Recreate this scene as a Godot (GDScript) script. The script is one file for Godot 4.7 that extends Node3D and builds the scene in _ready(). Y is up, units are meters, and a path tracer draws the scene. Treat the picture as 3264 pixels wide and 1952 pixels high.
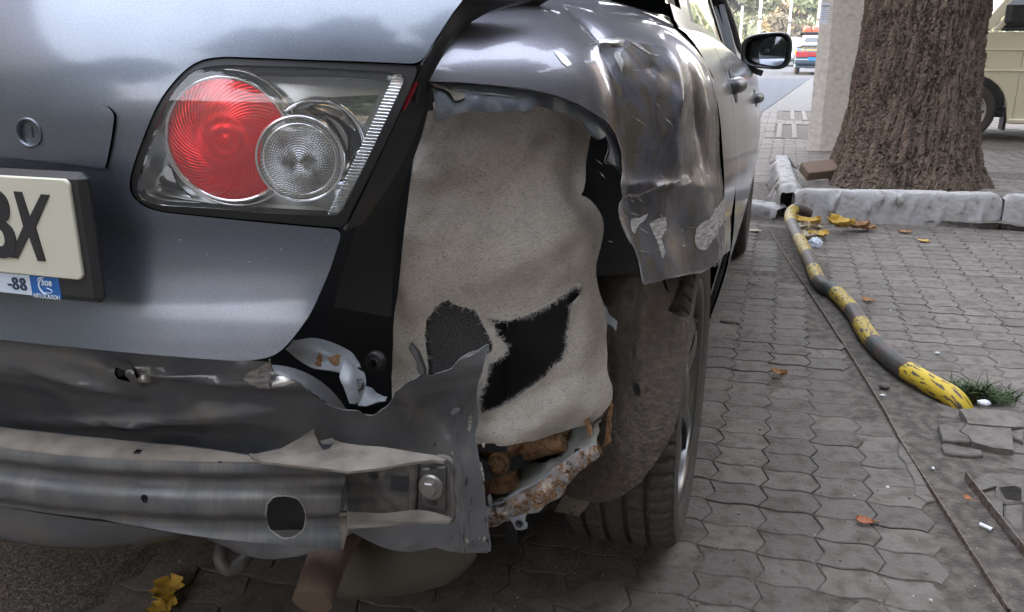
extends Node3D
# A crashed grey saloon at the kerb, seen from behind its torn right rear corner. Car axes: x right, y up, -z forward; the rear axle stands at the origin.

var M := {}                     # materials by name
var rng := RandomNumberGenerator.new()

# A pressed sheet: a plan line (x, z), a profile (offset, height) swept along it, and dents. (s, v) are metres along the two.
class Sheet:
	var pt: PackedFloat32Array
	var px: PackedFloat32Array
	var pz: PackedFloat32Array
	var vt: PackedFloat32Array
	var vo: PackedFloat32Array
	var vy: PackedFloat32Array
	var fo: PackedFloat32Array
	var fy: PackedFloat32Array
	var dents: Array = []
	var b0 := 0.0
	var b1 := 1.0
	var crinkle: FastNoiseLite = null
	var crinkle_height := 0.0
	var calm = null                # where the crinkles die away
	func _init(plan: Array, prof: Array, bumps: Array, far: Array = [], from := 0.0, to := 1.0):
		var t := 0.0
		for i in plan.size() / 2:
			if i > 0: t += snappedf(Vector2(plan[2 * i] - plan[2 * i - 2], plan[2 * i + 1] - plan[2 * i - 1]).length(), 0.000001)
			pt.append(t); px.append(plan[2 * i]); pz.append(plan[2 * i + 1])
		t = 0.0
		for i in prof.size() / 2:
			if i > 0: t += snappedf(Vector2(prof[2 * i] - prof[2 * i - 2], prof[2 * i + 1] - prof[2 * i - 1]).length(), 0.000001)
			vt.append(t); vo.append(prof[2 * i]); vy.append(prof[2 * i + 1])
		for i in far.size() / 2:
			fo.append(far[2 * i]); fy.append(far[2 * i + 1])
		for i in bumps.size() / 7:
			dents.append(bumps.slice(7 * i, 7 * i + 7))
		b0 = from
		b1 = to
	func herm(t: PackedFloat32Array, p: PackedFloat32Array, x: float) -> float:
		var n := t.size()
		var i := 0
		while i < n - 2 and t[i + 1] < x: i += 1
		var a := maxi(i - 1, 0)
		var c := mini(i + 2, n - 1)
		var h := t[i + 1] - t[i]
		var m0 := (p[i + 1] - p[a]) / (t[i + 1] - t[a]) * h
		var m1 := (p[c] - p[i]) / (t[c] - t[i]) * h
		var u := clampf((x - t[i]) / h, -0.3, 1.3)
		var u2 := u * u
		var u3 := u2 * u
		return (2 * u3 - 3 * u2 + 1) * p[i] + (u3 - 2 * u2 + u) * m0 + (3 * u2 - 2 * u3) * p[i + 1] + (u3 - u2) * m1
	func at(s: float, v: float, off := 0.0) -> Vector3:
		var g := clampf(s, 0.003, pt[pt.size() - 1] - 0.003)
		var d := Vector2(herm(pt, px, g + 0.002) - herm(pt, px, g - 0.002), herm(pt, pz, g + 0.002) - herm(pt, pz, g - 0.002)).normalized()
		var o := herm(vt, vo, v)
		var y := herm(vt, vy, v)
		if fo.size():
			var u := smoothstep(b0, b1, s)
			o = lerpf(o, herm(vt, fo, v), u)
			y = lerpf(y, herm(vt, fy, v), u)
		o += off
		for b in dents:
			var e: float = s - b[0]
			var f: float = v - b[1]
			if absf(e) + absf(f) > 3.2 * (b[2] + b[3]): continue
			var cs := cos(b[5])
			var sn := sin(b[5])
			var q := pow((e * cs + f * sn) / b[2], 2) + pow((f * cs - e * sn) / b[3], 2)
			o += b[4] * (exp(-1.6 * sqrt(q)) if b[6] > 0 else exp(-q))
		if crinkle:
			o += crinkle.get_noise_2d(s, v) * crinkle_height * (calm.call(s, v) if calm != null else 1.0)
		return Vector3(herm(pt, px, s) - d.y * o, y, herm(pt, pz, s) + d.x * o)
	func normal(s: float, v: float, off := 0.0) -> Vector3:
		var e := 0.0015
		return (at(s + e, v, off) - at(s - e, v, off)).cross(at(s, v + e, off) - at(s, v - e, off)).normalized()

# ---------- naming ----------
func tag(o: Node, label: String, category := "", group := "") -> Node:
	o.set_meta("label", label)
	if category: o.set_meta("category", category)
	if group: o.set_meta("group", group)
	return o
func numbered(parent: Node, called: String) -> String:
	if not parent.has_node(NodePath(called)): return called
	var k := 1
	while parent.has_node(NodePath("%s_%03d" % [called, k])): k += 1
	return "%s_%03d" % [called, k]
func thing(called: String, label: String, category: String, where: Vector3, group := "") -> Node3D:
	var o := Node3D.new()
	o.name = numbered(self, called)
	o.position = where
	add_child(o, true)
	tag(o, label, category, group)
	return o
func put(parent: Node3D, called: String, mesh: Mesh, m: Material, label := "") -> MeshInstance3D:   # a mesh in the scene's own axes under a thing or part
	var o := MeshInstance3D.new()
	o.name = numbered(parent, called)
	o.mesh = mesh
	o.material_override = m
	parent.add_child(o, true)
	if parent != self:
		var p: Node3D = parent
		while p != self and p:
			o.position -= p.position
			p = p.get_parent() as Node3D
	if label: o.set_meta("label", label)
	return o
func structure(called: String, mesh: Mesh, m: Material) -> MeshInstance3D:
	var o := put(self, called, mesh, m)
	o.set_meta("kind", "structure")
	return o

# ---------- outlines ----------
func pts(a: Array) -> PackedVector2Array:
	var r := PackedVector2Array()
	for i in a.size() / 2: r.append(Vector2(a[2 * i], a[2 * i + 1]))
	return r
func smooth(a: Array, n := 4) -> Array:                 # a closed curve through the points
	var p := pts(a)
	var r := []
	for i in p.size():
		for k in n:
			var q := p[i].cubic_interpolate(p[(i + 1) % p.size()], p[i - 1], p[(i + 2) % p.size()], float(k) / n)
			r.append(q.x); r.append(q.y)
	return r
func ragged(a: Array, step: float, amp: float, sd: int, open := false) -> Array:      # a torn edge
	var p := pts(a)
	var r := []
	var g := RandomNumberGenerator.new()
	g.seed = sd
	for i in p.size():
		if open and i == p.size() - 1:
			r.append(p[i].x); r.append(p[i].y)
			break
		var q := p[(i + 1) % p.size()]
		var n := maxi(1, int((q - p[i]).length() / step))
		var across := (q - p[i]).orthogonal().normalized()
		for k in n:
			var z := p[i].lerp(q, (k + g.randf() * 0.4) / n) + across * g.randf_range(-amp, amp) * (0.3 if k == 0 else 1.0)
			r.append(z.x); r.append(z.y)
	return r
func rounded(a: Array, cut: float, times := 3) -> Array:      # corners cut back, again and again
	var p := pts(a)
	for k in times:
		var q := PackedVector2Array()
		for i in p.size():
			var b := p[(i + 1) % p.size()]
			var c := minf(cut, (b - p[i]).length() * 0.25)
			q.append(p[i].move_toward(b, c)); q.append(b.move_toward(p[i], c))
		p = q
		cut *= 0.6
	var r := []
	for z in p:
		r.append(z.x); r.append(z.y)
	return r
func ring2(cx: float, cy: float, rx: float, ry: float, n := 28) -> Array:
	var r := []
	for k in n:
		r.append(cx + cos(TAU * k / n) * rx); r.append(cy + sin(TAU * k / n) * ry)
	return r

# ---------- meshes ----------
func made(v: PackedVector3Array, n: PackedVector3Array, u: PackedVector2Array, idx: PackedInt32Array, col := PackedColorArray()) -> ArrayMesh:
	var a := []
	a.resize(Mesh.ARRAY_MAX)
	a[Mesh.ARRAY_VERTEX] = v
	a[Mesh.ARRAY_NORMAL] = n
	a[Mesh.ARRAY_TEX_UV] = u
	if col.size(): a[Mesh.ARRAY_COLOR] = col
	a[Mesh.ARRAY_INDEX] = idx
	var m := ArrayMesh.new()
	m.add_surface_from_arrays(Mesh.PRIMITIVE_TRIANGLES, a)
	return m

# The part of a sheet inside an outline, with holes, a thickness and closed edges.
func panel(sh: Sheet, outline: Array, holes: Array, cell: float, thick: float, off := 0.0) -> ArrayMesh:
	var outer := pts(outline)
	if Geometry2D.is_polygon_clockwise(outer): outer.reverse()
	var inner: Array[PackedVector2Array] = []
	for h in holes:
		var q := pts(h)
		if Geometry2D.is_polygon_clockwise(q): q.reverse()
		inner.append(q)
	var lo := outer[0]
	var hi := outer[0]
	for p in outer:
		lo = lo.min(p)
		hi = hi.max(p)
	lo -= Vector2(cell, cell) * 0.37
	var edge := {}
	for poly in [outer] + inner:
		for i in poly.size():
			var a: Vector2 = poly[i]
			var b: Vector2 = poly[(i + 1) % poly.size()]
			var n := maxi(2, int((b - a).length() / (cell * 0.15)))
			for k in n:
				var c := ((a.lerp(b, float(k) / n)) - lo) / cell
				edge[Vector2i(int(c.x), int(c.y))] = true
	var V := PackedVector3Array()
	var N := PackedVector3Array()
	var U := PackedVector2Array()
	var I := PackedInt32Array()
	var seen := {}
	var vert := func(p: Vector2) -> int:
		var key := Vector2i(roundi(p.x * 50000.0), roundi(p.y * 50000.0))
		if seen.has(key): return seen[key]
		seen[key] = V.size()
		V.append(sh.at(p.x, p.y, off)); N.append(sh.normal(p.x, p.y, off)); U.append(p)
		return V.size() - 1
	var nx := int((hi.x - lo.x) / cell) + 1
	var ny := int((hi.y - lo.y) / cell) + 1
	for j in ny:
		for i in nx:
			var a := lo + Vector2(i, j) * cell
			var b := a + Vector2(cell, cell)
			if not edge.has(Vector2i(i, j)):
				var mid := (a + b) * 0.5
				if not Geometry2D.is_point_in_polygon(mid, outer): continue
				var inside := true
				for q in inner:
					if Geometry2D.is_point_in_polygon(mid, q): inside = false
				if not inside: continue
				var k0: int = vert.call(a)
				var k1: int = vert.call(Vector2(b.x, a.y))
				var k2: int = vert.call(b)
				var k3: int = vert.call(Vector2(a.x, b.y))
				I.append_array([k0, k3, k2, k0, k2, k1])
			else:
				var pieces: Array = Geometry2D.intersect_polygons(PackedVector2Array([a, Vector2(b.x, a.y), b, Vector2(a.x, b.y)]), outer)
				for q in inner:
					var left := []
					for p in pieces:
						left.append_array(Geometry2D.clip_polygons(p, q))
					pieces = left
				for p in pieces:
					if Geometry2D.is_polygon_clockwise(p): continue
					var tri := Geometry2D.triangulate_polygon(p)
					for t in tri.size() / 3:
						var x: Vector2 = p[tri[3 * t]]
						var y: Vector2 = p[tri[3 * t + 1]]
						var z: Vector2 = p[tri[3 * t + 2]]
						var area := (y - x).cross(z - x)
						if absf(area) < 1e-10: continue
						if area > 0: I.append_array([vert.call(x), vert.call(z), vert.call(y)])
						else: I.append_array([vert.call(x), vert.call(y), vert.call(z)])
	if thick > 0.0:
		var base := V.size()
		for k in base:
			V.append(V[k] - N[k] * thick); N.append(-N[k]); U.append(U[k])
		for k in range(0, I.size(), 3):
			I.append_array([base + I[k], base + I[k + 2], base + I[k + 1]])
		var sides: Array = [outer] + inner
		for w in sides.size():
			var poly: PackedVector2Array = sides[w]
			for i in poly.size():
				var a: Vector2 = poly[i]
				var b: Vector2 = poly[(i + 1) % poly.size()]
				var n := maxi(1, int(ceil((b - a).length() / cell)))
				for k in n:
					var p := a.lerp(b, float(k) / n)
					var q := a.lerp(b, float(k + 1) / n)
					var p0 := sh.at(p.x, p.y, off)
					var q0 := sh.at(q.x, q.y, off)
					var pn := sh.normal(p.x, p.y, off)
					var qn := sh.normal(q.x, q.y, off)
					var out := (q0 - p0).cross(pn).normalized()
					if w > 0: out = -out
					var z := V.size()
					V.append_array([p0, q0, q0 - qn * thick, p0 - pn * thick])
					N.append_array([out, out, out, out])
					U.append_array([p, q, q, p])
					if w > 0: I.append_array([z, z + 1, z + 2, z, z + 2, z + 3])
					else: I.append_array([z, z + 2, z + 1, z, z + 3, z + 2])
	return made(V, N, U, I)

# A smooth patch through rows of points (all rows of one length), with a thickness.
func patch(rows: Array, sub: int, thick: float, wrinkle := 0.0, sd := 1, freq := 40.0) -> ArrayMesh:
	var nr := rows.size()
	var nc: int = rows[0].size()
	var noise := FastNoiseLite.new()
	noise.seed = sd
	noise.frequency = freq
	noise.fractal_octaves = 2
	var R := (nr - 1) * sub + 1
	var C := (nc - 1) * sub + 1
	var mid := []
	for r in nr:
		var line := PackedVector3Array()
		for c in C:
			var i := mini(c / sub, nc - 2)
			var t := float(c - i * sub) / sub
			line.append((rows[r][i] as Vector3).cubic_interpolate(rows[r][i + 1], rows[r][maxi(i - 1, 0)], rows[r][mini(i + 2, nc - 1)], t))
		mid.append(line)
	var G := PackedVector3Array()
	for r in R:
		var i := mini(r / sub, nr - 2)
		var t := float(r - i * sub) / sub
		for c in C:
			G.append((mid[i][c] as Vector3).cubic_interpolate(mid[i + 1][c], mid[maxi(i - 1, 0)][c], mid[mini(i + 2, nr - 1)][c], t))
	var Nn := PackedVector3Array()
	for r in R:
		for c in C:
			var a := G[r * C + mini(c + 1, C - 1)] - G[r * C + maxi(c - 1, 0)]
			var b := G[mini(r + 1, R - 1) * C + c] - G[maxi(r - 1, 0) * C + c]
			Nn.append(a.cross(b).normalized())
	if wrinkle > 0.0:
		for k in G.size(): G[k] += Nn[k] * noise.get_noise_3dv(G[k]) * wrinkle + Vector3(noise.get_noise_3dv(G[k] + Vector3(3, 0, 0)), noise.get_noise_3dv(G[k] + Vector3(0, 5, 0)), 0) * wrinkle * 0.5
	return grid(G, R, C, thick)
func grid(G: PackedVector3Array, R: int, C: int, thick := 0.0, closed := false) -> ArrayMesh:
	var V := PackedVector3Array()
	var N := PackedVector3Array()
	var U := PackedVector2Array()
	var I := PackedInt32Array()
	for r in R:
		for c in C:
			var left := (c - 1 + (C - 1 if closed and c == 0 else 0)) if (closed or c > 0) else 0
			var right := c + 1 if c < C - 1 else (1 if closed else C - 1)
			var a := G[r * C + right] - G[r * C + left]
			var b := G[mini(r + 1, R - 1) * C + c] - G[maxi(r - 1, 0) * C + c]
			V.append(G[r * C + c]); N.append(a.cross(b).normalized()); U.append(Vector2(float(c) / (C - 1), float(r) / (R - 1)))
	for r in R - 1:
		for c in C - 1:
			var k := r * C + c
			I.append_array([k, k + C + 1, k + 1, k, k + C, k + C + 1])
	if thick > 0.0:
		var n := V.size()
		for k in n:
			V.append(V[k] - N[k] * thick); N.append(-N[k]); U.append(U[k])
		var m := I.size()
		for k in range(0, m, 3): I.append_array([n + I[k], n + I[k + 2], n + I[k + 1]])
		var rim := []
		for c in C - 1: rim.append([c, c + 1])
		for r in R - 1: rim.append([r * C + C - 1, (r + 1) * C + C - 1])
		for c in range(C - 1, 0, -1): rim.append([(R - 1) * C + c, (R - 1) * C + c - 1])
		for r in range(R - 1, 0, -1): rim.append([r * C, (r - 1) * C])
		for e in rim:
			var z := V.size()
			var p: Vector3 = V[e[0]]
			var q: Vector3 = V[e[1]]
			var o := (q - p).cross(N[e[0]]).normalized()
			V.append_array([p, q, V[n + e[1]], V[n + e[0]]])
			N.append_array([o, o, o, o])
			U.append_array([U[e[0]], U[e[1]], U[e[1]], U[e[0]]])
			I.append_array([z, z + 1, z + 2, z, z + 2, z + 3])
	return made(V, N, U, I)
func tube(path: Array, radii: Array, sides := 16, sub := 6) -> ArrayMesh:        # a round bar along a smooth path, closed at the ends; uv.x = metres along
	var P := PackedVector3Array()
	var R := PackedFloat32Array()
	for i in path.size() - 1:
		for k in sub:
			var t := float(k) / sub
			P.append((path[i] as Vector3).cubic_interpolate(path[i + 1], path[maxi(i - 1, 0)], path[mini(i + 2, path.size() - 1)], t))
			R.append(lerpf(radii[mini(i, radii.size() - 1)], radii[mini(i + 1, radii.size() - 1)], t))
	P.append(path[-1]); R.append(radii[-1])
	var V := PackedVector3Array()
	var N := PackedVector3Array()
	var U := PackedVector2Array()
	var I := PackedInt32Array()
	var up := Vector3.UP if absf((P[1] - P[0]).normalized().y) < 0.9 else Vector3.RIGHT
	var along := 0.0
	for i in P.size():
		var d := (P[mini(i + 1, P.size() - 1)] - P[maxi(i - 1, 0)]).normalized()
		var a := up.cross(d).normalized()
		up = d.cross(a).normalized()
		if i > 0: along += P[i].distance_to(P[i - 1])
		for k in sides + 1:
			var n := a * cos(TAU * k / sides) + up * sin(TAU * k / sides)
			V.append(P[i] + n * R[i]); N.append(n); U.append(Vector2(along, float(k) / sides))
	for i in P.size() - 1:
		for k in sides:
			var z := i * (sides + 1) + k
			I.append_array([z, z + sides + 2, z + 1, z, z + sides + 1, z + sides + 2])
	for e in [0, P.size() - 1]:
		var z := V.size()
		var d := (P[1] - P[0]).normalized() * -1.0 if e == 0 else (P[-1] - P[-2]).normalized()
		V.append(P[e]); N.append(d); U.append(Vector2(0, 0))
		for k in sides + 1:
			V.append(V[e * (sides + 1) + k]); N.append(d); U.append(Vector2(0, 0))
		for k in sides:
			if e == 0: I.append_array([z, z + 1 + k, z + 2 + k])
			else: I.append_array([z, z + 2 + k, z + 1 + k])
	return made(V, N, U, I)
func lathe(prof: Array, segs: int, frame: Transform3D, wobble = null) -> ArrayMesh:     # prof: radius, height pairs, turned about the frame's y
	var p := pts(prof)
	var G := PackedVector3Array()
	for r in p.size():
		for c in segs + 1:
			var a := TAU * c / segs
			var q := p[r]
			if wobble != null: q = wobble.call(q, r, a)
			G.append(frame * Vector3(cos(a) * q.x, q.y, -sin(a) * q.x))
	return grid(G, p.size(), segs + 1, 0.0, true)
func box(c: Vector3, s: Vector3, bevel := 0.0, turn := Basis()) -> ArrayMesh:     # a box with chamfered edges
	var st := SurfaceTool.new()
	st.begin(Mesh.PRIMITIVE_TRIANGLES)
	st.set_smooth_group(-1)
	var h := s * 0.5
	var b := minf(bevel, minf(h.x, minf(h.y, h.z)) * 0.9)
	var face := func(q: Array, out: Vector3):
		var n: Vector3 = (q[2] - q[0]).cross(q[1] - q[0])
		var o := q.duplicate()
		if n.dot(out) < 0: o.reverse()
		for k in range(1, o.size() - 1):
			for w in [0, k, k + 1]:
				var g: Vector3 = o[w]
				st.set_uv(Vector2(g.x + g.z, g.y + g.z))
				st.add_vertex(turn * g + c)
	for ax in 3:
		var u := (ax + 1) % 3
		var w := (ax + 2) % 3
		for sg in [-1.0, 1.0]:
			var q := []
			for e in [[-1, -1], [1, -1], [1, 1], [-1, 1]]:
				var g := Vector3()
				g[ax] = sg * h[ax]; g[u] = e[0] * (h[u] - b); g[w] = e[1] * (h[w] - b)
				q.append(g)
			var out := Vector3()
			out[ax] = sg
			face.call(q, out)
			if b > 0.0:
				for sw in [-1.0, 1.0]:
					var q2 := []
					for e in [[0, -1], [0, 1], [1, 1], [1, -1]]:
						var g := Vector3()
						g[u] = sg * (h[u] if e[0] == 0 else h[u] - b)
						g[w] = sw * (h[w] - b if e[0] == 0 else h[w])
						g[ax] = e[1] * (h[ax] - b)
						q2.append(g)
					var o2 := Vector3()
					o2[u] = sg; o2[w] = sw
					face.call(q2, o2)
	if b > 0.0:
		for sx in [-1.0, 1.0]:
			for sy in [-1.0, 1.0]:
				for sz in [-1.0, 1.0]:
					var k := Vector3(sx, sy, sz)
					face.call([k * Vector3(h.x, h.y - b, h.z - b), k * Vector3(h.x - b, h.y, h.z - b), k * Vector3(h.x - b, h.y - b, h.z)], k)
	st.generate_normals()
	return st.commit()
func slab(top: Array, down: Vector3, bevel := 0.0) -> ArrayMesh:       # a flat plate: the outline (Vector3s in one plane) thickened by down
	var a: Vector3 = top[0]
	var n := Vector3()
	for i in top.size(): n += (top[i] as Vector3 - a).cross(top[(i + 1) % top.size()] - a)
	n = n.normalized()
	if n.dot(down) > 0: n = -n
	var ex := (top[1] as Vector3 - a).normalized()
	var ey := n.cross(ex)
	var flat := PackedVector2Array()
	for q in top: flat.append(Vector2((q - a).dot(ex), (q - a).dot(ey)))
	if Geometry2D.is_polygon_clockwise(flat): flat.reverse()
	var st := SurfaceTool.new()
	st.begin(Mesh.PRIMITIVE_TRIANGLES)
	st.set_smooth_group(-1)
	var up := flat
	if bevel > 0.0:
		var grown := Geometry2D.offset_polygon(flat, -bevel, Geometry2D.JOIN_MITER)
		if grown.size() and grown[0].size() == flat.size(): up = _align(grown[0], flat)
	var w := func(q: Vector2, d: Vector3):
		st.set_uv(q)
		st.add_vertex(a + ex * q.x + ey * q.y + d)
	var tri := Geometry2D.triangulate_polygon(up)
	for t in tri.size() / 3:
		var o := [up[tri[3 * t]], up[tri[3 * t + 1]], up[tri[3 * t + 2]]]
		if (o[1] - o[0]).cross(o[2] - o[0]) > 0: o.reverse()
		for q in o: w.call(q, Vector3())
	tri = Geometry2D.triangulate_polygon(flat)
	for t in tri.size() / 3:
		var o := [flat[tri[3 * t]], flat[tri[3 * t + 1]], flat[tri[3 * t + 2]]]
		if (o[1] - o[0]).cross(o[2] - o[0]) < 0: o.reverse()
		for q in o: w.call(q, down)
	var drop := -n * bevel if up != flat else Vector3()
	for i in flat.size():
		var j := (i + 1) % flat.size()
		for q in [[flat[i], drop], [flat[i], down], [flat[j], down], [flat[i], drop], [flat[j], down], [flat[j], drop]]: w.call(q[0], q[1])
		if up != flat:
			for q in [[up[i], Vector3()], [flat[i], drop], [flat[j], drop], [up[i], Vector3()], [flat[j], drop], [up[j], Vector3()]]: w.call(q[0], q[1])
	st.generate_normals()
	return st.commit()
func _align(a: PackedVector2Array, like: PackedVector2Array) -> PackedVector2Array:
	var best := 0
	for k in a.size():
		if a[k].distance_to(like[0]) < a[best].distance_to(like[0]): best = k
	var r := PackedVector2Array()
	for k in a.size(): r.append(a[(best + k) % a.size()])
	return r
func joined(list: Array) -> ArrayMesh:
	var st := SurfaceTool.new()
	st.begin(Mesh.PRIMITIVE_TRIANGLES)
	for m in list:
		if m is Array: st.append_from(m[0], 0, m[1])
		else: st.append_from(m, 0, Transform3D())
	return st.commit()
func hexagon(fr: Transform3D, r: float, h0: float, h1: float, n := 6) -> ArrayMesh:
	var top := []
	for k in n: top.append(fr * Vector3(cos(TAU * k / n) * r, h1, -sin(TAU * k / n) * r))
	return slab(top, fr.basis.y * (h0 - h1), r * 0.12)
func facing(where: Vector3, axis: Vector3) -> Transform3D:          # a frame at a place whose y points along the axis
	var y := axis.normalized()
	var x := Vector3.UP.cross(y)
	x = Vector3.RIGHT if x.length() < 0.05 else x.normalized()
	return Transform3D(Basis(x, y, x.cross(y)), where)
func lettering(text: String, height: float, depth: float, bold := false) -> TextMesh:
	var t := TextMesh.new()
	var f := SystemFont.new()
	f.font_names = PackedStringArray(["Droid Sans"])
	if bold: f.font_weight = 700
	t.font = f
	t.text = text
	t.font_size = 64
	t.pixel_size = height / 46.0
	t.depth = depth
	t.curve_step = 1.0
	return t

# ---------- materials ----------
func lin(r: float, g: float, b: float) -> Color:
	return Color(r, g, b).linear_to_srgb()
func noise_tex(sd: int, freq: float, stops: Array, oct := 4, kind := FastNoiseLite.TYPE_SIMPLEX_SMOOTH, size := 512) -> NoiseTexture2D:
	var f := FastNoiseLite.new()
	f.seed = sd
	f.frequency = freq
	f.noise_type = kind
	f.fractal_octaves = oct
	if kind == FastNoiseLite.TYPE_CELLULAR: f.cellular_return_type = FastNoiseLite.RETURN_DISTANCE
	var t := NoiseTexture2D.new()
	t.width = size
	t.height = size
	t.seamless = true
	t.noise = f
	if stops.size():
		var g := Gradient.new()
		var off := PackedFloat32Array()
		var col := PackedColorArray()
		for q in stops:
			off.append(q[0]); col.append(q[1])
		g.offsets = off
		g.colors = col
		t.color_ramp = g
	return t
func mat(called: String, c: Color, rough: float, metal := 0.0) -> StandardMaterial3D:
	var m := StandardMaterial3D.new()
	m.resource_name = called
	m.albedo_color = c
	m.roughness = rough
	m.metallic = metal
	M[called] = m
	return m
func tri(m: StandardMaterial3D, tile: float, world := true) -> StandardMaterial3D:
	m.uv1_triplanar = true
	m.uv1_world_triplanar = world
	m.uv1_scale = Vector3.ONE / tile
	return m
func relief(m: StandardMaterial3D, t: Texture2D, cm: float) -> StandardMaterial3D:
	m.heightmap_enabled = true
	m.heightmap_texture = t
	m.heightmap_scale = cm
	return m
func coat(m: StandardMaterial3D, rough := 0.04) -> StandardMaterial3D:
	m.clearcoat_enabled = true
	m.clearcoat = 1.0
	m.clearcoat_roughness = rough
	return m

func _ready():
	var cam := Camera3D.new()
	cam.name = "camera"
	cam.position = Vector3(0.985, 0.97, 1.56)
	cam.rotation_degrees = Vector3(-17, 17.4, 0)
	cam.fov = 39.748
	cam.near = 0.02
	cam.far = 600.0
	add_child(cam)
	var sky := ProceduralSkyMaterial.new()
	sky.sky_top_color = Color(0.79, 0.82, 0.885)
	sky.sky_horizon_color = Color(0.98, 0.93, 0.84)
	sky.sky_curve = 0.16
	sky.sky_energy_multiplier = 1.7
	sky.ground_bottom_color = Color(0.22, 0.21, 0.2)
	sky.ground_horizon_color = Color(0.6, 0.6, 0.6)
	var env := Environment.new()
	env.background_mode = Environment.BG_SKY
	env.sky = Sky.new()
	env.sky.sky_material = sky
	env.tonemap_mode = Environment.TONE_MAPPER_LINEAR
	env.tonemap_exposure = 2.85
	env.sdfgi_enabled = true
	env.ssao_enabled = true
	env.ssil_enabled = true
	env.fog_enabled = true
	env.fog_density = 0.001
	env.fog_light_color = Color(0.86, 0.9, 0.97)
	var we := WorldEnvironment.new()
	we.name = "environment"
	we.environment = env
	add_child(we)
	var sun := DirectionalLight3D.new()
	sun.name = "sun"
	sun.light_energy = 1.5
	sun.light_color = Color(1.0, 0.87, 0.66)
	sun.light_angular_distance = 0.5
	sun.shadow_enabled = true
	add_child(sun)
	sun.look_at_from_position(Vector3(-20, 8.8, 3.0), Vector3.ZERO)
	rng.seed = 7
	materials()
	build_ground()
	build_paving()
	build_surroundings()
	build_tree_and_pole()
	build_far_street()
	build_van()
	build_car()
	build_lamp_and_plate()
	build_wreckage()
	build_wheels_and_side()
	build_small_things()

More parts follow.
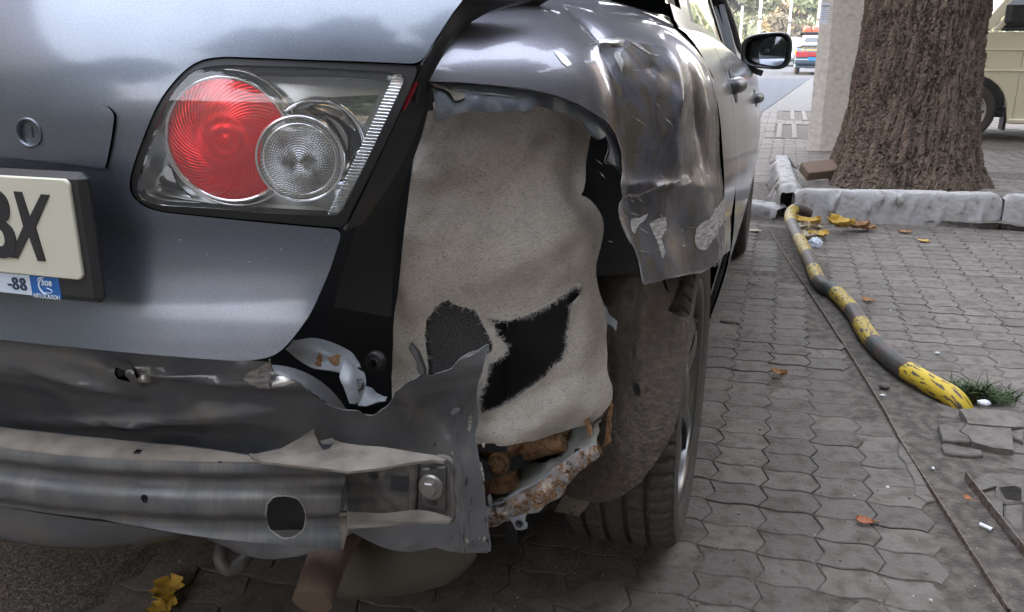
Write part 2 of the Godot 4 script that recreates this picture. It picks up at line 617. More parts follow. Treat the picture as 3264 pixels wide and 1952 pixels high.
func materials():
	# paint of the wreck
	var flake := noise_tex(3, 0.2, [[0.3, lin(0.108, 0.120, 0.146)], [0.7, lin(0.148, 0.163, 0.195)]], 2)
	var p := coat(mat("grey_paint", Color.WHITE, 0.42, 0.62), 0.12)
	p.albedo_texture = flake
	p.roughness_texture = noise_tex(60, 0.008, [[0.3, Color(0.86, 0.86, 0.86)], [0.7, Color(1, 1, 1)]], 6)
	tri(p, 0.25)
	p = coat(mat("highlight_paint", Color.WHITE, 0.37, 0.68), 0.06)  # the car's own grey, lightened to stand in for a bright highlight
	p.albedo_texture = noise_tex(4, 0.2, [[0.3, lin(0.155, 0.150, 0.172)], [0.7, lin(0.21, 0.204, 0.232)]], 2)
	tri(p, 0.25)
	# the same paint crushed and scratched, ochre and blue reflections painted in
	p = mat("scrape_and_reflection", Color.WHITE, 0.5, 0.45)
	p.transparency = BaseMaterial3D.TRANSPARENCY_ALPHA
	p.albedo_texture = noise_tex(5, 0.010, [[0.0, _a(lin(0.07, 0.065, 0.075), 0.6)], [0.25, _a(lin(0.15, 0.118, 0.07), 0.6)], [0.35, _a(lin(0.15, 0.14, 0.15), 0.45)], [0.47, _a(lin(0.15, 0.14, 0.155), 0.4)], [0.55, _a(lin(0.085, 0.092, 0.13), 0.6)], [0.62, _a(lin(0.16, 0.122, 0.068), 0.65)], [0.72, _a(lin(0.16, 0.135, 0.14), 0.45)], [1.0, _a(lin(0.17, 0.145, 0.14), 0.6)]], 4)
	p.roughness_texture = noise_tex(6, 0.02, [[0.2, Color(0.5, 0.5, 0.5)], [0.8, Color(1, 1, 1)]], 4)
	p.uv1_scale = Vector3(2.6, 1.5, 1)
	p.albedo_texture.noise.domain_warp_enabled = true
	p.albedo_texture.noise.domain_warp_amplitude = 45.0
	p.albedo_texture.noise.domain_warp_frequency = 0.012
	p = coat(mat("inner_paint", Color.WHITE, 0.5, 0.15), 0.22)
	p.albedo_texture = noise_tex(8, 0.01, [[0.2, lin(0.085, 0.087, 0.096)], [0.55, lin(0.112, 0.113, 0.122)], [0.8, lin(0.135, 0.125, 0.11)]], 5)
	tri(p, 0.5)
	p = mat("pale_paint", Color.WHITE, 0.42, 0.1)
	p.albedo_texture = noise_tex(9, 0.012, [[0.2, lin(0.17, 0.18, 0.19)], [0.7, lin(0.25, 0.262, 0.275)]], 4)
	tri(p, 0.3)
	mat("handle_grey", lin(0.06, 0.06, 0.066), 0.38, 0.3)
	mat("pocket_grey", lin(0.20, 0.195, 0.165), 0.5, 0.1)
	mat("silencer_steel", lin(0.085, 0.072, 0.056), 0.85, 0.1)
	mat("bare_metal", lin(0.55, 0.54, 0.52), 0.3, 0.95)
	p = mat("scuff", Color.WHITE, 0.75, 0.1)
	p.albedo_texture = noise_tex(10, 0.03, [[0.25, lin(0.17, 0.155, 0.14)], [0.5, lin(0.27, 0.245, 0.225)], [0.75, lin(0.38, 0.355, 0.335)]], 4)
	p.uv1_scale = Vector3(3, 14, 1)
	p = mat("rust", Color.WHITE, 0.85, 0.1)
	p.albedo_texture = noise_tex(11, 0.02, [[0.2, lin(0.05, 0.026, 0.014)], [0.42, lin(0.13, 0.06, 0.024)], [0.6, lin(0.24, 0.12, 0.04)], [0.72, lin(0.12, 0.07, 0.04)], [0.85, lin(0.2, 0.155, 0.11)]], 5)
	relief(tri(p, 0.12), noise_tex(12, 0.03, []), 0.12)
	p = mat("rusted_flange", Color.WHITE, 0.62, 0.3)
	p.albedo_texture = noise_tex(13, 0.014, [[0.36, lin(0.25, 0.25, 0.255)], [0.48, lin(0.34, 0.29, 0.24)], [0.55, lin(0.22, 0.12, 0.055)], [0.64, lin(0.09, 0.042, 0.022)], [0.74, lin(0.3, 0.2, 0.13)]], 5)
	relief(tri(p, 0.14), noise_tex(14, 0.04, []), 0.15)
	# dusty pressed steel of the bumper beam
	p = mat("beam_steel", Color.WHITE, 0.7, 0.08)
	p.albedo_texture = streak_tex()
	p.roughness_texture = noise_tex(16, 0.02, [[0.3, Color(0.7, 0.7, 0.7)], [0.7, Color(1, 1, 1)]], 4)
	p.uv1_scale = Vector3(1.0, 1.0, 1)
	p = mat("dusty_steel", Color.WHITE, 0.8, 0.1)
	p.albedo_texture = noise_tex(17, 0.014, [[0.2, lin(0.11, 0.096, 0.079)], [0.5, lin(0.165, 0.142, 0.115)], [0.8, lin(0.205, 0.177, 0.143)]], 5)
	relief(tri(p, 0.4), noise_tex(18, 0.09, []), 0.04)
	p = mat("bracket_steel", Color.WHITE, 0.55, 0.3)
	p.albedo_texture = noise_tex(19, 0.02, [[0.25, lin(0.07, 0.066, 0.062)], [0.7, lin(0.14, 0.125, 0.108)]], 4)
	tri(p, 0.3)
	mat("black_and_shade", lin(0.012, 0.012, 0.013), 0.55, 0.0)  # near-black; the shade inside the boot is put into this colour
	mat("seal_rubber", lin(0.016, 0.016, 0.017), 0.45)
	mat("black_plastic", lin(0.02, 0.02, 0.021), 0.4)
	mat("dark_trim", lin(0.022, 0.022, 0.024), 0.6)
	mat("chrome", lin(0.78, 0.79, 0.8), 0.06, 1.0)
	mat("smoked_chrome", lin(0.72, 0.74, 0.74), 0.28, 1.0)
	mat("alloy", lin(0.14, 0.135, 0.13), 0.3, 0.9)
	mat("bolt_steel", lin(0.3, 0.28, 0.26), 0.4, 0.8)
	p = mat("lamp_cover", Color(1, 1, 1, 0.05), 0.02)
	p.transparency = BaseMaterial3D.TRANSPARENCY_ALPHA
	p = mat("glass", Color(0.55, 0.6, 0.6, 0.55), 0.02)
	p.transparency = BaseMaterial3D.TRANSPARENCY_ALPHA
	mat("dark_glass", lin(0.012, 0.014, 0.015), 0.03, 0.0).metallic_specular = 0.8
	mat("mirror", lin(0.75, 0.76, 0.78), 0.02, 1.0)
	# lamp lenses: moulded ribs as relief
	p = coat(mat("red_lens", lin(0.74, 0.006, 0.010), 0.24, 0.7), 0.02)
	p.clearcoat = 0.45
	relief(p, lens_pattern(11.0, 58.0), 0.085)
	p = coat(mat("clear_lens", lin(0.34, 0.345, 0.335), 0.12, 0.95), 0.02)
	relief(p, lens_pattern(34.0, 60.0), 0.22)
	mat("red_tab", lin(0.5, 0.03, 0.05), 0.3)
	# felt
	p = mat("felt", Color.WHITE, 1.0)
	p.albedo_texture = felt_tex()
	p.uv1_scale = Vector3(3.2, 3.2, 1)
	relief(p, p.albedo_texture, 0.10)
	p.rim_enabled = true
	p.rim = 0.35
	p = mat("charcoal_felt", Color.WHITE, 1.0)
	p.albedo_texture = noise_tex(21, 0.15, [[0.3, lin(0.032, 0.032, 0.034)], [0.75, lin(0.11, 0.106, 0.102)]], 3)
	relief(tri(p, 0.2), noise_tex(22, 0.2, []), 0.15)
	mat("fibre", lin(0.52, 0.49, 0.45), 0.9)
	# mud-caked wheel-arch liner
	p = mat("liner_mud", Color.WHITE, 0.95)
	p.albedo_texture = noise_tex(23, 0.03, [[0.2, lin(0.065, 0.052, 0.041)], [0.5, lin(0.09, 0.073, 0.058)], [0.8, lin(0.13, 0.106, 0.083)]], 5)
	relief(tri(p, 0.25), noise_tex(24, 0.06, [], 4), 0.30)
	p = mat("tyre_rubber", Color.WHITE, 0.82)
	p.albedo_texture = noise_tex(25, 0.02, [[0.2, lin(0.04, 0.035, 0.03)], [0.7, lin(0.078, 0.066, 0.055)]], 5)
	relief(tri(p, 0.2), noise_tex(26, 0.15, []), 0.03)
	# plate
	p = mat("plate_white", Color.WHITE, 0.55)
	p.albedo_texture = noise_tex(27, 0.35, [[0.2, lin(0.46, 0.44, 0.35)], [0.8, lin(0.66, 0.63, 0.51)]], 2)
	tri(p, 0.12)
	mat("plate_black", lin(0.022, 0.022, 0.024), 0.4)
	mat("strip_white", lin(0.55, 0.62, 0.70), 0.4)
	mat("strip_blue", lin(0.015, 0.11, 0.36), 0.35)
	mat("strip_ink", lin(0.02, 0.035, 0.08), 0.5)
	mat("print_white", lin(0.7, 0.78, 0.85), 0.5)
	# ground
	for k in 4:
		p = mat("paver_%d" % k, Color.WHITE, 0.86)
		var s: float = [0.50, 0.60, 0.66, 0.55][k]
		var w: float = [1.0, 0.985, 1.0, 1.02][k]
		p.albedo_texture = noise_tex(31 + k, 0.012, [[0.15, lin(0.125 * s, 0.100 * s, 0.078 * s)], [0.42, lin(0.188 * s, 0.158 * s * w, 0.13 * s)], [0.68, lin(0.215 * s, 0.187 * s, 0.159 * s)], [0.95, lin(0.15 * s, 0.122 * s, 0.096 * s)]], 6)
		relief(tri(p, 0.45), noise_tex(36 + k, 0.06, [], 5), 0.16)
	p = mat("dirt", Color.WHITE, 1.0)
	p.albedo_texture = noise_tex(41, 0.012, [[0.2, lin(0.075, 0.062, 0.05)], [0.5, lin(0.125, 0.108, 0.09)], [0.8, lin(0.17, 0.15, 0.125)]], 6)
	relief(tri(p, 0.8), noise_tex(42, 0.05, [], 5), 0.6)
	p = mat("joint_soil", Color.WHITE, 1.0)
	p.albedo_texture = noise_tex(58, 0.02, [[0.25, lin(0.055, 0.046, 0.037)], [0.6, lin(0.095, 0.08, 0.064)], [0.85, lin(0.125, 0.105, 0.085)]], 5)
	relief(tri(p, 0.5), noise_tex(59, 0.08, [], 4), 0.4)
	mat("exhaust_brown", lin(0.14, 0.092, 0.066), 0.75, 0.2)
	p = mat("asphalt", Color.WHITE, 0.85)
	p.albedo_texture = noise_tex(43, 0.08, [[0.2, lin(0.055, 0.043, 0.034)], [0.6, lin(0.115, 0.095, 0.076)], [0.85, lin(0.19, 0.16, 0.13)]], 4)
	relief(tri(p, 0.6), noise_tex(44, 0.16, [], 3), 0.35)
	p = mat("far_asphalt", Color.WHITE, 0.8)
	p.albedo_texture = noise_tex(45, 0.02, [[0.2, lin(0.075, 0.078, 0.084)], [0.8, lin(0.105, 0.108, 0.114)]], 5)
	p.metallic_specular = 0.2
	p.roughness = 1.0
	tri(p, 3.0)
	p = mat("far_paving", Color.WHITE, 0.8)
	p.albedo_texture = noise_tex(46, 0.03, [[0.2, lin(0.11, 0.103, 0.094)], [0.8, lin(0.165, 0.157, 0.146)]], 5)
	p.metallic_specular = 0.25
	p.roughness = 1.0
	tri(p, 1.5)
	p = mat("whitewash", Color.WHITE, 0.9)
	p.albedo_texture = noise_tex(47, 0.016, [[0.12, lin(0.17, 0.15, 0.13)], [0.24, lin(0.28, 0.262, 0.245)], [0.55, lin(0.325, 0.312, 0.30)], [0.85, lin(0.355, 0.342, 0.33)]], 6)
	relief(tri(p, 0.5), noise_tex(48, 0.03, [], 5), 0.3)
	p = mat("pole_concrete", Color.WHITE, 0.9)
	p.albedo_texture = noise_tex(49, 0.02, [[0.08, lin(0.2, 0.165, 0.14)], [0.2, lin(0.52, 0.47, 0.42)], [0.6, lin(0.62, 0.57, 0.51)], [0.85, lin(0.68, 0.635, 0.58)]], 6)
	relief(tri(p, 0.7), noise_tex(50, 0.04, [], 4), 0.4)
	p = mat("bark", Color.WHITE, 0.95)
	p.vertex_color_use_as_albedo = true
	p.albedo_texture = noise_tex(51, 0.03, [[0.2, lin(0.6, 0.54, 0.48)], [0.8, lin(1, 0.97, 0.93)]], 5)
	relief(tri(p, 0.35), noise_tex(52, 0.04, [], 5), 1.2)
	p = mat("brick_clay", Color.WHITE, 0.95)
	p.albedo_texture = noise_tex(53, 0.03, [[0.2, lin(0.13, 0.085, 0.06)], [0.8, lin(0.20, 0.14, 0.10)]], 4)
	relief(tri(p, 0.2), noise_tex(54, 0.05, []), 0.2)
	p = mat("rail_steel", Color.WHITE, 0.6, 0.5)
	p.albedo_texture = noise_tex(55, 0.03, [[0.3, lin(0.22, 0.20, 0.19)], [0.5, lin(0.13, 0.10, 0.08)], [0.7, lin(0.10, 0.06, 0.04)]], 4)
	tri(p, 0.3)
	p = mat("barrier_paint", Color.WHITE, 0.6)
	p.albedo_texture = stripe_tex()
	p.uv1_scale = Vector3(1.0 / 2.9, 1, 1)
	relief(p, noise_tex(56, 0.03, [], 4), 0.06)
	mat("grass_blade", lin(0.05, 0.085, 0.022), 0.7)
	mat("leaf_yellow", lin(0.42, 0.26, 0.035), 0.6)
	mat("leaf_brown", lin(0.26, 0.13, 0.05), 0.7)
	mat("leaf_orange", lin(0.30, 0.10, 0.04), 0.7)
	mat("leaf_pale", lin(0.42, 0.36, 0.26), 0.7)
	for n in ["leaf_yellow", "leaf_brown", "leaf_orange", "leaf_pale"]:
		M[n].backlight_enabled = true
		M[n].backlight = Color(0.3, 0.25, 0.1)
	p = mat("pebble", Color.WHITE, 0.9)
	p.vertex_color_use_as_albedo = true
	mat("white_litter", lin(0.68, 0.69, 0.7), 0.5)
	p = mat("clear_plastic", Color(0.9, 0.93, 0.97, 0.45), 0.2)
	p.transparency = BaseMaterial3D.TRANSPARENCY_ALPHA
	# far things
	p = mat("foliage", Color.WHITE, 0.7)
	p.vertex_color_use_as_albedo = true
	p.backlight_enabled = true
	p.backlight = Color(0.35, 0.4, 0.2)
	mat("trunk", lin(0.09, 0.07, 0.055), 0.95)
	mat("pole_white", lin(0.62, 0.61, 0.58), 0.8)
	p = coat(mat("van_cream", lin(0.74, 0.68, 0.49), 0.4), 0.1)
	mat("van_glass", lin(0.02, 0.022, 0.024), 0.05).metallic_specular = 0.8
	coat(mat("patrol_blue", lin(0.035, 0.06, 0.085), 0.35), 0.05)
	coat(mat("patrol_white", lin(0.62, 0.64, 0.66), 0.35), 0.05)
	mat("patrol_red", lin(0.34, 0.03, 0.035), 0.4)
	mat("patrol_yellow", lin(0.75, 0.52, 0.04), 0.5)
	mat("siren_red", lin(0.75, 0.10, 0.06), 0.25)
	mat("plate_blue", lin(0.02, 0.16, 0.42), 0.4)
	p = mat("facade", Color.WHITE, 0.9)
	p.albedo_texture = noise_tex(57, 0.02, [[0.2, lin(0.25, 0.17, 0.09)], [0.8, lin(0.31, 0.215, 0.12)]], 5)
	tri(p, 6.0)
	mat("facade_dark", lin(0.16, 0.10, 0.055), 0.9)
	mat("frame_white", lin(0.6, 0.6, 0.58), 0.6)
	mat("paper", lin(0.66, 0.68, 0.74), 0.8)

func _a(c: Color, alpha: float) -> Color:
	return Color(c.r, c.g, c.b, alpha)
# road dust washed into streaks down pressed steel
func streak_tex() -> ImageTexture:
	var w := 1024
	var h := 256
	var im := Image.create(w, h, false, Image.FORMAT_RGB8)
	var f := FastNoiseLite.new()
	f.seed = 14
	f.frequency = 0.02
	f.fractal_octaves = 4
	var g := RandomNumberGenerator.new()
	g.seed = 15
	for x in w:
		var run := f.get_noise_2d(x * 7.0, 0.0)
		var thin := maxf(0.0, f.get_noise_2d(x * 30.0, 500.0) - 0.05)
		for y in h:
			var blot := f.get_noise_2d(x * 0.7, y * 2.0 + 90.0)
			var d := clampf(0.42 + 0.5 * blot + 0.28 * run * (0.5 + 0.5 * f.get_noise_2d(x * 0.3, y * 0.8)) + 1.1 * thin * maxf(0.0, 0.35 + blot) + g.randf_range(-0.07, 0.07), 0.0, 1.0)
			im.set_pixel(x, y, lin(lerpf(0.058, 0.150, d), lerpf(0.061, 0.140, d), lerpf(0.068, 0.124, d)))
	return ImageTexture.create_from_image(im)
# rings crossed by rays, as moulded in a lamp lens
func lens_pattern(rings: float, rays: float) -> ImageTexture:
	var n := 384
	var im := Image.create(n, n, false, Image.FORMAT_RGB8)
	for y in n:
		for x in n:
			var d := Vector2(x + 0.5, y + 0.5) / n - Vector2(0.5, 0.5)
			var r := d.length()
			var a := d.angle() + r * 3.0
			var h := 0.5 + 0.5 * sin(r * rings * TAU) * (0.35 + 0.65 * absf(sin(a * 3.0)))
			h = lerpf(h, 0.5 + 0.5 * sin(a * rays), 0.6 * smoothstep(0.1, 0.3, r))
			im.set_pixel(x, y, Color(h, h, h))
	return ImageTexture.create_from_image(im)
# matted fibres with dark flecks
func felt_tex() -> ImageTexture:
	var n := 768
	var im := Image.create(n, n, false, Image.FORMAT_RGB8)
	var g := RandomNumberGenerator.new()
	g.seed = 4
	var f := FastNoiseLite.new()
	f.frequency = 0.012
	f.fractal_octaves = 4
	for y in n:
		for x in n:
			var w := 0.435 + 0.06 * f.get_noise_2d(x, y) + g.randf_range(-0.02, 0.02)
			im.set_pixel(x, y, lin(w, w * 0.895, w * 0.765))
	for k in 26000:
		var p := Vector2(g.randf() * n, g.randf() * n)
		var a := g.randf_range(-0.9, 0.9) + (PI if g.randf() < 0.5 else 0.0)
		var dark := g.randf() < 0.10
		var w := g.randf_range(0.05, 0.12) if dark else g.randf_range(0.46, 0.62)
		var c := lin(w, w * 0.93, w * 0.84)
		var bend := g.randf_range(-0.1, 0.1)
		for s in (g.randi_range(3, 6) if dark else g.randi_range(6, 16)):
			im.set_pixel(posmod(int(p.x), n), posmod(int(p.y), n), c)
			p += Vector2(cos(a), sin(a))
			a += bend
	return ImageTexture.create_from_image(im)
# yellow bands on worn brown paint; u runs along the bar
func stripe_tex() -> ImageTexture:
	var w := 1024
	var h := 128
	var im := Image.create(w, h, false, Image.FORMAT_RGB8)
	var f := FastNoiseLite.new()
	f.seed = 9
	f.frequency = 0.05
	f.fractal_octaves = 4
	var ends := [0.041, 0.124, 0.231, 0.334, 0.41, 0.469, 0.531, 0.61, 0.666, 0.738, 0.828, 1.1]      # where yellow starts and stops
	for y in h:
		for x in w:
			var u := float(x) / w + f.get_noise_2d(x * 2.0, y * 2.0) * 0.004
			var yellow := false
			for k in 6:
				if u > ends[2 * k] and u < ends[2 * k + 1]: yellow = true
			var n := f.get_noise_2d(x * 1.0, y * 2.4 + 300.0)
			var low := f.get_noise_2d(x * 0.5 + 900.0, 0.0)
			if n > (0.26 if u > 0.82 else 0.2): yellow = false
			if yellow:
				var br := 1.0 if u > 0.82 else 0.72 + 0.4 * n
				im.set_pixel(x, y, lin(0.50 * br, 0.35 * br, 0.022))
			else:
				var b := 0.036 + 0.02 * n
				im.set_pixel(x, y, lin(b * (1.25 + low), b, b * 0.85))
	return ImageTexture.create_from_image(im)

# ---------- ground ----------
func quad_sheet(corners: Array, y: float) -> ArrayMesh:        # a level polygon: x, z pairs
	var p := pts(corners)
	if Geometry2D.is_polygon_clockwise(p): p.reverse()
	var V := PackedVector3Array()
	var N := PackedVector3Array()
	var I := PackedInt32Array()
	for q in p:
		V.append(Vector3(q.x, y, q.y)); N.append(Vector3.UP)
	var t := Geometry2D.triangulate_polygon(p)
	for k in t.size() / 3:
		var a := p[t[3 * k]]
		var cr := (p[t[3 * k + 1]] - a).cross(p[t[3 * k + 2]] - a)
		if cr < 0: I.append_array([t[3 * k], t[3 * k + 2], t[3 * k + 1]])
		else: I.append_array([t[3 * k], t[3 * k + 1], t[3 * k + 2]])
	return made(V, N, p, I)
func road_edge(z: float) -> float:
	return -0.165 - 0.0655 * z
func build_ground():
	structure("ground", quad_sheet([-300, 120, 300, 120, 300, -400, -300, -400], -0.05), M.dirt)
	structure("near_road", quad_sheet([-14, 30, road_edge(30.0) + 0.03, 30, road_edge(-6.0) + 0.03, -6, -14, -6], -0.004), M.asphalt)
	structure("road", quad_sheet([-14, -6, road_edge(-6.0), -6, road_edge(-29.0), -29, 2.6, -30.5, 8, -31, 60, -31, 60, -60, 3, -60, 0, -200, -10, -200, -14, -60, -60, -60, -60, -31, -14, -31], -0.004), M.far_asphalt)
	structure("far_pavement", quad_sheet([road_edge(-13.0) + 0.02, -13, 30, -13, 30, -30.6, 8, -30.6, 2.6, -30.2, road_edge(-28.8) + 0.02, -28.8], 0.0), M.far_paving)
	structure("near_pavement", quad_sheet([road_edge(30.0) + 0.02, 30, 30, 30, 30, 1.4, road_edge(1.4) + 0.02, 1.4], 0.0), M.far_paving)
	structure("side_pavement", quad_sheet([4.3, 1.4, 30, 1.4, 30, -6.0, 4.3, -6.0], 0.0), M.far_paving)
	structure("rear_pavement", quad_sheet([8.3, -6.0, 30, -6.0, 30, -13, 8.3, -13], 0.0), M.far_paving)

const STRIP := [0.9607, -3.2991, 1.1093, -2.2875, 1.2061, -1.6641, 1.2752, -1.1941, 1.327, -0.8152, 1.3449, -0.6289, 1.3966, -0.2891, 1.4495, 0.0592]
const RUSTY := [1.4689, -0.4594, 1.5213, -0.157]
const PIPE := [1.0801, -3.2362, 1.1504, -2.4689, 1.1931, -2.0701, 1.2441, -1.9479, 1.2957, -1.6922, 1.3323, -1.372, 1.3835, -1.162, 1.4517, -1.0161, 1.5263, -0.9427]
func x_on(line: Array, z: float) -> float:            # x of a polyline of x, z pairs at a z (z rises along it)
	for i in line.size() / 2 - 1:
		if z <= line[2 * i + 3] or i == line.size() / 2 - 2:
			return lerpf(line[2 * i], line[2 * i + 2], (z - line[2 * i + 1]) / (line[2 * i + 3] - line[2 * i + 1]))
	return 0.0
func paved(x: float, z: float) -> bool:
	if x < road_edge(z) + 0.03: return false
	if z > 1.36 or z < -13.0: return false
	if x > (4.3 if z > -6.0 else 8.3): return false
	if x > 1.08 and x < 3.6 and z < -3.62 and z > -6.15: return false            # the tree pit
	if x > 0.84 and x < 1.1 and z < -3.5 and z > -5.0: return false
	if z > -3.4 and z < 1.36:
		var s := x_on(STRIP, z)
		if z > -0.95:
			var r := 1.47 + (z + 0.459) * 0.17
			if z < -0.42: r = 1.66 + (z + 0.42) * 0.4
			if x > s - 0.03 and x < r + 0.05: return false
		elif x > s - 0.05 and x < maxf(x_on(PIPE, z), s) + 0.05: return false
	for d in [[-8.55, -10.4], [-11.0, -12.9]]:
		if z < d[0] and z > d[1] and x > 0.86 and x < 1.42: return false
	return true

func paver_mesh(v: int) -> ArrayMesh:
	var g := RandomNumberGenerator.new()
	g.seed = 100 + v
	var w := 0.1145
	var d := 0.0935
	var gap := 0.0017
	var a := 0.0085
	var b := 0.0058
	var o := []
	var shape := [[-0.5, -0.5, -a, 0], [-0.34, -0.5, 0, b * 0.8], [-0.2, -0.5, 0, b], [0.0, -0.5, 0, 0], [0.2, -0.5, 0, -b], [0.34, -0.5, 0, -b * 0.8], [0.5, -0.5, -a, 0], [0.5, -0.04, a, 0], [0.5, 0.08, a, 0], [0.5, 0.5, -a, 0], [0.34, 0.5, 0, -b * 0.8], [0.2, 0.5, 0, -b], [0.0, 0.5, 0, 0], [-0.2, 0.5, 0, b], [-0.34, 0.5, 0, b * 0.8], [-0.5, 0.5, -a, 0], [-0.5, 0.08, a, 0], [-0.5, -0.04, a, 0]]
	for s in shape:
		var x: float = s[0] * w + s[2] - signf(s[0]) * (gap if absf(s[0]) == 0.5 else 0.0)
		var z: float = s[1] * d + s[3] - signf(s[1]) * (gap if absf(s[1]) == 0.5 else 0.0)
		o.append(Vector3(x + g.randf_range(-0.0016, 0.0016), 0, z + g.randf_range(-0.0016, 0.0016)))
	return slab(o, Vector3(0, -0.05, 0), 0.0017)

func build_paving():
	var paving := Node3D.new()
	paving.name = "paving"
	add_child(paving)
	paving.set_meta("kind", "structure")
	put(paving, "sand_bed", quad_sheet([road_edge(1.4) + 0.01, 1.4, 4.3, 1.4, 4.3, -6, 8.3, -6, 8.3, -13, road_edge(-13.0) + 0.01, -13], -0.0035), M.joint_soil)
	var shapes := []
	for v in 5: shapes.append(paver_mesh(v))
	var spots := []
	var nx := int(9.0 / 0.1145)
	var nz := int(14.6 / 0.0935)
	var g := RandomNumberGenerator.new()
	g.seed = 12
	var worn := FastNoiseLite.new()
	worn.frequency = 0.9
	worn.fractal_octaves = 2
	for i in nx:
		for j in nz:
			var x := -0.3 + 0.1145 * i
			var z := 1.36 - 0.0935 * j
			if not paved(x, z): continue
			var y := worn.get_noise_2d(x, z) * 0.006 + g.randf_range(-0.0011, 0.0011)
			var b := Basis.from_euler(Vector3(g.randf_range(-0.010, 0.010), g.randf_range(-0.02, 0.02), g.randf_range(-0.009, 0.009)))
			if g.randf() < 0.5: b = b * Basis(Vector3.UP, 0.0)
			var seen := not (x < 0.95 and z < 0.15) and x > 0.1 and x < 2.2 and z < 0.95
			spots.append([Vector2(x - 1.15, z - 1.0).length() + (0.0 if seen else 50.0), Transform3D(b, Vector3(x, y, z)), g.randi() % 5, (g.randi() % 4)])
	spots.sort_custom(func(p, q): return p[0] < q[0])
	for k in mini(300, spots.size()):
		var s: Array = spots[k]
		var o := MeshInstance3D.new()
		o.name = "paver" if k == 0 else "paver_%03d" % k
		o.mesh = shapes[s[2]]
		o.material_override = M["paver_%d" % s[3]]
		o.transform = s[1]
		paving.add_child(o, true)
	var left := {}
	for k in range(300, spots.size()):
		var s: Array = spots[k]
		var key: int = s[3]
		if not left.has(key): left[key] = []
		left[key].append(s)
	for key in left:
		var mm := MultiMesh.new()
		mm.transform_format = MultiMesh.TRANSFORM_3D
		mm.mesh = shapes[key]
		mm.instance_count = left[key].size()
		for k in left[key].size(): mm.set_instance_transform(k, left[key][k][1])
		var o := MultiMeshInstance3D.new()
		o.name = "more_pavers" if key == 0 else "more_pavers_%03d" % key
		o.multimesh = mm
		o.material_override = M["paver_%d" % key]
		o.set_meta("kind", "stuff")
		paving.add_child(o, true)
	# loose and broken pavers beside the bent barrier
	var heaved := [
		[[Vector3(1.4486, 0.015, -0.7372), Vector3(1.4889, 0.015, -0.7627), Vector3(1.5226, 0.015, -0.772), Vector3(1.5106, 0.015, -0.7394), Vector3(1.4945, 0.015, -0.7062), Vector3(1.5115, 0.015, -0.6839), Vector3(1.5109, 0.015, -0.6515), Vector3(1.4755, 0.015, -0.6404), Vector3(1.4456, 0.015, -0.639)], "loose raised paver nearest the rusty rail, its left side exposed"],
		[[Vector3(1.5281, 0.014, -0.7848), Vector3(1.5134, 0.014, -0.7425), Vector3(1.4984, 0.014, -0.7096), Vector3(1.5137, 0.014, -0.6841), Vector3(1.5142, 0.014, -0.652), Vector3(1.5565, 0.014, -0.6313), Vector3(1.6038, 0.014, -0.6308), Vector3(1.616, 0.014, -0.6972), Vector3(1.6281, 0.014, -0.7728), Vector3(1.5736, 0.014, -0.7614)], "wide raised paver at the right edge beside the loose small one"],
		[[Vector3(1.5188, 0.018, -0.8546), Vector3(1.5736, 0.018, -0.8781), Vector3(1.6612, 0.018, -0.8806), Vector3(1.6696, 0.018, -0.8289), Vector3(1.6584, 0.018, -0.779), Vector3(1.6267, 0.018, -0.7691), Vector3(1.5735, 0.018, -0.7638), Vector3(1.5232, 0.018, -0.7596), Vector3(1.5252, 0.018, -0.7896)], "raised paver right below the grass tuft"],
		[[Vector3(1.6264, 0.014, -0.7553), Vector3(1.6585, 0.014, -0.7766), Vector3(1.64, 0.014, -0.6941), Vector3(1.625, 0.014, -0.7108), Vector3(1.6181, 0.014, -0.7305)], "corner of a raised paver cut by the right edge of the picture"],
		[[Vector3(1.4402, 0.006, -0.6222), Vector3(1.4415, 0.006, -0.584), Vector3(1.4567, 0.006, -0.5787), Vector3(1.5052, 0.006, -0.5839), Vector3(1.5318, 0.006, -0.5997), Vector3(1.5326, 0.006, -0.6252), Vector3(1.482, 0.006, -0.6353), Vector3(1.4506, 0.006, -0.6439)], "sunken paver slab in front of the raised ones"]]
	for h in heaved:
		var c := Vector3()
		for q in h[0]: c += q
		c /= h[0].size()
		var o := thing("loose_paver", h[1], "paver", Vector3(c.x, 0, c.z), "heaved pavers beside the barrier")
		put(o, "slab", slab(h[0], Vector3(0, -0.055, 0), 0.003), M["paver_%d" % (heaved.find(h) % 4)])
	# cracked pavers right of the rusty rail
	var cracked := [[[Vector3(1.4689, 0.008, -0.4268), Vector3(1.5209, 0.008, -0.4912), Vector3(1.5983, 0.008, -0.5042), Vector3(1.5677, 0.008, -0.3676), Vector3(1.5235, 0.008, -0.3671), Vector3(1.5197, 0.008, -0.4071), Vector3(1.5274, 0.008, -0.4307), Vector3(1.491, 0.008, -0.3981)], "cracked paver at the top of the rusty rail"],
		[[Vector3(1.5266, 0.008, -0.4269), Vector3(1.5669, 0.008, -0.4467), Vector3(1.5834, 0.008, -0.4376), Vector3(1.5677, 0.008, -0.3676), Vector3(1.5315, 0.008, -0.3496), Vector3(1.5107, 0.008, -0.3767)], "small mossy paver piece beside the cracked one"],
		[[Vector3(1.4896, 0.008, -0.3907), Vector3(1.511, 0.008, -0.3632), Vector3(1.5236, 0.008, -0.3538), Vector3(1.5095, 0.008, -0.285), Vector3(1.5151, 0.008, -0.2322), Vector3(1.5363, 0.008, -0.2271), Vector3(1.5226, 0.008, -0.1663), Vector3(1.5085, 0.008, -0.2011), Vector3(1.4971, 0.008, -0.2937)], "narrow paver along the rusty rail"],
		[[Vector3(1.5238, 0.008, -0.3407), Vector3(1.5662, 0.008, -0.3605), Vector3(1.5377, 0.008, -0.2334), Vector3(1.5194, 0.008, -0.2395), Vector3(1.5125, 0.008, -0.286)], "paver cut by the right edge above the rail's lower end"]]
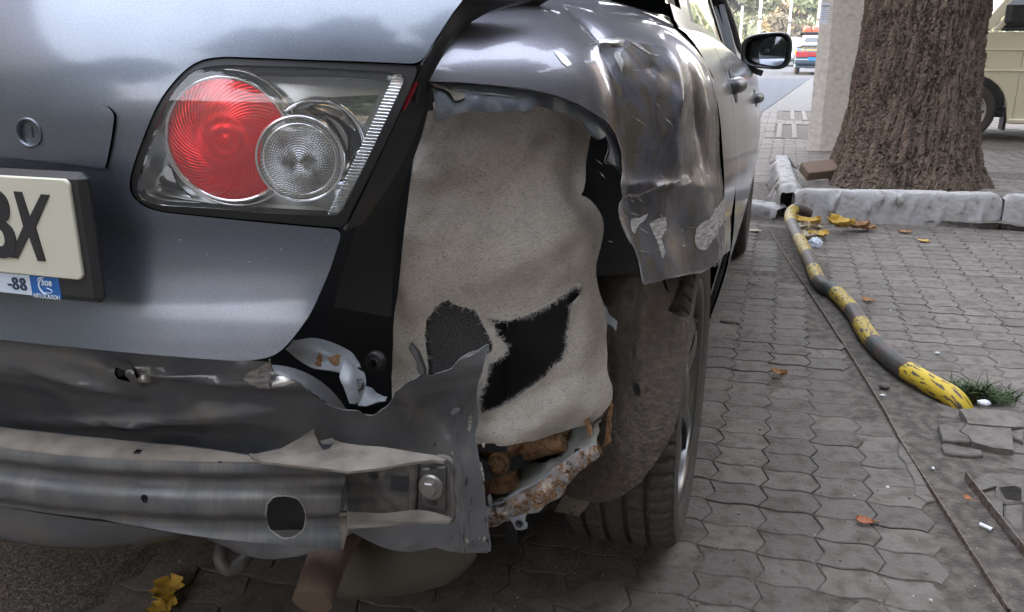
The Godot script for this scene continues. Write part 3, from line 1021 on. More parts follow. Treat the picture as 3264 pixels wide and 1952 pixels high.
	for h in cracked:
		var c := Vector3()
		for q in h[0]: c += q
		c /= h[0].size()
		var o := thing("cracked_paver", h[1], "paver", Vector3(c.x, 0, c.z), "cracked pavers right of the rusty rail")
		put(o, "slab", slab(h[0], Vector3(0, -0.05, 0), 0.004), M.paver_0)
	# concrete edging cemented along the inner side of the steel strip
	var edging := [[[Vector3(1.3388, 0.004, -0.6211), Vector3(1.3511, 0.004, -0.609), Vector3(1.3607, 0.004, -0.5253), Vector3(1.3651, 0.004, -0.5048), Vector3(1.3438, 0.004, -0.4958), Vector3(1.3307, 0.004, -0.5358)], "pale cement wedge at the top of the steel edge"], [[Vector3(1.3437, 0.004, -0.4948), Vector3(1.365, 0.004, -0.5038), Vector3(1.3764, 0.004, -0.3919), Vector3(1.3492, 0.004, -0.3842), Vector3(1.3488, 0.004, -0.4275), Vector3(1.3423, 0.004, -0.4621)], "long pale cement wedge along the steel edge"], [[Vector3(1.3489, 0.004, -0.3824), Vector3(1.3762, 0.004, -0.3905), Vector3(1.3858, 0.004, -0.3277), Vector3(1.3646, 0.004, -0.3114), Vector3(1.3426, 0.004, -0.3389)], "lowest pale cement wedge along the steel edge"]]
	for e in edging:
		var c := Vector3()
		for q in e[0]: c += q
		c /= e[0].size()
		var o := thing("cement_edging", e[1], "edging", Vector3(c.x, 0, c.z), "cement wedges along the steel edge")
		put(o, "slab", slab(e[0], Vector3(0, -0.03, 0), 0.003), M.paver_1)
	# the steel edge and the rusty rail
	var rail := func(line: Array, w: float, h: float) -> ArrayMesh:
		var G := PackedVector3Array()
		for i in line.size() / 2:
			var p := Vector3(line[2 * i], 0, line[2 * i + 1])
			G.append_array([p + Vector3(-w, -0.03, 0), p + Vector3(-w, h, 0), p + Vector3(w, h, 0), p + Vector3(w, -0.03, 0)])
		return grid(G, line.size() / 2, 4)
	var st := thing("steel_edge", "thin steel edge strip set in the paving beside the bent barrier", "edging", Vector3(1.2, 0, -1.6))
	put(st, "strip", rail.call(STRIP, 0.0028, 0.006), M.rail_steel)
	st = thing("rusty_rail", "short rusty rail in the dirt at the lower right corner", "rail", Vector3(1.49, 0, -0.3))
	put(st, "rail", rail.call([RUSTY[0], RUSTY[1], RUSTY[2], RUSTY[3], RUSTY[2] + 0.06, RUSTY[3] + 0.35], 0.003, 0.016), M.rail_steel)

# ---------- what stands around, seen in reflections, some added to shape the light ----------
func leaf_cloud(parent: Node3D, called: String, blobs: Array, count: int, size: float, c0: Color, c1: Color, sd: int):
	var g := RandomNumberGenerator.new()
	g.seed = sd
	var st := SurfaceTool.new()
	st.begin(Mesh.PRIMITIVE_TRIANGLES)
	for k in 5:
		var b := Basis.from_euler(Vector3(g.randf() * TAU, g.randf() * TAU, g.randf() * TAU))
		var o := Vector3(g.randf_range(-0.5, 0.5), g.randf_range(-0.4, 0.4), g.randf_range(-0.5, 0.5))
		st.set_normal((b.z + Vector3.UP * 0.3).normalized())
		var q := [Vector3(-0.02, -0.34, 0), Vector3(0.2, -0.05, 0.03), Vector3(0.05, 0.36, -0.03), Vector3(-0.2, 0.0, 0.03)]
		for w in [0, 2, 1, 0, 3, 2]: st.add_vertex(b * q[w] + o)
	var mesh := st.commit()
	var mm := MultiMesh.new()
	mm.transform_format = MultiMesh.TRANSFORM_3D
	mm.use_colors = true
	mm.mesh = mesh
	mm.instance_count = count
	for k in count:
		var b: Array = blobs[g.randi() % blobs.size()]
		var d := Vector3(g.randfn(), g.randfn(), g.randfn()).normalized() * pow(g.randf(), 0.42)
		var p: Vector3 = b[0] + d * b[1]
		var s := size * g.randf_range(0.6, 1.4)
		mm.set_instance_transform(k, Transform3D(Basis.from_euler(Vector3(g.randf() * TAU, g.randf() * TAU, g.randf() * TAU)).scaled(Vector3(s, s, s)), p - parent.position))
		mm.set_instance_color(k, c0.lerp(c1, g.randf()))
	var o := MultiMeshInstance3D.new()
	o.name = called
	o.multimesh = mm
	o.material_override = M.foliage
	o.set_meta("kind", "stuff")
	parent.add_child(o, true)
func far_tree(called: String, label: String, at: Vector3, height: float, spread: float, low: float, count: int, size: float, c0: Color, c1: Color, sd: int, group := ""):
	var t := thing(called, label, "tree", at, group)
	var g := RandomNumberGenerator.new()
	g.seed = sd
	put(t, "trunk", tube([at + Vector3(0, -0.1, 0), at + Vector3(0.05, height * 0.3, 0), at + Vector3(-0.05, height * 0.6, 0.05), at + Vector3(0, height * 0.9, 0)], [height * 0.022, height * 0.018, height * 0.012, 0.02], 8, 3), M.trunk)
	var blobs := []
	for k in 11:
		var h := g.randf_range(low, 0.88)
		var r := spread * sin(PI * clampf((h - low) / (1.05 - low) * 0.85 + 0.15, 0.0, 1.0))
		var a := g.randf() * TAU
		blobs.append([at + Vector3(cos(a) * r * 0.6, h * height, sin(a) * r * 0.6), Vector3(spread * 0.42, height * 0.13, spread * 0.42) * g.randf_range(0.7, 1.2)])
	for k in 4:
		var b: Array = blobs[k]
		put(t, "limb", tube([at + Vector3(0, height * 0.35, 0), (at + Vector3(0, height * 0.45, 0)).lerp(b[0], 0.5), b[0]], [height * 0.01, height * 0.007, 0.01], 6, 3), M.trunk)
	leaf_cloud(t, "crown", blobs, count, size, c0, c1, sd)

func facade(called: String, label: String, origin: Vector3, along: Vector3, length: float, height: float, depth: float, floors: int, bays: int):
	var b := thing(called, label, "building", origin)
	var out := along.cross(Vector3.UP)                        # the side the windows look to
	var turn := Basis(along, Vector3.UP, -out) if along.cross(Vector3.UP).dot(-out) > 0 else Basis(along, Vector3.UP, along.cross(Vector3.UP))
	put(b, "wall", box(origin + along * length * 0.5 - out * depth * 0.5 + Vector3(0, height * 0.5, 0), Vector3(length, height, depth), 0.0, turn), M.facade)
	put(b, "roof", box(origin + along * length * 0.5 - out * (depth * 0.5 - 0.2) + Vector3(0, height + 0.22, 0), Vector3(length + 0.6, 0.44, depth + 0.6), 0.05, turn), M.facade_dark)
	put(b, "plinth", box(origin + along * length * 0.5 + out * 0.03 + Vector3(0, 0.45, 0), Vector3(length, 0.9, 0.12), 0.0, turn), M.facade_dark)
	var fh := (height - 1.4) / floors
	for f in floors:
		for k in bays:
			var c := origin + along * (length * (k + 0.5) / bays) + Vector3(0, 1.5 + fh * f + fh * 0.38, 0)
			var w := put(b, "window", joined([box(c + out * 0.02, Vector3(1.5, 1.75, 0.12), 0.01, turn), box(c + out * 0.06 + Vector3(0, -0.92, 0), Vector3(1.7, 0.08, 0.26), 0.01, turn)]), M.frame_white)
			put(w, "pane", joined([box(c + out * 0.081 - along * 0.35, Vector3(0.62, 1.55, 0.02), 0.0, turn), box(c + out * 0.081 + along * 0.35, Vector3(0.62, 1.55, 0.02), 0.0, turn)]), M.dark_glass)

func build_surroundings():
	facade("apartment_block", "ochre apartment block across the street, seen in the door mirror", Vector3(-13.5, 0, 50), Vector3(0, 0, -1), 74.0, 18.0, 12.0, 6, 20)
	facade("tall_apartment_block", "tall ochre apartment block right of the pavement, seen in the dented paint", Vector3(13.5, 0, -20), Vector3(0, 0, 1), 64.0, 12.0, 12.0, 4, 16)
	facade("corner_house", "unseen ochre house added behind the camera to block low sky", Vector3(13.0, 0, 42), Vector3(-1, 0, 0), 26.0, 13.0, 10.0, 4, 8)  # added to keep low sky out of the boot lid's reflection
	far_tree("street_tree", "tall dark tree behind the camera on the left, seen in the boot lid", Vector3(-4.5, 0, 13.5), 11.5, 3.2, 0.2, 2600, 0.75, lin(0.03, 0.05, 0.015), lin(0.07, 0.10, 0.03), 61)
	far_tree("street_tree", "second dark tree further left, seen in the boot lid", Vector3(-9.5, 0, 14.0), 11.0, 2.6, 0.2, 2200, 0.75, lin(0.03, 0.05, 0.015), lin(0.07, 0.10, 0.03), 62)
	far_tree("street_tree", "unseen spreading tree added behind the camera to cut sky light", Vector3(3.2, 0, 6.5), 9.5, 4.2, 0.45, 5200, 0.5, lin(0.05, 0.07, 0.02), lin(0.12, 0.12, 0.03), 65)  # crown added out of view to cut the sky light
	far_tree("street_tree", "unseen dark tree added right of the camera to darken the dented paint", Vector3(6.5, 0, 2.0), 10.0, 3.0, 0.12, 3000, 0.6, lin(0.03, 0.05, 0.015), lin(0.08, 0.10, 0.03), 67)  # added out of view to darken what the right side reflects
	far_tree("street_tree", "second unseen dark tree added right of the camera, nearer the van", Vector3(8.0, 0, -3.0), 10.0, 3.0, 0.12, 3000, 0.6, lin(0.03, 0.05, 0.015), lin(0.08, 0.10, 0.03), 68)  # likewise added for a darker right side
	far_tree("street_tree", "unseen dark tree added behind the camera on the right to darken reflections", Vector3(6.5, 0, 12), 11.0, 3.2, 0.15, 2400, 0.75, lin(0.03, 0.05, 0.015), lin(0.07, 0.10, 0.03), 64)  # added out of view to enclose the sky behind

# ---------- the big tree, its kerbs and the concrete pole ----------
func build_tree_and_pole():
	var base := Vector3(1.84, 0.0, -5.16)
	var t := thing("street_tree", "thick rough-barked tree trunk behind the whitewashed kerb", "tree", base)
	var ridge := FastNoiseLite.new()
	ridge.noise_type = FastNoiseLite.TYPE_CELLULAR
	ridge.cellular_return_type = FastNoiseLite.RETURN_DISTANCE2_SUB
	ridge.frequency = 1.0
	ridge.seed = 3
	ridge.domain_warp_enabled = true
	ridge.domain_warp_amplitude = 0.5
	ridge.domain_warp_frequency = 1.2
	var lump := FastNoiseLite.new()
	lump.frequency = 1.0
	lump.fractal_octaves = 4
	var G := PackedVector3Array()
	var C := PackedColorArray()
	var R := 330
	var S := 430
	for r in R:
		var h := -0.05 + pow(float(r) / (R - 1), 1.15) * 2.6
		for c in S + 1:
			var a := TAU * (c % S) / S
			var flare := 0.385 + 0.03 * exp(-h * 0.6) + 0.165 * exp(-maxf(h, 0.0) * 3.1) * (1.0 + 0.28 * sin(a * 5.0 + 0.6) + 0.2 * sin(a * 3.0 + 2.0))
			var q := Vector3(cos(a) * 2.6, h, sin(a) * 2.6)
			var wav := lump.get_noise_3d(q.x * 0.7, h * 1.5, q.z * 0.7)
			var d1: float = ridge.get_noise_3d(q.x * 3.6 + wav * 0.9, h * 2.4, q.z * 3.6) + 1.0
			var d2: float = ridge.get_noise_3d(q.x * 6.5, h * 9.0 + 7.0, q.z * 6.5) + 1.0
			var crack := smoothstep(0.0, 0.28, d1)
			var fine := smoothstep(0.0, 0.35, d2)
			var rr := flare + 0.036 * (crack - 1.0) + 0.011 * (fine - 1.0) + 0.022 * wav + 0.012 * lump.get_noise_3d(q.x * 6.0, h * 8.0, q.z * 6.0)
			G.append(base + Vector3(cos(a) * rr + 0.012 * h, h, -sin(a) * rr))
			var tone := 0.122 + 0.05 * lump.get_noise_3d(q.x * 2.0 + 9.0, h * 2.5, q.z * 2.0) + 0.16 * maxf(0.0, lump.get_noise_3d(q.x * 3.0 + 4.0, h * 4.0, q.z * 3.0) - 0.12) + 0.045 * maxf(0.0, lump.get_noise_3d(q.x * 7.0, h * 9.0 + 5.0, q.z * 7.0))
			C.append(Color(tone * 1.16, tone * 0.89, tone * 0.68))
	var m := grid(G, R, S + 1, 0.0, true)
	var arr := m.surface_get_arrays(0)
	arr[Mesh.ARRAY_COLOR] = C
	var bark := ArrayMesh.new()
	bark.add_surface_from_arrays(Mesh.PRIMITIVE_TRIANGLES, arr)
	put(t, "trunk", bark, M.bark)
	put(t, "upper_trunk", tube([base + Vector3(0.03, 2.5, 0), base + Vector3(0.0, 4.0, 0.1), base + Vector3(-0.2, 6.5, 0.3), base + Vector3(-0.2, 9.0, 0.3)], [0.40, 0.33, 0.22, 0.06], 14, 4), M.trunk)
	var blobs := []
	var g := RandomNumberGenerator.new()
	g.seed = 5
	for k in 16:
		var a := g.randf() * TAU
		var rad := g.randf_range(0.8, 3.6)
		blobs.append([base + Vector3(cos(a) * rad + 0.5, g.randf_range(5.2, 9.5), sin(a) * rad - 0.5), Vector3(1.6, 1.0, 1.6) * g.randf_range(0.7, 1.15)])
	for k in 7:
		put(t, "limb", tube([base + Vector3(0, 3.2 + 0.3 * k, 0), (base + Vector3(0, 5.0, 0)).lerp(blobs[k][0], 0.55), blobs[k][0]], [0.14, 0.09, 0.02], 8, 4), M.trunk)
	leaf_cloud(t, "crown", blobs, 9500, 0.40, lin(0.05, 0.075, 0.02), lin(0.13, 0.13, 0.03), 66)
	# earth in the pit
	var bumpy := FastNoiseLite.new()
	bumpy.frequency = 2.2
	bumpy.fractal_octaves = 4
	var E := PackedVector3Array()
	for r in 40:
		for c in 60:
			var x := 1.04 + 2.6 * c / 59.0
			var z := -3.66 - 2.5 * r / 39.0
			E.append(Vector3(x, 0.03 + 0.03 * bumpy.get_noise_2d(x, z) - 0.06 * smoothstep(0.7, 1.0, r / 39.0), z))
	var soil := structure("earth", grid(E, 40, 60), M.dirt)
	# kerbs round the pit
	var kerb := func(label: String, a: Vector3, b: Vector3, w: float, h: float, sd: int, worn: float) -> void:
		var o := thing("kerb_stone", label, "kerb", (a + b) * 0.5, "whitewashed kerb stones round the tree")
		var n := FastNoiseLite.new()
		n.seed = sd
		n.frequency = 5.0
		n.fractal_octaves = 4
		var along := (b - a).normalized()
		var side := along.cross(Vector3.UP)
		var K := PackedVector3Array()
		var prof := [[0.0, -0.08], [0.0, 0.3], [0.0, 0.6], [0.03, 0.85], [0.09, 0.97], [0.2, 1.0], [0.4, 1.0], [0.6, 1.0], [0.8, 1.0], [0.92, 0.96], [1.0, 0.85], [1.0, 0.5], [1.0, -0.08]]
		var n_along := maxi(24, int((b - a).length() / 0.012))
		for i in n_along + 1:
			var t2 := float(i) / n_along
			var end := minf(t2, 1.0 - t2) * (b - a).length()
			var cap := 1.0 - 0.16 * exp(-end * end / 0.0004)
			for q in prof:
				var p: Vector3 = a.lerp(b, t2) - side * (q[0] - 0.5) * w * cap + Vector3(0, q[1] * h * (cap if q[1] > 0.0 else 1.0), 0)
				var d := n.get_noise_3dv(p) * 0.007 * worn + n.get_noise_3dv(p * 4.0) * 0.0035 * worn
				var chip := maxf(0.0, n.get_noise_3dv(p * 1.7 + Vector3(9, 0, 0)) - 0.26) * 0.10 * worn
				K.append(p + Vector3(0, (d - chip) * (1.0 if q[1] > 0.1 else 0.0), 0) + side * (chip - d) * (1.0 if q[0] < 0.5 else -1.0))
		var C2 := prof.size()
		var list := [grid(K, n_along + 1, C2)]
		for e in [0, n_along]:
			var cap_pts := []
			for c in C2: cap_pts.append(K[e * C2 + c])
			list.append(slab(cap_pts, along * (0.004 if e == 0 else -0.004)))
		put(o, "stone", joined(list), M.whitewash)
	kerb.call("long whitewashed kerb stone in front of the tree", Vector3(1.0853, 0, -3.6156), Vector3(2.1897, 0, -3.7808), 0.12, 0.185, 1, 1.0)
	kerb.call("right whitewashed kerb stone cut by the edge of the picture", Vector3(2.2069, 0, -3.7813), Vector3(3.35, 0, -3.80), 0.12, 0.185, 2, 1.3)
	kerb.call("broken kerb stone running back from the left end of the long one", Vector3(1.0615, 0, -3.6621), Vector3(1.0, 0, -5.25), 0.11, 0.19, 3, 2.0)
	kerb.call("low kerb stump lying left of the long kerb stone", Vector3(0.80, 0, -3.78), Vector3(1.03, 0, -3.66), 0.16, 0.075, 4, 1.6)
	# brick by the roots
	var br := thing("loose_brick", "brown clay brick lying between the kerb and the tree roots", "brick", Vector3(1.26, 0.07, -5.03))
	put(br, "brick", box(Vector3(1.27, 0.12, -4.98), Vector3(0.25, 0.075, 0.13), 0.006, Basis.from_euler(Vector3(0.5, 0.55, 0.1))), M.brick_clay)
	# concrete lamp pole
	var pole := thing("concrete_pole", "pale tapered concrete pole behind the big tree trunk", "pole", Vector3(1.4, 0, -7.5))
	var P := PackedVector3Array()
	var foot := [Vector3(1.236, 0, -7.325), Vector3(1.352, 0, -7.287), Vector3(1.66, 0, -7.47), Vector3(1.70, 0, -7.66), Vector3(1.44, 0, -7.78), Vector3(1.26, 0, -7.62)]
	var mid := Vector3(1.45, 0, -7.5)
	for r in 18:
		var h := 7.0 * pow(r / 17.0, 1.4) - 0.02
		for c in 7:
			var q: Vector3 = foot[c % 6]
			var s := 1.0 - 0.045 * h
			P.append(mid + (q - mid) * s + Vector3(-0.012 * h, h, 0))
	var sides := []
	for c in 6:                                       # flat faces with crisp arrises
		var strip := PackedVector3Array()
		for r in 18:
			for k in 5:
				strip.append(P[r * 7 + c].lerp(P[r * 7 + c + 1], 0.012 + 0.976 * k / 4.0))
		sides.append(grid(strip, 18, 5))
		var arris := PackedVector3Array()
		for r in 18:
			arris.append(P[r * 7 + c].lerp(P[r * 7 + (c + 5) % 6], 0.012))
			arris.append(P[r * 7 + c].lerp(P[r * 7 + c + 1], 0.012))
		sides.append(grid(arris, 18, 2))
	put(pole, "shaft", joined(sides), M.pole_concrete)
	# paper notice pasted on its left face
	var note := thing("paper_notice", "torn white paper notice pasted on the concrete pole", "notice", Vector3(1.26, 1.17, -7.3))
	var face_n: Vector3 = (foot[1] - foot[0]).cross(Vector3.UP).normalized() * -1.0
	if face_n.z < 0: face_n = -face_n
	var on := func(u: float, h: float) -> Vector3:
		var s := 1.0 - 0.045 * h
		var a: Vector3 = mid + (foot[0] - mid) * s + Vector3(-0.012 * h, h, 0)
		var b: Vector3 = mid + (foot[1] - mid) * s + Vector3(-0.012 * h, h, 0)
		return a.lerp(b, u) + face_n * 0.004
	put(note, "sheet", slab([on.call(-0.04, 1.185), on.call(0.20, 1.19), on.call(0.22, 1.215), on.call(0.25, 1.178), on.call(0.62, 1.172), on.call(0.74, 1.36), on.call(0.1, 1.372)], -face_n * 0.002), M.paper)
	for k in 7:
		var h := 1.345 - 0.02 * k
		var w := 0.55 if k == 0 else rng.randf_range(0.36, 0.55)
		put(note, "print_line", slab([on.call(0.14, h) + face_n * 0.001, on.call(0.14 + w, h - 0.003) + face_n * 0.001, on.call(0.14 + w, h - (0.013 if k == 0 else 0.006)) + face_n * 0.001, on.call(0.14, h - (0.010 if k == 0 else 0.004)) + face_n * 0.001], -face_n * 0.0006), M.strip_ink if k == 0 else M.far_asphalt)
	# drain gratings in the pavement
	for d in [[[0.9829, -10.3464, 1.1415, -10.2635, 1.0868, -8.5545, 0.8971, -8.495], "nearest drain grating in the pavement, full of leaves"], [[1.1049, -12.7914, 1.3554, -12.6804, 1.238, -11.2873, 1.034, -11.0118], "second drain grating further along the pavement"]]:
		var q := pts(d[0])
		var c := (q[0] + q[1] + q[2] + q[3]) * 0.25
		var o := thing("drain_grating", d[1], "drain", Vector3(c.x, 0, c.y), "drain gratings in the pavement")
		var len_z := absf(q[0].y - q[3].y)
		put(o, "pit", box(Vector3(c.x, -0.03, c.y), Vector3(0.5, 0.02, len_z), 0.0), M.leaf_brown)
		for k in 2:
			put(o, "bar", box(Vector3(c.x - 0.07 + 0.17 * k, 0.0, c.y), Vector3(0.06, 0.02, len_z), 0.004), M.paver_2)
		for e in [-1, 1]:
			put(o, "frame", box(Vector3(c.x + 0.03, -0.002, c.y + e * len_z * 0.5), Vector3(0.5, 0.016, 0.05), 0.004), M.paver_1)

# ---------- far end of the street ----------
func build_far_street():
	far_tree("leafy_tree", "broad grey-green tree at the far left, behind the nearest lamp post", Vector3(-8.2, 0, -62), 12.0, 4.6, 0.1, 3800, 0.62, lin(0.06, 0.09, 0.035), lin(0.22, 0.21, 0.06), 71, "trees at the end of the street")
	far_tree("leafy_tree", "yellowing tree just right of the nearest lamp post", Vector3(-3.6, 0, -66), 8.0, 3.6, 0.05, 3000, 0.6, lin(0.09, 0.10, 0.045), lin(0.24, 0.21, 0.07), 72, "trees at the end of the street")
	far_tree("leafy_tree", "low reddish tree in the gap between the tall trees", Vector3(0.4, 0, -72), 5.6, 2.6, 0.05, 1800, 0.5, lin(0.16, 0.10, 0.05), lin(0.28, 0.20, 0.09), 73, "trees at the end of the street")
	far_tree("leafy_tree", "dense dark tree above the patrol car", Vector3(4.4, 0, -68), 8.2, 3.4, 0.05, 3000, 0.6, lin(0.055, 0.085, 0.03), lin(0.22, 0.21, 0.05), 74, "trees at the end of the street")
	far_tree("leafy_tree", "tree behind the patrol car at the right, half hidden by the pole", Vector3(9.5, 0, -74), 9.5, 4.0, 0.05, 2600, 0.6, lin(0.07, 0.09, 0.04), lin(0.2, 0.19, 0.06), 75, "trees at the end of the street")
	far_tree("leafy_tree", "tall tree furthest left, mostly hidden by the crashed car", Vector3(-15.0, 0, -60), 13.0, 5.0, 0.1, 2600, 0.65, lin(0.06, 0.085, 0.05), lin(0.15, 0.16, 0.07), 76, "trees at the end of the street")
	far_tree("leafy_tree", "distant tree far behind the van", Vector3(17.0, 0, -40), 12.0, 4.6, 0.1, 2600, 0.7, lin(0.08, 0.10, 0.04), lin(0.24, 0.22, 0.06), 77, "trees at the end of the street")
	# hedge that closes the street
	var hedge := thing("hedge", "tall uneven hedge closing the end of the street", "hedge", Vector3(0, 0, -84))
	var blobs := []
	for k in 30: blobs.append([Vector3(-30.0 + 2.1 * k, 2.4 + 0.5 * sin(k * 1.7), -84), Vector3(2.0, 2.7, 1.4)])
	leaf_cloud(hedge, "foliage", blobs, 11000, 0.6, lin(0.06, 0.08, 0.03), lin(0.19, 0.16, 0.05), 78)
	# lamp posts
	var post := func(label: String, at: Vector3, h: float, r: float):
		var o := thing("lamp_post", label, "lamp post", at, "white posts along the street")
		put(o, "shaft", tube([at + Vector3(0, -0.1, 0), at + Vector3(0, h * 0.5, 0), at + Vector3(0, h, 0)], [r, r * 0.8, r * 0.6], 10, 3), M.pole_white)
		if h > 5.0:
			put(o, "arm", tube([at + Vector3(0, h - 0.1, 0), at + Vector3(0.5, h + 0.25, 0), at + Vector3(1.2, h + 0.35, 0)], [0.05, 0.045, 0.04], 6, 4), M.pole_white)
			put(o, "lamp_head", box(at + Vector3(1.4, h + 0.33, 0), Vector3(0.55, 0.12, 0.22), 0.03), M.frame_white)
		put(o, "band", tube([at + Vector3(0, h * 0.36, 0), at + Vector3(0, h * 0.36 + 0.12, 0)], [r * 1.15, r * 1.15], 10, 1), M.rail_steel)
	post.call("nearest white lamp post, left of the door mirror's top", Vector3(-1.18, 0, -40), 2.75, 0.075)
	post.call("second white post right of the nearest one", Vector3(-0.86, 0, -54), 7.0, 0.11)
	post.call("third white post, short and far, above the mirror", Vector3(0.85, 0, -62), 7.0, 0.12)
	post.call("pale post right of the patrol car's siren bar", Vector3(2.52, 0, -56), 7.0, 0.10)
	# red-lettered notice board
	var b := thing("notice_board", "small pale board with red letters in the gap beside the mirror", "sign", Vector3(-0.95, 0, -28.0))
	put(b, "board", box(Vector3(-0.95, 1.02, -28.0), Vector3(0.5, 0.36, 0.03), 0.004), M.frame_white)
	put(b, "post", tube([Vector3(-0.95, 0, -28.03), Vector3(-0.95, 1.2, -28.03)], [0.025, 0.025], 8, 1), M.rail_steel)
	var red := put(b, "letters", lettering("OTZA", 0.14, 0.006, true), M.patrol_red)
	red.position = Vector3(-0.95, 1.09, -27.98) - b.position
	var ink := put(b, "small_print", lettering("OTZA", 0.08, 0.006), M.strip_ink)
	ink.position = Vector3(-0.95, 0.94, -27.98) - b.position
	# patrol car
	var at := Vector3(2.02, 0.0, -32.5)
	var c := thing("patrol_car", "dark blue patrol car with red siren bar and yellow lettered band", "car", at)
	var prof := [0.42, 0.30, 0.40, 0.62, 0.42, 0.86, 0.55, 0.94, 0.9, 0.96, 1.25, 1.33, 1.5, 1.37, 2.5, 1.36, 3.1, 0.98, 4.1, 0.86, 4.3, 0.55, 4.25, 0.3]
	put(c, "body", _car_shell(at, [0.0, 0.34, 0.0, 0.60, 0.02, 0.86, 0.12, 0.97, 0.32, 0.98, 2.9, 0.96, 3.95, 0.84, 4.15, 0.6, 4.1, 0.3, 0.1, 0.24], 1.65, 0.06), M.patrol_blue)
	put(c, "cabin", _car_shell(at, [0.32, 0.97, 0.62, 1.34, 0.75, 1.39, 2.1, 1.39, 2.95, 0.95], 1.42, 0.13), M.patrol_white)
	put(c, "rear_window", slab([at + Vector3(-0.58, 1.00, -0.17), at + Vector3(0.58, 1.00, -0.17), at + Vector3(0.50, 1.31, -0.44), at + Vector3(-0.50, 1.31, -0.44)], Vector3(0, -0.01, -0.02)), M.dark_glass)
	put(c, "bumper", box(at + Vector3(0, 0.47, 0.07), Vector3(1.66, 0.2, 0.18), 0.05), M.patrol_blue)
	put(c, "lettered_band", box(at + Vector3(0.05, 0.905, -0.055), Vector3(1.3, 0.12, 0.02), 0.004, Basis.from_euler(Vector3(-0.7, 0, 0))), M.patrol_yellow)
	var word := put(c, "lettering", lettering("ДЕРЖАВТОІНСПЕКЦІЯ", 0.085, 0.004, true), M.strip_ink)
	word.transform = Transform3D(Basis.from_euler(Vector3(-0.7, 0, 0)).scaled(Vector3(0.92, 1, 1)), Vector3(0.05, 0.915, -0.038))
	for s in [-1, 1]:
		put(c, "tail_lamp", box(at + Vector3(0.58 * s, 0.72, 0.0), Vector3(0.42, 0.19, 0.06), 0.01), M.patrol_red)
		put(c, "side_flash", box(at + Vector3(0.80 * s, 0.80, -0.25), Vector3(0.06, 0.14, 0.5), 0.02), M.patrol_yellow)
		put(c, "wheel", lathe([0.0, -0.09, 0.22, -0.09, 0.29, -0.07, 0.3, 0.0, 0.29, 0.07, 0.22, 0.09, 0.0, 0.09], 24, facing(at + Vector3(0.69 * s, 0.29, -0.75), Vector3.RIGHT)), M.tyre_rubber)
		put(c, "wheel", lathe([0.0, -0.09, 0.22, -0.09, 0.29, -0.07, 0.3, 0.0, 0.29, 0.07, 0.22, 0.09, 0.0, 0.09], 24, facing(at + Vector3(0.69 * s, 0.29, -3.2), Vector3.RIGHT)), M.tyre_rubber)
		put(c, "siren_lamp", lathe([0.13, 0.0, 0.14, 0.06, 0.125, 0.16, 0.09, 0.2, 0.0, 0.21], 20, Transform3D(Basis(), at + Vector3(-0.47 + (0.31 if s > 0 else 0.0), 1.52, -1.2))), M.siren_red)
	put(c, "tail_panel", box(at + Vector3(0, 0.72, 0.005), Vector3(0.8, 0.15, 0.03), 0.004), M.patrol_red)
	put(c, "siren_bar", box(at + Vector3(-0.1, 1.49, -1.2), Vector3(1.15, 0.06, 0.26), 0.02), M.dark_trim)
	put(c, "roof_rack", box(at + Vector3(-0.1, 1.43, -1.2), Vector3(1.2, 0.06, 0.1), 0.01), M.dark_trim)
	put(c, "tow_bar", box(at + Vector3(0, 0.28, 0.05), Vector3(0.9, 0.1, 0.12), 0.02), M.dark_trim)
	var np := put(c, "number_plate", box(at + Vector3(-0.08, 0.555, 0.17), Vector3(0.52, 0.125, 0.015), 0.01), M.plate_blue)
	var dig := put(np, "digits", lettering("- о 2", 0.085, 0.004, true), M.print_white)
	dig.position = Vector3(-0.08, 0.558, 0.182)
	# white car ahead of it
	at = Vector3(0.98, 0, -47.0)
	c = thing("white_car", "small white car half hidden behind the door mirror", "car", at)
	put(c, "body", _car_shell(at, [0.0, 0.3, 0.0, 0.8, 0.15, 0.92, 3.0, 0.9, 3.9, 0.75, 4.0, 0.3], 1.65, 0.05), M.patrol_white)
	put(c, "cabin", _car_shell(at, [0.25, 0.9, 0.7, 1.4, 2.0, 1.42, 2.9, 0.9], 1.4, 0.12), M.patrol_white)
	put(c, "rear_window", slab([at + Vector3(-0.55, 0.98, -0.27), at + Vector3(0.55, 0.98, -0.27), at + Vector3(0.48, 1.32, -0.58), at + Vector3(-0.48, 1.32, -0.58)], Vector3(0, -0.01, -0.02)), M.dark_glass)
	put(c, "tail_lamp", box(at + Vector3(-0.7, 0.74, 0.0), Vector3(0.2, 0.2, 0.04), 0.01), M.patrol_red)
	put(c, "tail_lamp", box(at + Vector3(0.7, 0.74, 0.0), Vector3(0.2, 0.2, 0.04), 0.01), M.patrol_red)
	for s in [-1, 1]:
		for z in [-0.75, -3.1]:
			put(c, "wheel", lathe([0.0, -0.09, 0.22, -0.09, 0.29, -0.07, 0.3, 0.0, 0.29, 0.07, 0.22, 0.09, 0.0, 0.09], 20, facing(at + Vector3(0.69 * s, 0.29, z), Vector3.RIGHT)), M.tyre_rubber)

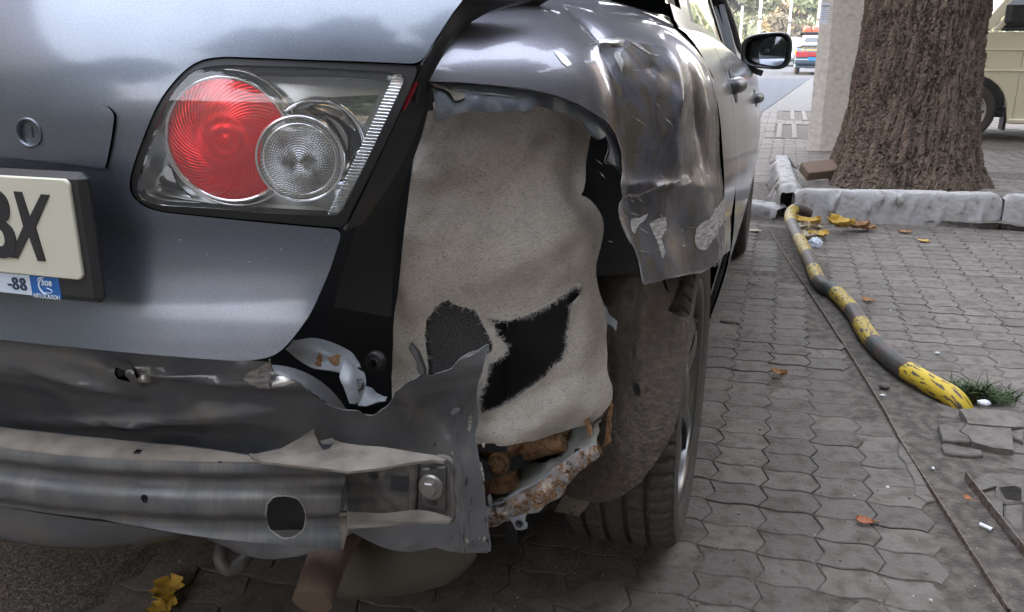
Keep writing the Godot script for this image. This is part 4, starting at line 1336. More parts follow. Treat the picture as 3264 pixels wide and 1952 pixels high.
# a side view (metres forward, height pairs) given a width, its sides rounded in
func _car_shell(at: Vector3, side: Array, width: float, tuck: float) -> ArrayMesh:
	var p := pts(smooth(side, 3))
	var rows := [[-1.0, 0.86], [-0.985, 0.95], [-0.9, 1.0], [0.9, 1.0], [0.985, 0.95], [1.0, 0.86]]
	var c := Vector2()
	for q in p: c += q
	c /= p.size()
	var G := PackedVector3Array()
	for r in rows:
		for k in p.size() + 1:
			var q: Vector2 = c + (p[k % p.size()] - c) * r[1]
			var lean := tuck * clampf((q.y - 0.9) / 0.5, 0.0, 1.0)
			G.append(at + Vector3(r[0] * (width * 0.5 - lean), q.y, -q.x))
	var list := [grid(G, rows.size(), p.size() + 1, 0.0, true)]
	for e in [0, rows.size() - 1]:
		var cap := []
		for k in p.size(): cap.append(G[e * (p.size() + 1) + k])
		list.append(slab(cap, Vector3(0.01 if e == 0 else -0.01, 0, 0)))
	return joined(list)

# ---------- the van behind the tree ----------
func build_van():
	var z := -8.75
	var c := thing("van", "cream van parked across the pavement behind the big tree", "van", Vector3(4.3, 0, -9.7))
	# side wall with its wheel arches and window openings, seen flat on: x, y
	var wall := func(outline: Array, depth: float, out: float) -> ArrayMesh:
		var q := []
		var p := pts(outline)
		for k in p.size(): q.append(Vector3(p[k].x, p[k].y, z + out))
		return slab(q, Vector3(0, 0, -depth), 0.006)
	var arch := func(cx: float, r: float) -> Array:
		var a := []
		for k in 13:
			var t := PI * k / 12.0
			a.append(cx + r * cos(t)); a.append(0.30 + r * sin(t))
		return a
	var low := [2.02, 0.22, 2.46, 0.22]
	var ar: Array = arch.call(2.84, 0.40)
	for k in range(12, -1, -1): low.append_array([ar[2 * k], ar[2 * k + 1]])
	low.append_array([3.26, 0.21, 3.30, 0.21])
	low.append_array([3.30, 1.12, 2.80, 1.12, 2.2, 0.98, 2.05, 0.7])
	put(c, "front_wing", wall.call(low, 0.05, 0.0), M.van_cream)
	# door: skin below the window and the frame round it
	put(c, "door", wall.call([3.305, 0.21, 4.25, 0.21, 4.25, 1.15, 3.305, 1.15], 0.05, 0.003), M.van_cream)
	put(c, "body_crease", box(Vector3(4.0, 0.735, z + 0.004), Vector3(2.3, 0.018, 0.014), 0.004), M.van_cream)
	put(c, "body_crease", box(Vector3(4.0, 0.945, z + 0.004), Vector3(2.3, 0.014, 0.012), 0.004), M.van_cream)
	put(c, "sill", box(Vector3(4.4, 0.22, z + 0.012), Vector3(2.3, 0.05, 0.03), 0.01), M.van_cream)
	put(c, "side_skin", wall.call([4.255, 0.21, 6.0, 0.21, 6.0, 1.9, 4.255, 1.9], 0.05, 0.0), M.van_cream)
	put(c, "front_pillar", slab([Vector3(2.84, 1.14, z), Vector3(2.97, 1.14, z), Vector3(3.50, 1.86, z - 0.12), Vector3(3.40, 1.92, z - 0.14)], Vector3(0, 0, -0.06), 0.01), M.van_cream)
	put(c, "door_frame", slab([Vector3(2.99, 1.14, z + 0.002), Vector3(3.06, 1.14, z + 0.002), Vector3(3.56, 1.80, z - 0.11), Vector3(3.50, 1.84, z - 0.118)], Vector3(0, 0, -0.05), 0.01), M.van_cream)
	put(c, "door_window", slab([Vector3(3.06, 1.15, z - 0.02), Vector3(4.2, 1.15, z - 0.02), Vector3(4.2, 1.8, z - 0.12), Vector3(3.56, 1.8, z - 0.12)], Vector3(0, 0, -0.01)), M.van_glass)
	put(c, "window_trim", box(Vector3(3.66, 1.145, z + 0.006), Vector3(1.2, 0.03, 0.02), 0.005), M.dark_trim)
	put(c, "door_mirror", box(Vector3(3.16, 1.30, z + 0.08), Vector3(0.2, 0.26, 0.12), 0.05), M.black_plastic)
	put(c, "bonnet", slab([Vector3(2.05, 0.72, z), Vector3(2.2, 1.0, z), Vector3(2.85, 1.16, z), Vector3(2.85, 1.16, z - 1.7), Vector3(2.2, 1.0, z - 1.7), Vector3(2.05, 0.72, z - 1.7)], Vector3(0, -0.05, 0)), M.van_cream)
	put(c, "windscreen", slab([Vector3(2.86, 1.15, z - 0.03), Vector3(3.42, 1.88, z - 0.15), Vector3(3.42, 1.88, z - 1.6), Vector3(2.86, 1.15, z - 1.7)], Vector3(0.01, -0.01, 0)), M.van_glass)
	put(c, "roof", box(Vector3(4.75, 1.92, z - 0.88), Vector3(2.6, 0.08, 1.55), 0.04), M.van_cream)
	put(c, "far_side", box(Vector3(4.0, 0.65, z - 1.76), Vector3(4.0, 0.9, 0.05), 0.01), M.van_cream)
	put(c, "floor", box(Vector3(4.0, 0.28, z - 0.9), Vector3(3.6, 0.06, 1.6), 0.01), M.dark_trim)
	put(c, "wheel_housing", box(Vector3(2.84, 0.48, z - 0.34), Vector3(0.86, 0.46, 0.1), 0.02), M.black_and_shade)
	# front wheel
	var w := put(c, "wheel", lathe([0.18, -0.19, 0.27, -0.19, 0.305, -0.165, 0.31, -0.1, 0.305, -0.035, 0.275, -0.01, 0.21, -0.012, 0.2, -0.05], 40, facing(Vector3(2.84, 0.31, z - 0.02), Vector3(0, 0, 1))), M.tyre_rubber)
	put(w, "rim", lathe([0.2, -0.06, 0.212, -0.012, 0.205, -0.005, 0.19, -0.01, 0.175, -0.05, 0.05, -0.06, 0.0, -0.058], 40, facing(Vector3(2.84, 0.31, z - 0.02), Vector3(0, 0, 1))), M.smoked_chrome)
	for k in 7:
		var a := TAU * k / 7.0
		put(w, "spoke", box(Vector3(2.84 + cos(a) * 0.115, 0.31 + sin(a) * 0.115, z - 0.045), Vector3(0.16, 0.035, 0.03), 0.008, Basis(Vector3(0, 0, 1), a)), M.alloy)
	put(w, "hub", lathe([0.05, -0.04, 0.045, -0.02, 0.0, -0.018], 20, facing(Vector3(2.84, 0.31, z - 0.02), Vector3(0, 0, 1))), M.alloy)
	put(c, "mud_flap", box(Vector3(3.24, 0.24, z - 0.12), Vector3(0.03, 0.24, 0.2), 0.005), M.black_plastic)
	var back := put(c, "wheel", lathe([0.0, -0.19, 0.27, -0.19, 0.305, -0.165, 0.31, -0.1, 0.305, -0.035, 0.275, -0.01, 0.0, -0.02], 24, facing(Vector3(5.6, 0.31, z - 0.02), Vector3(0, 0, 1))), M.tyre_rubber)

# ---------- the crashed car ----------
var car: Node3D
var lid: Sheet
var quarter: Sheet
var felt: Sheet
var rear: Sheet
var side: Sheet

func wall(sh: Sheet, outline: Array, off0: float, off1: float) -> ArrayMesh:
	var p := pts(outline)
	if Geometry2D.is_polygon_clockwise(p): p.reverse()
	var G := PackedVector3Array()
	for o in [off0, off1]:
		for k in p.size() + 1: G.append(sh.at(p[k % p.size()].x, p[k % p.size()].y, o))
	return grid(G, 2, p.size() + 1, 0.0, true)
func edge_bead(sh: Sheet, line: Array, r: float, off := 0.0) -> ArrayMesh:      # the bright broken edge of torn sheet
	var P := []
	var R := []
	var p := pts(line)
	for k in p.size():
		P.append(sh.at(p[k].x, p[k].y, off) + Vector3(rng.randf_range(-1, 1), rng.randf_range(-1, 1), rng.randf_range(-1, 1)) * r * 0.5)
		R.append(r * rng.randf_range(0.55, 1.3))
	return tube(P, R, 6, 3)

func build_car():
	car = thing("crashed_car", "grey saloon car with its right rear corner torn open and bumper missing", "car", Vector3.ZERO)
	lid = Sheet.new([-0.75, 0.66, -0.6, 0.74, -0.4, 0.815, -0.2, 0.855, 0, 0.875, 0.2, 0.86, 0.3, 0.845, 0.4, 0.82, 0.5, 0.785, 0.58, 0.745, 0.64, 0.705, 0.7, 0.655], [-0.03, 0.614, -0.004, 0.616, 0.011, 0.621, 0.0155, 0.634, 0.011, 0.655, 0.003, 0.682, -0.006, 0.71, -0.013, 0.74, -0.0145, 0.77, -0.008, 0.8, 0, 0.84, 0.003, 0.87, 0.002, 0.91, -0.01, 0.955, -0.034, 1, -0.072, 1.05, -0.12, 1.1], [])
	quarter = Sheet.new([0.53, 0.73, 0.615, 0.69, 0.68, 0.645, 0.74, 0.595, 0.79, 0.53, 0.83, 0.45, 0.865, 0.36, 0.888, 0.27, 0.896, 0.15, 0.899, 0, 0.9, -0.2], [0.035, 0.56, 0.036, 0.62, 0.033, 0.68, 0.022, 0.74, 0.008, 0.8, 0.003, 0.85, 0, 0.89, -0.006, 0.925, -0.02, 0.955, -0.05, 0.985, -0.1, 1.015, -0.17, 1.04, -0.26, 1.055], [0.3745, 0.4124, 0.02, 0.11, -0.02, 0, 1, 0.3762, 0.3642, 0.05, 0.12, -0.016, 0.15, 0, 0.466, 0.3451, 0.04, 0.11, 0.018, -0.5, 1, 0.4408, 0.387, 0.05, 0.03, -0.01, -0.5, 1, 0.4045, 0.3108, 0.03, 0.12, 0.006, 0.1, 1, 0.4687, 0.2683, 0.03, 0.09, 0.006, 0.35, 1, 0.5589, 0.3175, 0.04, 0.14, -0.015, 0.25, 1, 0.4189, 0.2404, 0.14, 0.01, 0.012, -0.12, 1, 0.3726, 0.1972, 0.05, 0.05, -0.012, 0, 0, 0.483, 0.1686, 0.05, 0.07, -0.014, 0, 0, 0.5799, 0.1344, 0.02, 0.06, 0.006, 0.1, 1, 0.385, 0.4299, 0.05, 0.012, 0.008, 0.2, 1, 0.4326, 0.3151, 0.02, 0.1, -0.005, -0.2, 1], [0.006, 0.56, 0.009, 0.62, 0.009, 0.68, 0.008, 0.74, 0.002, 0.8, -0.004, 0.85, -0.012, 0.89, -0.026, 0.93, -0.05, 0.967, -0.08, 0.995, -0.095, 1.008, -0.105, 1.016, -0.115, 1.022], 0.45, 0.85)
	felt = Sheet.new([0.4, 0.63, 0.5, 0.605, 0.58, 0.57, 0.66, 0.52, 0.72, 0.465, 0.765, 0.41, 0.8, 0.35], [-0.03, 0.38, 0, 0.42, 0.012, 0.48, 0.012, 0.54, 0.006, 0.62, 0.016, 0.69, 0.02, 0.73, 0, 0.78, -0.02, 0.85, -0.03, 0.95, -0.03, 1], [0.3583, 0.3903, 0.1, 0.03, 0.014, 0.5, 0, 0.2451, 0.4314, 0.15, 0.035, -0.01, 0.1, 0, 0.2651, 0.3339, 0.1, 0.05, 0.01, 0, 0, 0.3822, 0.4235, 0.02, 0.03, -0.012, 0, 0, 0.3913, 0.1557, 0.05, 0.1, 0.01, 0.4, 0, 0.3128, 0.0907, 0.1, 0.03, 0.012, 0.3, 0])
	rear = Sheet.new([-0.7, 0.62, -0.4, 0.74, 0, 0.8, 0.2, 0.79, 0.4, 0.75, 0.5, 0.71, 0.6, 0.655, 0.66, 0.61, 0.7, 0.56], [-0.12, 0.31, -0.04, 0.355, -0.03, 0.42, -0.045, 0.48, -0.03, 0.53, -0.005, 0.565, 0.01, 0.59, 0.012, 0.615, 0, 0.64, -0.03, 0.66], [0.9313, 0.3254, 0.07, 0.012, 0.014, -0.22, 0, 0.9791, 0.3509, 0.035, 0.03, 0.012, 0, 0, 1.055, 0.354, 0.16, 0.013, 0.022, -0.12, 1, 1.119, 0.3498, 0.08, 0.02, 0.008, -0.2, 0, 0.9487, 0.2521, 0.22, 0.018, 0.026, 0.14, 1, 0.9709, 0.2323, 0.03, 0.05, 0.01, 0.6, 0, 1.06, 0.2759, 0.12, 0.03, 0.012, -0.05, 0, 1.315, 0.2876, 0.02, 0.06, 0.01, 0.5, 1, 1.357, 0.2429, 0.06, 0.05, -0.02, 0, 0, 1.329, 0.2515, 0.015, 0.08, 0.01, 0.6, 1, 1.393, 0.2661, 0.015, 0.08, 0.012, -0.2, 1, 1.153, 0.3568, 0.03, 0.015, -0.012, 0, 1], [0, 0.29, 0, 0.345, -0.01, 0.42, -0.02, 0.48, -0.018, 0.53, -0.005, 0.565, 0.01, 0.59, 0.012, 0.615, 0, 0.64, -0.03, 0.66], 0.95, 1.2)
	side = Sheet.new([0.9, 0.2, 0.9, 0, 0.9, -0.3, 0.903, -0.7, 0.905, -1.2, 0.898, -1.8, 0.88, -2.3, 0.86, -2.8, 0.8, -3.2, 0.66, -3.5], [-0.1, 0.2, -0.065, 0.28, -0.022, 0.42, 0.003, 0.55, 0.009, 0.66, 0.008, 0.75, 0, 0.82, -0.01, 0.88, -0.028, 0.935, -0.06, 0.985, -0.1, 1.012], [], [-0.1, 0.2, -0.065, 0.28, -0.022, 0.42, 0.003, 0.55, 0.009, 0.64, 0.008, 0.72, 0, 0.775, -0.01, 0.82, -0.027, 0.87, -0.055, 0.91, -0.09, 0.935], 0.2, 2.1)
	var glass: Sheet = Sheet.new([0.8, 0.5, 0.815, 0.3, 0.82, 0, 0.82, -0.5, 0.815, -1, 0.805, -1.5, 0.79, -2], [-0.003, 1, -0.04, 1.1, -0.1, 1.23, -0.18, 1.34, -0.26, 1.4], [], [-0.003, 0.93, -0.05, 1.05, -0.11, 1.2, -0.18, 1.33, -0.26, 1.4], 0.4, 2.4)
	var crink := FastNoiseLite.new()
	crink.seed = 21
	crink.frequency = 11.0
	crink.fractal_octaves = 3
	# boot lid
	var lid_line := [0.02, 0.05, 0.9552, 0.0778, 1.0603, 0.0747, 1.1628, 0.0686, 1.2346, 0.0636, 1.2626, 0.0668, 1.2777, 0.0745, 1.2931, 0.0918, 1.3099, 0.1144, 1.3323, 0.161, 1.3492, 0.206, 1.2857, 0.2139, 1.2103, 0.2226, 1.1566, 0.2285, 1.1395, 0.2343, 1.1289, 0.2461, 1.1287, 0.2602, 1.1404, 0.2851, 1.1587, 0.3195, 1.1737, 0.3469, 1.1892, 0.3662, 1.2041, 0.3806, 1.2172, 0.3875, 1.2369, 0.3904, 1.3119, 0.3874, 1.3763, 0.385, 1.4405, 0.3818, 1.4546, 0.4022, 1.4657, 0.4156, 1.4852, 0.4396, 1.5024, 0.458, 1.5158, 0.4753, 1.475, 0.50, 0.02, 0.50]
	put(car, "boot_lid", panel(lid, rounded(lid_line, 0.006), [], 0.011, 0.007), M.grey_paint)
	var lidn: Node3D = car.get_node("boot_lid")
	put(lidn, "inner_lid", panel(lid, [0.05, 0.07, 1.20, 0.06, 1.28, 0.1, 1.40, 0.34, 1.44, 0.48, 0.05, 0.48], [], 0.05, 0.004, -0.07), M.black_and_shade)
	# trim over the plate, with the lock
	var lock_at := pts([1.0326, 0.3129])[0]
	put(lidn, "plate_trim", panel(lid, smooth([0.9215, 0.2921, 0.9598, 0.2901, 0.9975, 0.2872, 1.0683, 0.2814, 1.1045, 0.2771, 1.1104, 0.2794, 1.1193, 0.3012, 1.1268, 0.3264, 1.1252, 0.3354, 1.114, 0.3416, 1.0666, 0.3465, 1.0077, 0.3494, 0.9701, 0.3509, 0.932, 0.3524], 3), [ring2(lock_at.x, lock_at.y, 0.0122, 0.0122, 24)], 0.010, 0.006, 0.0045), M.grey_paint)
	var fr := facing(lid.at(lock_at.x, lock_at.y, 0.0048), lid.normal(lock_at.x, lock_at.y))
	var lock := put(lidn, "lock", lathe([0.0155, -0.004, 0.0155, 0.0005, 0.0145, 0.0018, 0.0125, 0.0012, 0.0115, -0.002, 0.0112, -0.007], 28, fr), M.grey_paint)
	put(lock, "lock_barrel", lathe([0.0115, -0.0058, 0.0, -0.0056], 28, fr), M.bolt_steel)
	put(lock, "keyhole", box(fr * Vector3(0.001, -0.0052, 0), Vector3(0.0022, 0.011, 0.0014), 0.0, fr.basis * Basis(Vector3.RIGHT, PI / 2)), M.plate_black)
	for c in [[1.0657, 0.1683, 1.1316, 0.1766, 1.1712, 0.1965, 1.3315, 0.195, 1.0414, 0.2125, 1.2732, 0.2534, 1.1993, 0.1813, 1.0876, 0.1497, 1.245, 0.172, 1.2805, 0.1855]]:
		var chips := pts(c)
		for k in chips.size():
			put(lidn, "paint_chip", panel(lid, ragged(ring2(chips[k].x, chips[k].y, 0.0012 + 0.0004 * (k % 3), 0.0009, 7), 0.001, 0.0003, k), [], 0.004, 0.0, 0.0006), M.scuff)
	# quarter panel
	quarter.crinkle = crink
	quarter.crinkle_height = 0.0014
	quarter.calm = func(s: float, v: float) -> float: return smoothstep(0.24, 0.36, s) * smoothstep(0.44, 0.36, v)
	var q_line := [0.0988, 0.3786, 0.1241, 0.4178, 0.1527, 0.4628, 0.1686, 0.4777, 0.207, 0.5003, 0.2731, 0.5227, 0.3418, 0.5466, 0.34, 0.56, 0.36, 0.62, 0.83, 0.62, 0.83, 0.40, 0.842, 0.3111, 0.8178, 0.2129, 0.888, 0.1258, 1.06, 0.0143]
	var torn := [0.6961, 0.086, 0.5899, 0.1062, 0.5613, 0.1045, 0.5373, 0.103, 0.5165, 0.1037, 0.4866, 0.1082, 0.4464, 0.113, 0.4158, 0.118, 0.395, 0.1181, 0.3767, 0.1205, 0.3657, 0.1214, 0.3647, 0.1305, 0.3651, 0.1459, 0.3627, 0.1653, 0.3542, 0.1799, 0.3474, 0.1983, 0.3433, 0.2164, 0.3471, 0.2266, 0.3542, 0.2351, 0.3461, 0.2512, 0.3552, 0.2622, 0.3583, 0.2882, 0.3468, 0.3121, 0.3265, 0.3274]
	q_line.append_array(ragged(torn, 0.006, 0.0012, 3, true))
	q_line.append_array([0.3066, 0.336, 0.2773, 0.3505, 0.2484, 0.3604, 0.2087, 0.3694, 0.1715, 0.3737, 0.1352, 0.377])
	var qn := put(car, "quarter_panel", panel(quarter, q_line, [], 0.0072, 0.0016), M.highlight_paint, "dented quarter panel torn off at the bumper")
	put(qn, "torn_edge", edge_bead(quarter, torn, 0.0006, -0.0006), M.scuff)
	# crushed, scraped area over its side, with reflections put into the colour
	put(qn, "scraped_reflecting_side", panel(quarter, smooth([0.3308, 0.3234, 0.3287, 0.3533, 0.3769, 0.3877, 0.3951, 0.4139, 0.4316, 0.4282, 0.4902, 0.4222, 0.5663, 0.3824, 0.6526, 0.3355, 0.7347, 0.2582, 0.7646, 0.1482, 0.6788, 0.0953, 0.5375, 0.1054, 0.4473, 0.1157, 0.3731, 0.1248, 0.368, 0.1591, 0.353, 0.2041, 0.3568, 0.2347, 0.3606, 0.2725, 0.3513, 0.3092], 3), [], 0.0072, 0.0, 0.0006), M.scrape_and_reflection, "crumpled scraped side with ochre and blue reflections painted in")
	for s in [[[0.3191, 0.4232, 0.3561, 0.4316, 0.3874, 0.4364, 0.4022, 0.441, 0.4132, 0.4378, 0.4037, 0.4244, 0.3938, 0.4233, 0.3844, 0.428, 0.3572, 0.4279], "bare_metal"],
		[[0.5212, 0.1652, 0.5333, 0.171, 0.5524, 0.1725, 0.5806, 0.1801, 0.6285, 0.1862, 0.7264, 0.1886, 0.7939, 0.1723, 0.7242, 0.1591, 0.664, 0.1498, 0.5901, 0.1516, 0.5653, 0.144, 0.5421, 0.1328, 0.5214, 0.1351, 0.514, 0.1468], "scuff"],
		[[0.3656, 0.202, 0.3855, 0.2014, 0.4039, 0.2066, 0.4007, 0.2, 0.3786, 0.192, 0.3725, 0.1821, 0.3646, 0.1861], "scuff"],
		[[0.4006, 0.1918, 0.4201, 0.1962, 0.4382, 0.1978, 0.4365, 0.1781, 0.4196, 0.1697, 0.4227, 0.1497, 0.4122, 0.1439, 0.4123, 0.1571, 0.4063, 0.1772], "scuff"],
		[[0.2596, 0.4161, 0.2668, 0.4145, 0.2755, 0.4053, 0.2805, 0.398, 0.272, 0.3926, 0.2661, 0.3981, 0.2608, 0.4084], "bare_metal"],
		[[0.3862, 0.414, 0.3957, 0.4156, 0.3923, 0.3963, 0.3865, 0.3822, 0.3862, 0.3963, 0.3848, 0.4057], "bare_metal"],
		[[0.353, 0.2361, 0.3834, 0.2322, 0.3991, 0.2369, 0.4206, 0.2438, 0.4658, 0.2434, 0.5437, 0.2387, 0.6124, 0.2362, 0.6117, 0.2347, 0.5258, 0.238, 0.4521, 0.2417, 0.4161, 0.2418, 0.4044, 0.234, 0.3878, 0.2289, 0.3551, 0.233], "scuff"],
		[[0.4132, 0.4378, 0.4316, 0.4282, 0.4461, 0.412, 0.4639, 0.4077, 0.4444, 0.4093, 0.4273, 0.4219], "scuff"]]:
		put(qn, "scrape", panel(quarter, ragged(s[0], 0.006, 0.0016, 11 + s[0].size()), [], 0.005, 0.0, 0.0012), M[s[1]])
	for k in 46:                                    # flaked clear coat and long scratches
		var a := Vector2(rng.randf_range(0.30, 0.62), rng.randf_range(0.15, 0.43))
		var l := rng.randf_range(0.006, 0.03)
		var d := Vector2(cos(-0.5 + rng.randfn(0, 0.35)), sin(-0.5 + rng.randfn(0, 0.35))) * l
		var w := d.orthogonal().normalized() * rng.randf_range(0.0003, 0.0009)
		put(qn, "scratch", panel(quarter, [a.x, a.y, a.x + d.x * 0.5 + w.x, a.y + d.y * 0.5 + w.y, a.x + d.x, a.y + d.y, a.x + d.x * 0.5 - w.x, a.y + d.y * 0.5 - w.y], [], 0.008, 0.0, 0.0014), M.scuff if k % 3 else M.bare_metal)
	# torn strip that hangs from the edge where the bumper was
	var lip: Sheet = Sheet.new([0.53, 0.73, 0.615, 0.69, 0.68, 0.645, 0.74, 0.595, 0.79, 0.53, 0.83, 0.45, 0.865, 0.36, 0.888, 0.27, 0.896, 0.15, 0.899, 0, 0.9, -0.2], [0.035, 0.56, 0.036, 0.62, 0.033, 0.68, 0.022, 0.74, 0.008, 0.8, 0.003, 0.85, 0, 0.89, -0.006, 0.925, -0.02, 0.955, -0.05, 0.985, -0.1, 1.015, -0.17, 1.04, -0.26, 1.055], [0.3745, 0.4124, 0.02, 0.11, -0.02, 0, 1, 0.3762, 0.3642, 0.05, 0.12, -0.016, 0.15, 0, 0.466, 0.3451, 0.04, 0.11, 0.018, -0.5, 1, 0.4408, 0.387, 0.05, 0.03, -0.01, -0.5, 1, 0.4045, 0.3108, 0.03, 0.12, 0.006, 0.1, 1, 0.4687, 0.2683, 0.03, 0.09, 0.006, 0.35, 1, 0.5589, 0.3175, 0.04, 0.14, -0.015, 0.25, 1, 0.4189, 0.2404, 0.14, 0.01, 0.012, -0.12, 1, 0.3726, 0.1972, 0.05, 0.05, -0.012, 0, 0, 0.483, 0.1686, 0.05, 0.07, -0.014, 0, 0, 0.5799, 0.1344, 0.02, 0.06, 0.006, 0.1, 1, 0.385, 0.4299, 0.05, 0.012, 0.008, 0.2, 1, 0.4326, 0.3151, 0.02, 0.1, -0.005, -0.2, 1], [0.006, 0.56, 0.009, 0.62, 0.009, 0.68, 0.008, 0.74, 0.002, 0.8, -0.004, 0.85, -0.012, 0.89, -0.026, 0.93, -0.05, 0.967, -0.08, 0.995, -0.095, 1.008, -0.105, 1.016, -0.115, 1.022], 0.45, 0.85)
	lip.crinkle = crink
	lip.crinkle_height = 0.0035
	for w in pts([0.1137, 0.3454, 0.1424, 0.347, 0.1817, 0.345, 0.207, 0.3467, 0.298, 0.3132, 0.3237, 0.2965, 0.3441, 0.2717]): lip.dents.append([w.x, w.y, 0.03, 0.02, 0.006, 0.0, 0.0])
	for w in pts([0.1286, 0.3563, 0.1622, 0.3511, 0.1972, 0.3527, 0.2473, 0.3491]): lip.dents.append([w.x, w.y, 0.016, 0.03, -0.005, 0.0, 0.0])
	var lip_top := [0.1012, 0.3775, 0.1378, 0.3757, 0.1747, 0.3723, 0.2127, 0.3676, 0.2545, 0.3583, 0.2852, 0.3485, 0.3173, 0.3336, 0.3443, 0.3231, 0.3672, 0.3072]
	var lip_low := [0.3734, 0.2833, 0.3717, 0.2594, 0.3586, 0.2645, 0.344, 0.2738, 0.3264, 0.2789, 0.3356, 0.2946, 0.3267, 0.3105, 0.3152, 0.3068, 0.3038, 0.312, 0.2953, 0.3224, 0.2839, 0.3316, 0.2683, 0.3383, 0.2444, 0.3458, 0.233, 0.3489, 0.2234, 0.351, 0.2196, 0.3464, 0.2122, 0.3424, 0.2082, 0.342, 0.2027, 0.3468, 0.198, 0.3469, 0.1953, 0.344, 0.1851, 0.3435, 0.1751, 0.344, 0.1651, 0.344, 0.1551, 0.3449, 0.1452, 0.3454, 0.1353, 0.3438, 0.1229, 0.3411, 0.1154, 0.3378, 0.1084, 0.3341, 0.1068, 0.3471, 0.1042, 0.3653]
	var l_line := lip_top.duplicate()
	l_line.append_array(ragged(lip_low, 0.006, 0.001, 8, true))
	var ln := put(car, "torn_bumper_edge", panel(lip, l_line, [], 0.006, 0.0012, -0.010), M.grey_paint, "torn strip of sheet hanging under the quarter panel")
	put(ln, "torn_edge", edge_bead(lip, lip_low, 0.0006, -0.0125), M.pale_paint)
	put(ln, "seam", edge_bead(lip, [0.1261, 0.3671, 0.1365, 0.3675, 0.1569, 0.3644, 0.1776, 0.3613, 0.2008, 0.3587], 0.0016, -0.010), M.pale_paint)
	put(ln, "sealant", panel(lip, smooth([0.1032, 0.3764, 0.1163, 0.3729, 0.1241, 0.3679, 0.1323, 0.3668, 0.139, 0.3637, 0.1373, 0.3594, 0.1274, 0.3571, 0.1228, 0.3649, 0.115, 0.37, 0.1059, 0.3715], 2), [], 0.006, 0.004, -0.006), M.dusty_steel)
	# ledge that joins edge and strip
	put(ln, "ledge", wall(quarter, lip_top + [0.3482, 0.3095, 0.3265, 0.3274, 0.3066, 0.336, 0.2773, 0.3505, 0.2484, 0.3604, 0.2087, 0.3694, 0.1715, 0.3737, 0.1352, 0.377, 0.0998, 0.3786], -0.014, -0.0012), M.inner_paint)
	# black channel between lid and quarter
	var ch := [[Vector3(0.6711, 1.0262, 0.6212), Vector3(0.6825, 1.0275, 0.5954), Vector3(0.71, 1.0316, 0.5525)], [Vector3(0.638, 1.0204, 0.6389), Vector3(0.6468, 1.0159, 0.6157), Vector3(0.6875, 1.0222, 0.5626)], [Vector3(0.6235, 0.9817, 0.6669), Vector3(0.6269, 0.9797, 0.6445), Vector3(0.628, 0.9986, 0.5998)], [Vector3(0.6114, 0.9491, 0.692), Vector3(0.6101, 0.9419, 0.6674), Vector3(0.601, 0.9341, 0.6398)], [Vector3(0.6034, 0.9143, 0.7002), Vector3(0.5977, 0.9027, 0.6619), Vector3(0.596, 0.9006, 0.6302)]]
	put(car, "boot_seal", patch(ch, 5, 0.003), M.seal_rubber)
	put(car, "boot_channel", patch([[Vector3(0.6408, 1.037, 0.5615), Vector3(0.7149, 1.041, 0.4712)], [Vector3(0.6014, 0.999, 0.5915), Vector3(0.6677, 1.0109, 0.4957)], [Vector3(0.5798, 0.9475, 0.6258), Vector3(0.575, 0.9307, 0.5504)], [Vector3(0.5565, 0.8712, 0.663), Vector3(0.5559, 0.8656, 0.5773)], [Vector3(0.5149, 0.7628, 0.6888), Vector3(0.5367, 0.7753, 0.6122)], [Vector3(0.4987, 0.6772, 0.7104), Vector3(0.5406, 0.65, 0.6512)]], 4, 0.004), M.black_and_shade)
	# boot interior behind the felt, its shade put in as a near-black colour
	var cav: Sheet = Sheet.new([0.1, 0.6, 0.3, 0.56, 0.45, 0.5, 0.58, 0.42, 0.7, 0.33, 0.8, 0.26], [0, 0.34, 0, 0.6, -0.01, 0.8, -0.04, 1], [])
	put(car, "boot_cavity", panel(cav, [0.0, 0.0, 0.60, 0.0, 0.60, 0.30, 0.80, 0.30, 0.80, 0.54, 0.45, 0.60, 0.0, 0.62], [], 0.04, 0.004), M.black_and_shade)
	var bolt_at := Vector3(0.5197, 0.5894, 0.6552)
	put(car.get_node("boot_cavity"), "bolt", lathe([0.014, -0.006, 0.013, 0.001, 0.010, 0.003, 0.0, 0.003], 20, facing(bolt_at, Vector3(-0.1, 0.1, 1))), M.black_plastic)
	put(car, "boot_side", slab([Vector3(0.40, 0.30, 0.52), Vector3(0.66, 0.30, 0.384), Vector3(0.66, 0.64, 0.384), Vector3(0.82, 0.64, 0.30), Vector3(0.82, 0.90, 0.30), Vector3(0.70, 0.96, 0.361), Vector3(0.55, 1.0, 0.44), Vector3(0.40, 1.0, 0.52)], Vector3(0, 0, -0.01)), M.black_and_shade)
	put(car, "boot_floor", slab([Vector3(-0.6, 0.40, 0.70), Vector3(0.58, 0.40, 0.62), Vector3(0.72, 0.40, 0.40), Vector3(0.7, 0.40, -0.3), Vector3(-0.6, 0.40, -0.3)], Vector3(0, -0.02, 0)), M.black_and_shade)
	put(car, "wheel_housing", slab([Vector3(0.62, 0.34, 0.425), Vector3(0.735, 0.34, 0.392), Vector3(0.735, 0.66, 0.392), Vector3(0.62, 0.66, 0.425)], Vector3(0, 0, -0.004)), M.black_and_shade)  # black slab added so the hole in the felt stays dark
	# felt side lining with its torn hole
	felt.crinkle = FastNoiseLite.new()
	felt.crinkle.frequency = 6.0
	felt.crinkle.fractal_octaves = 3
	felt.crinkle_height = 0.012
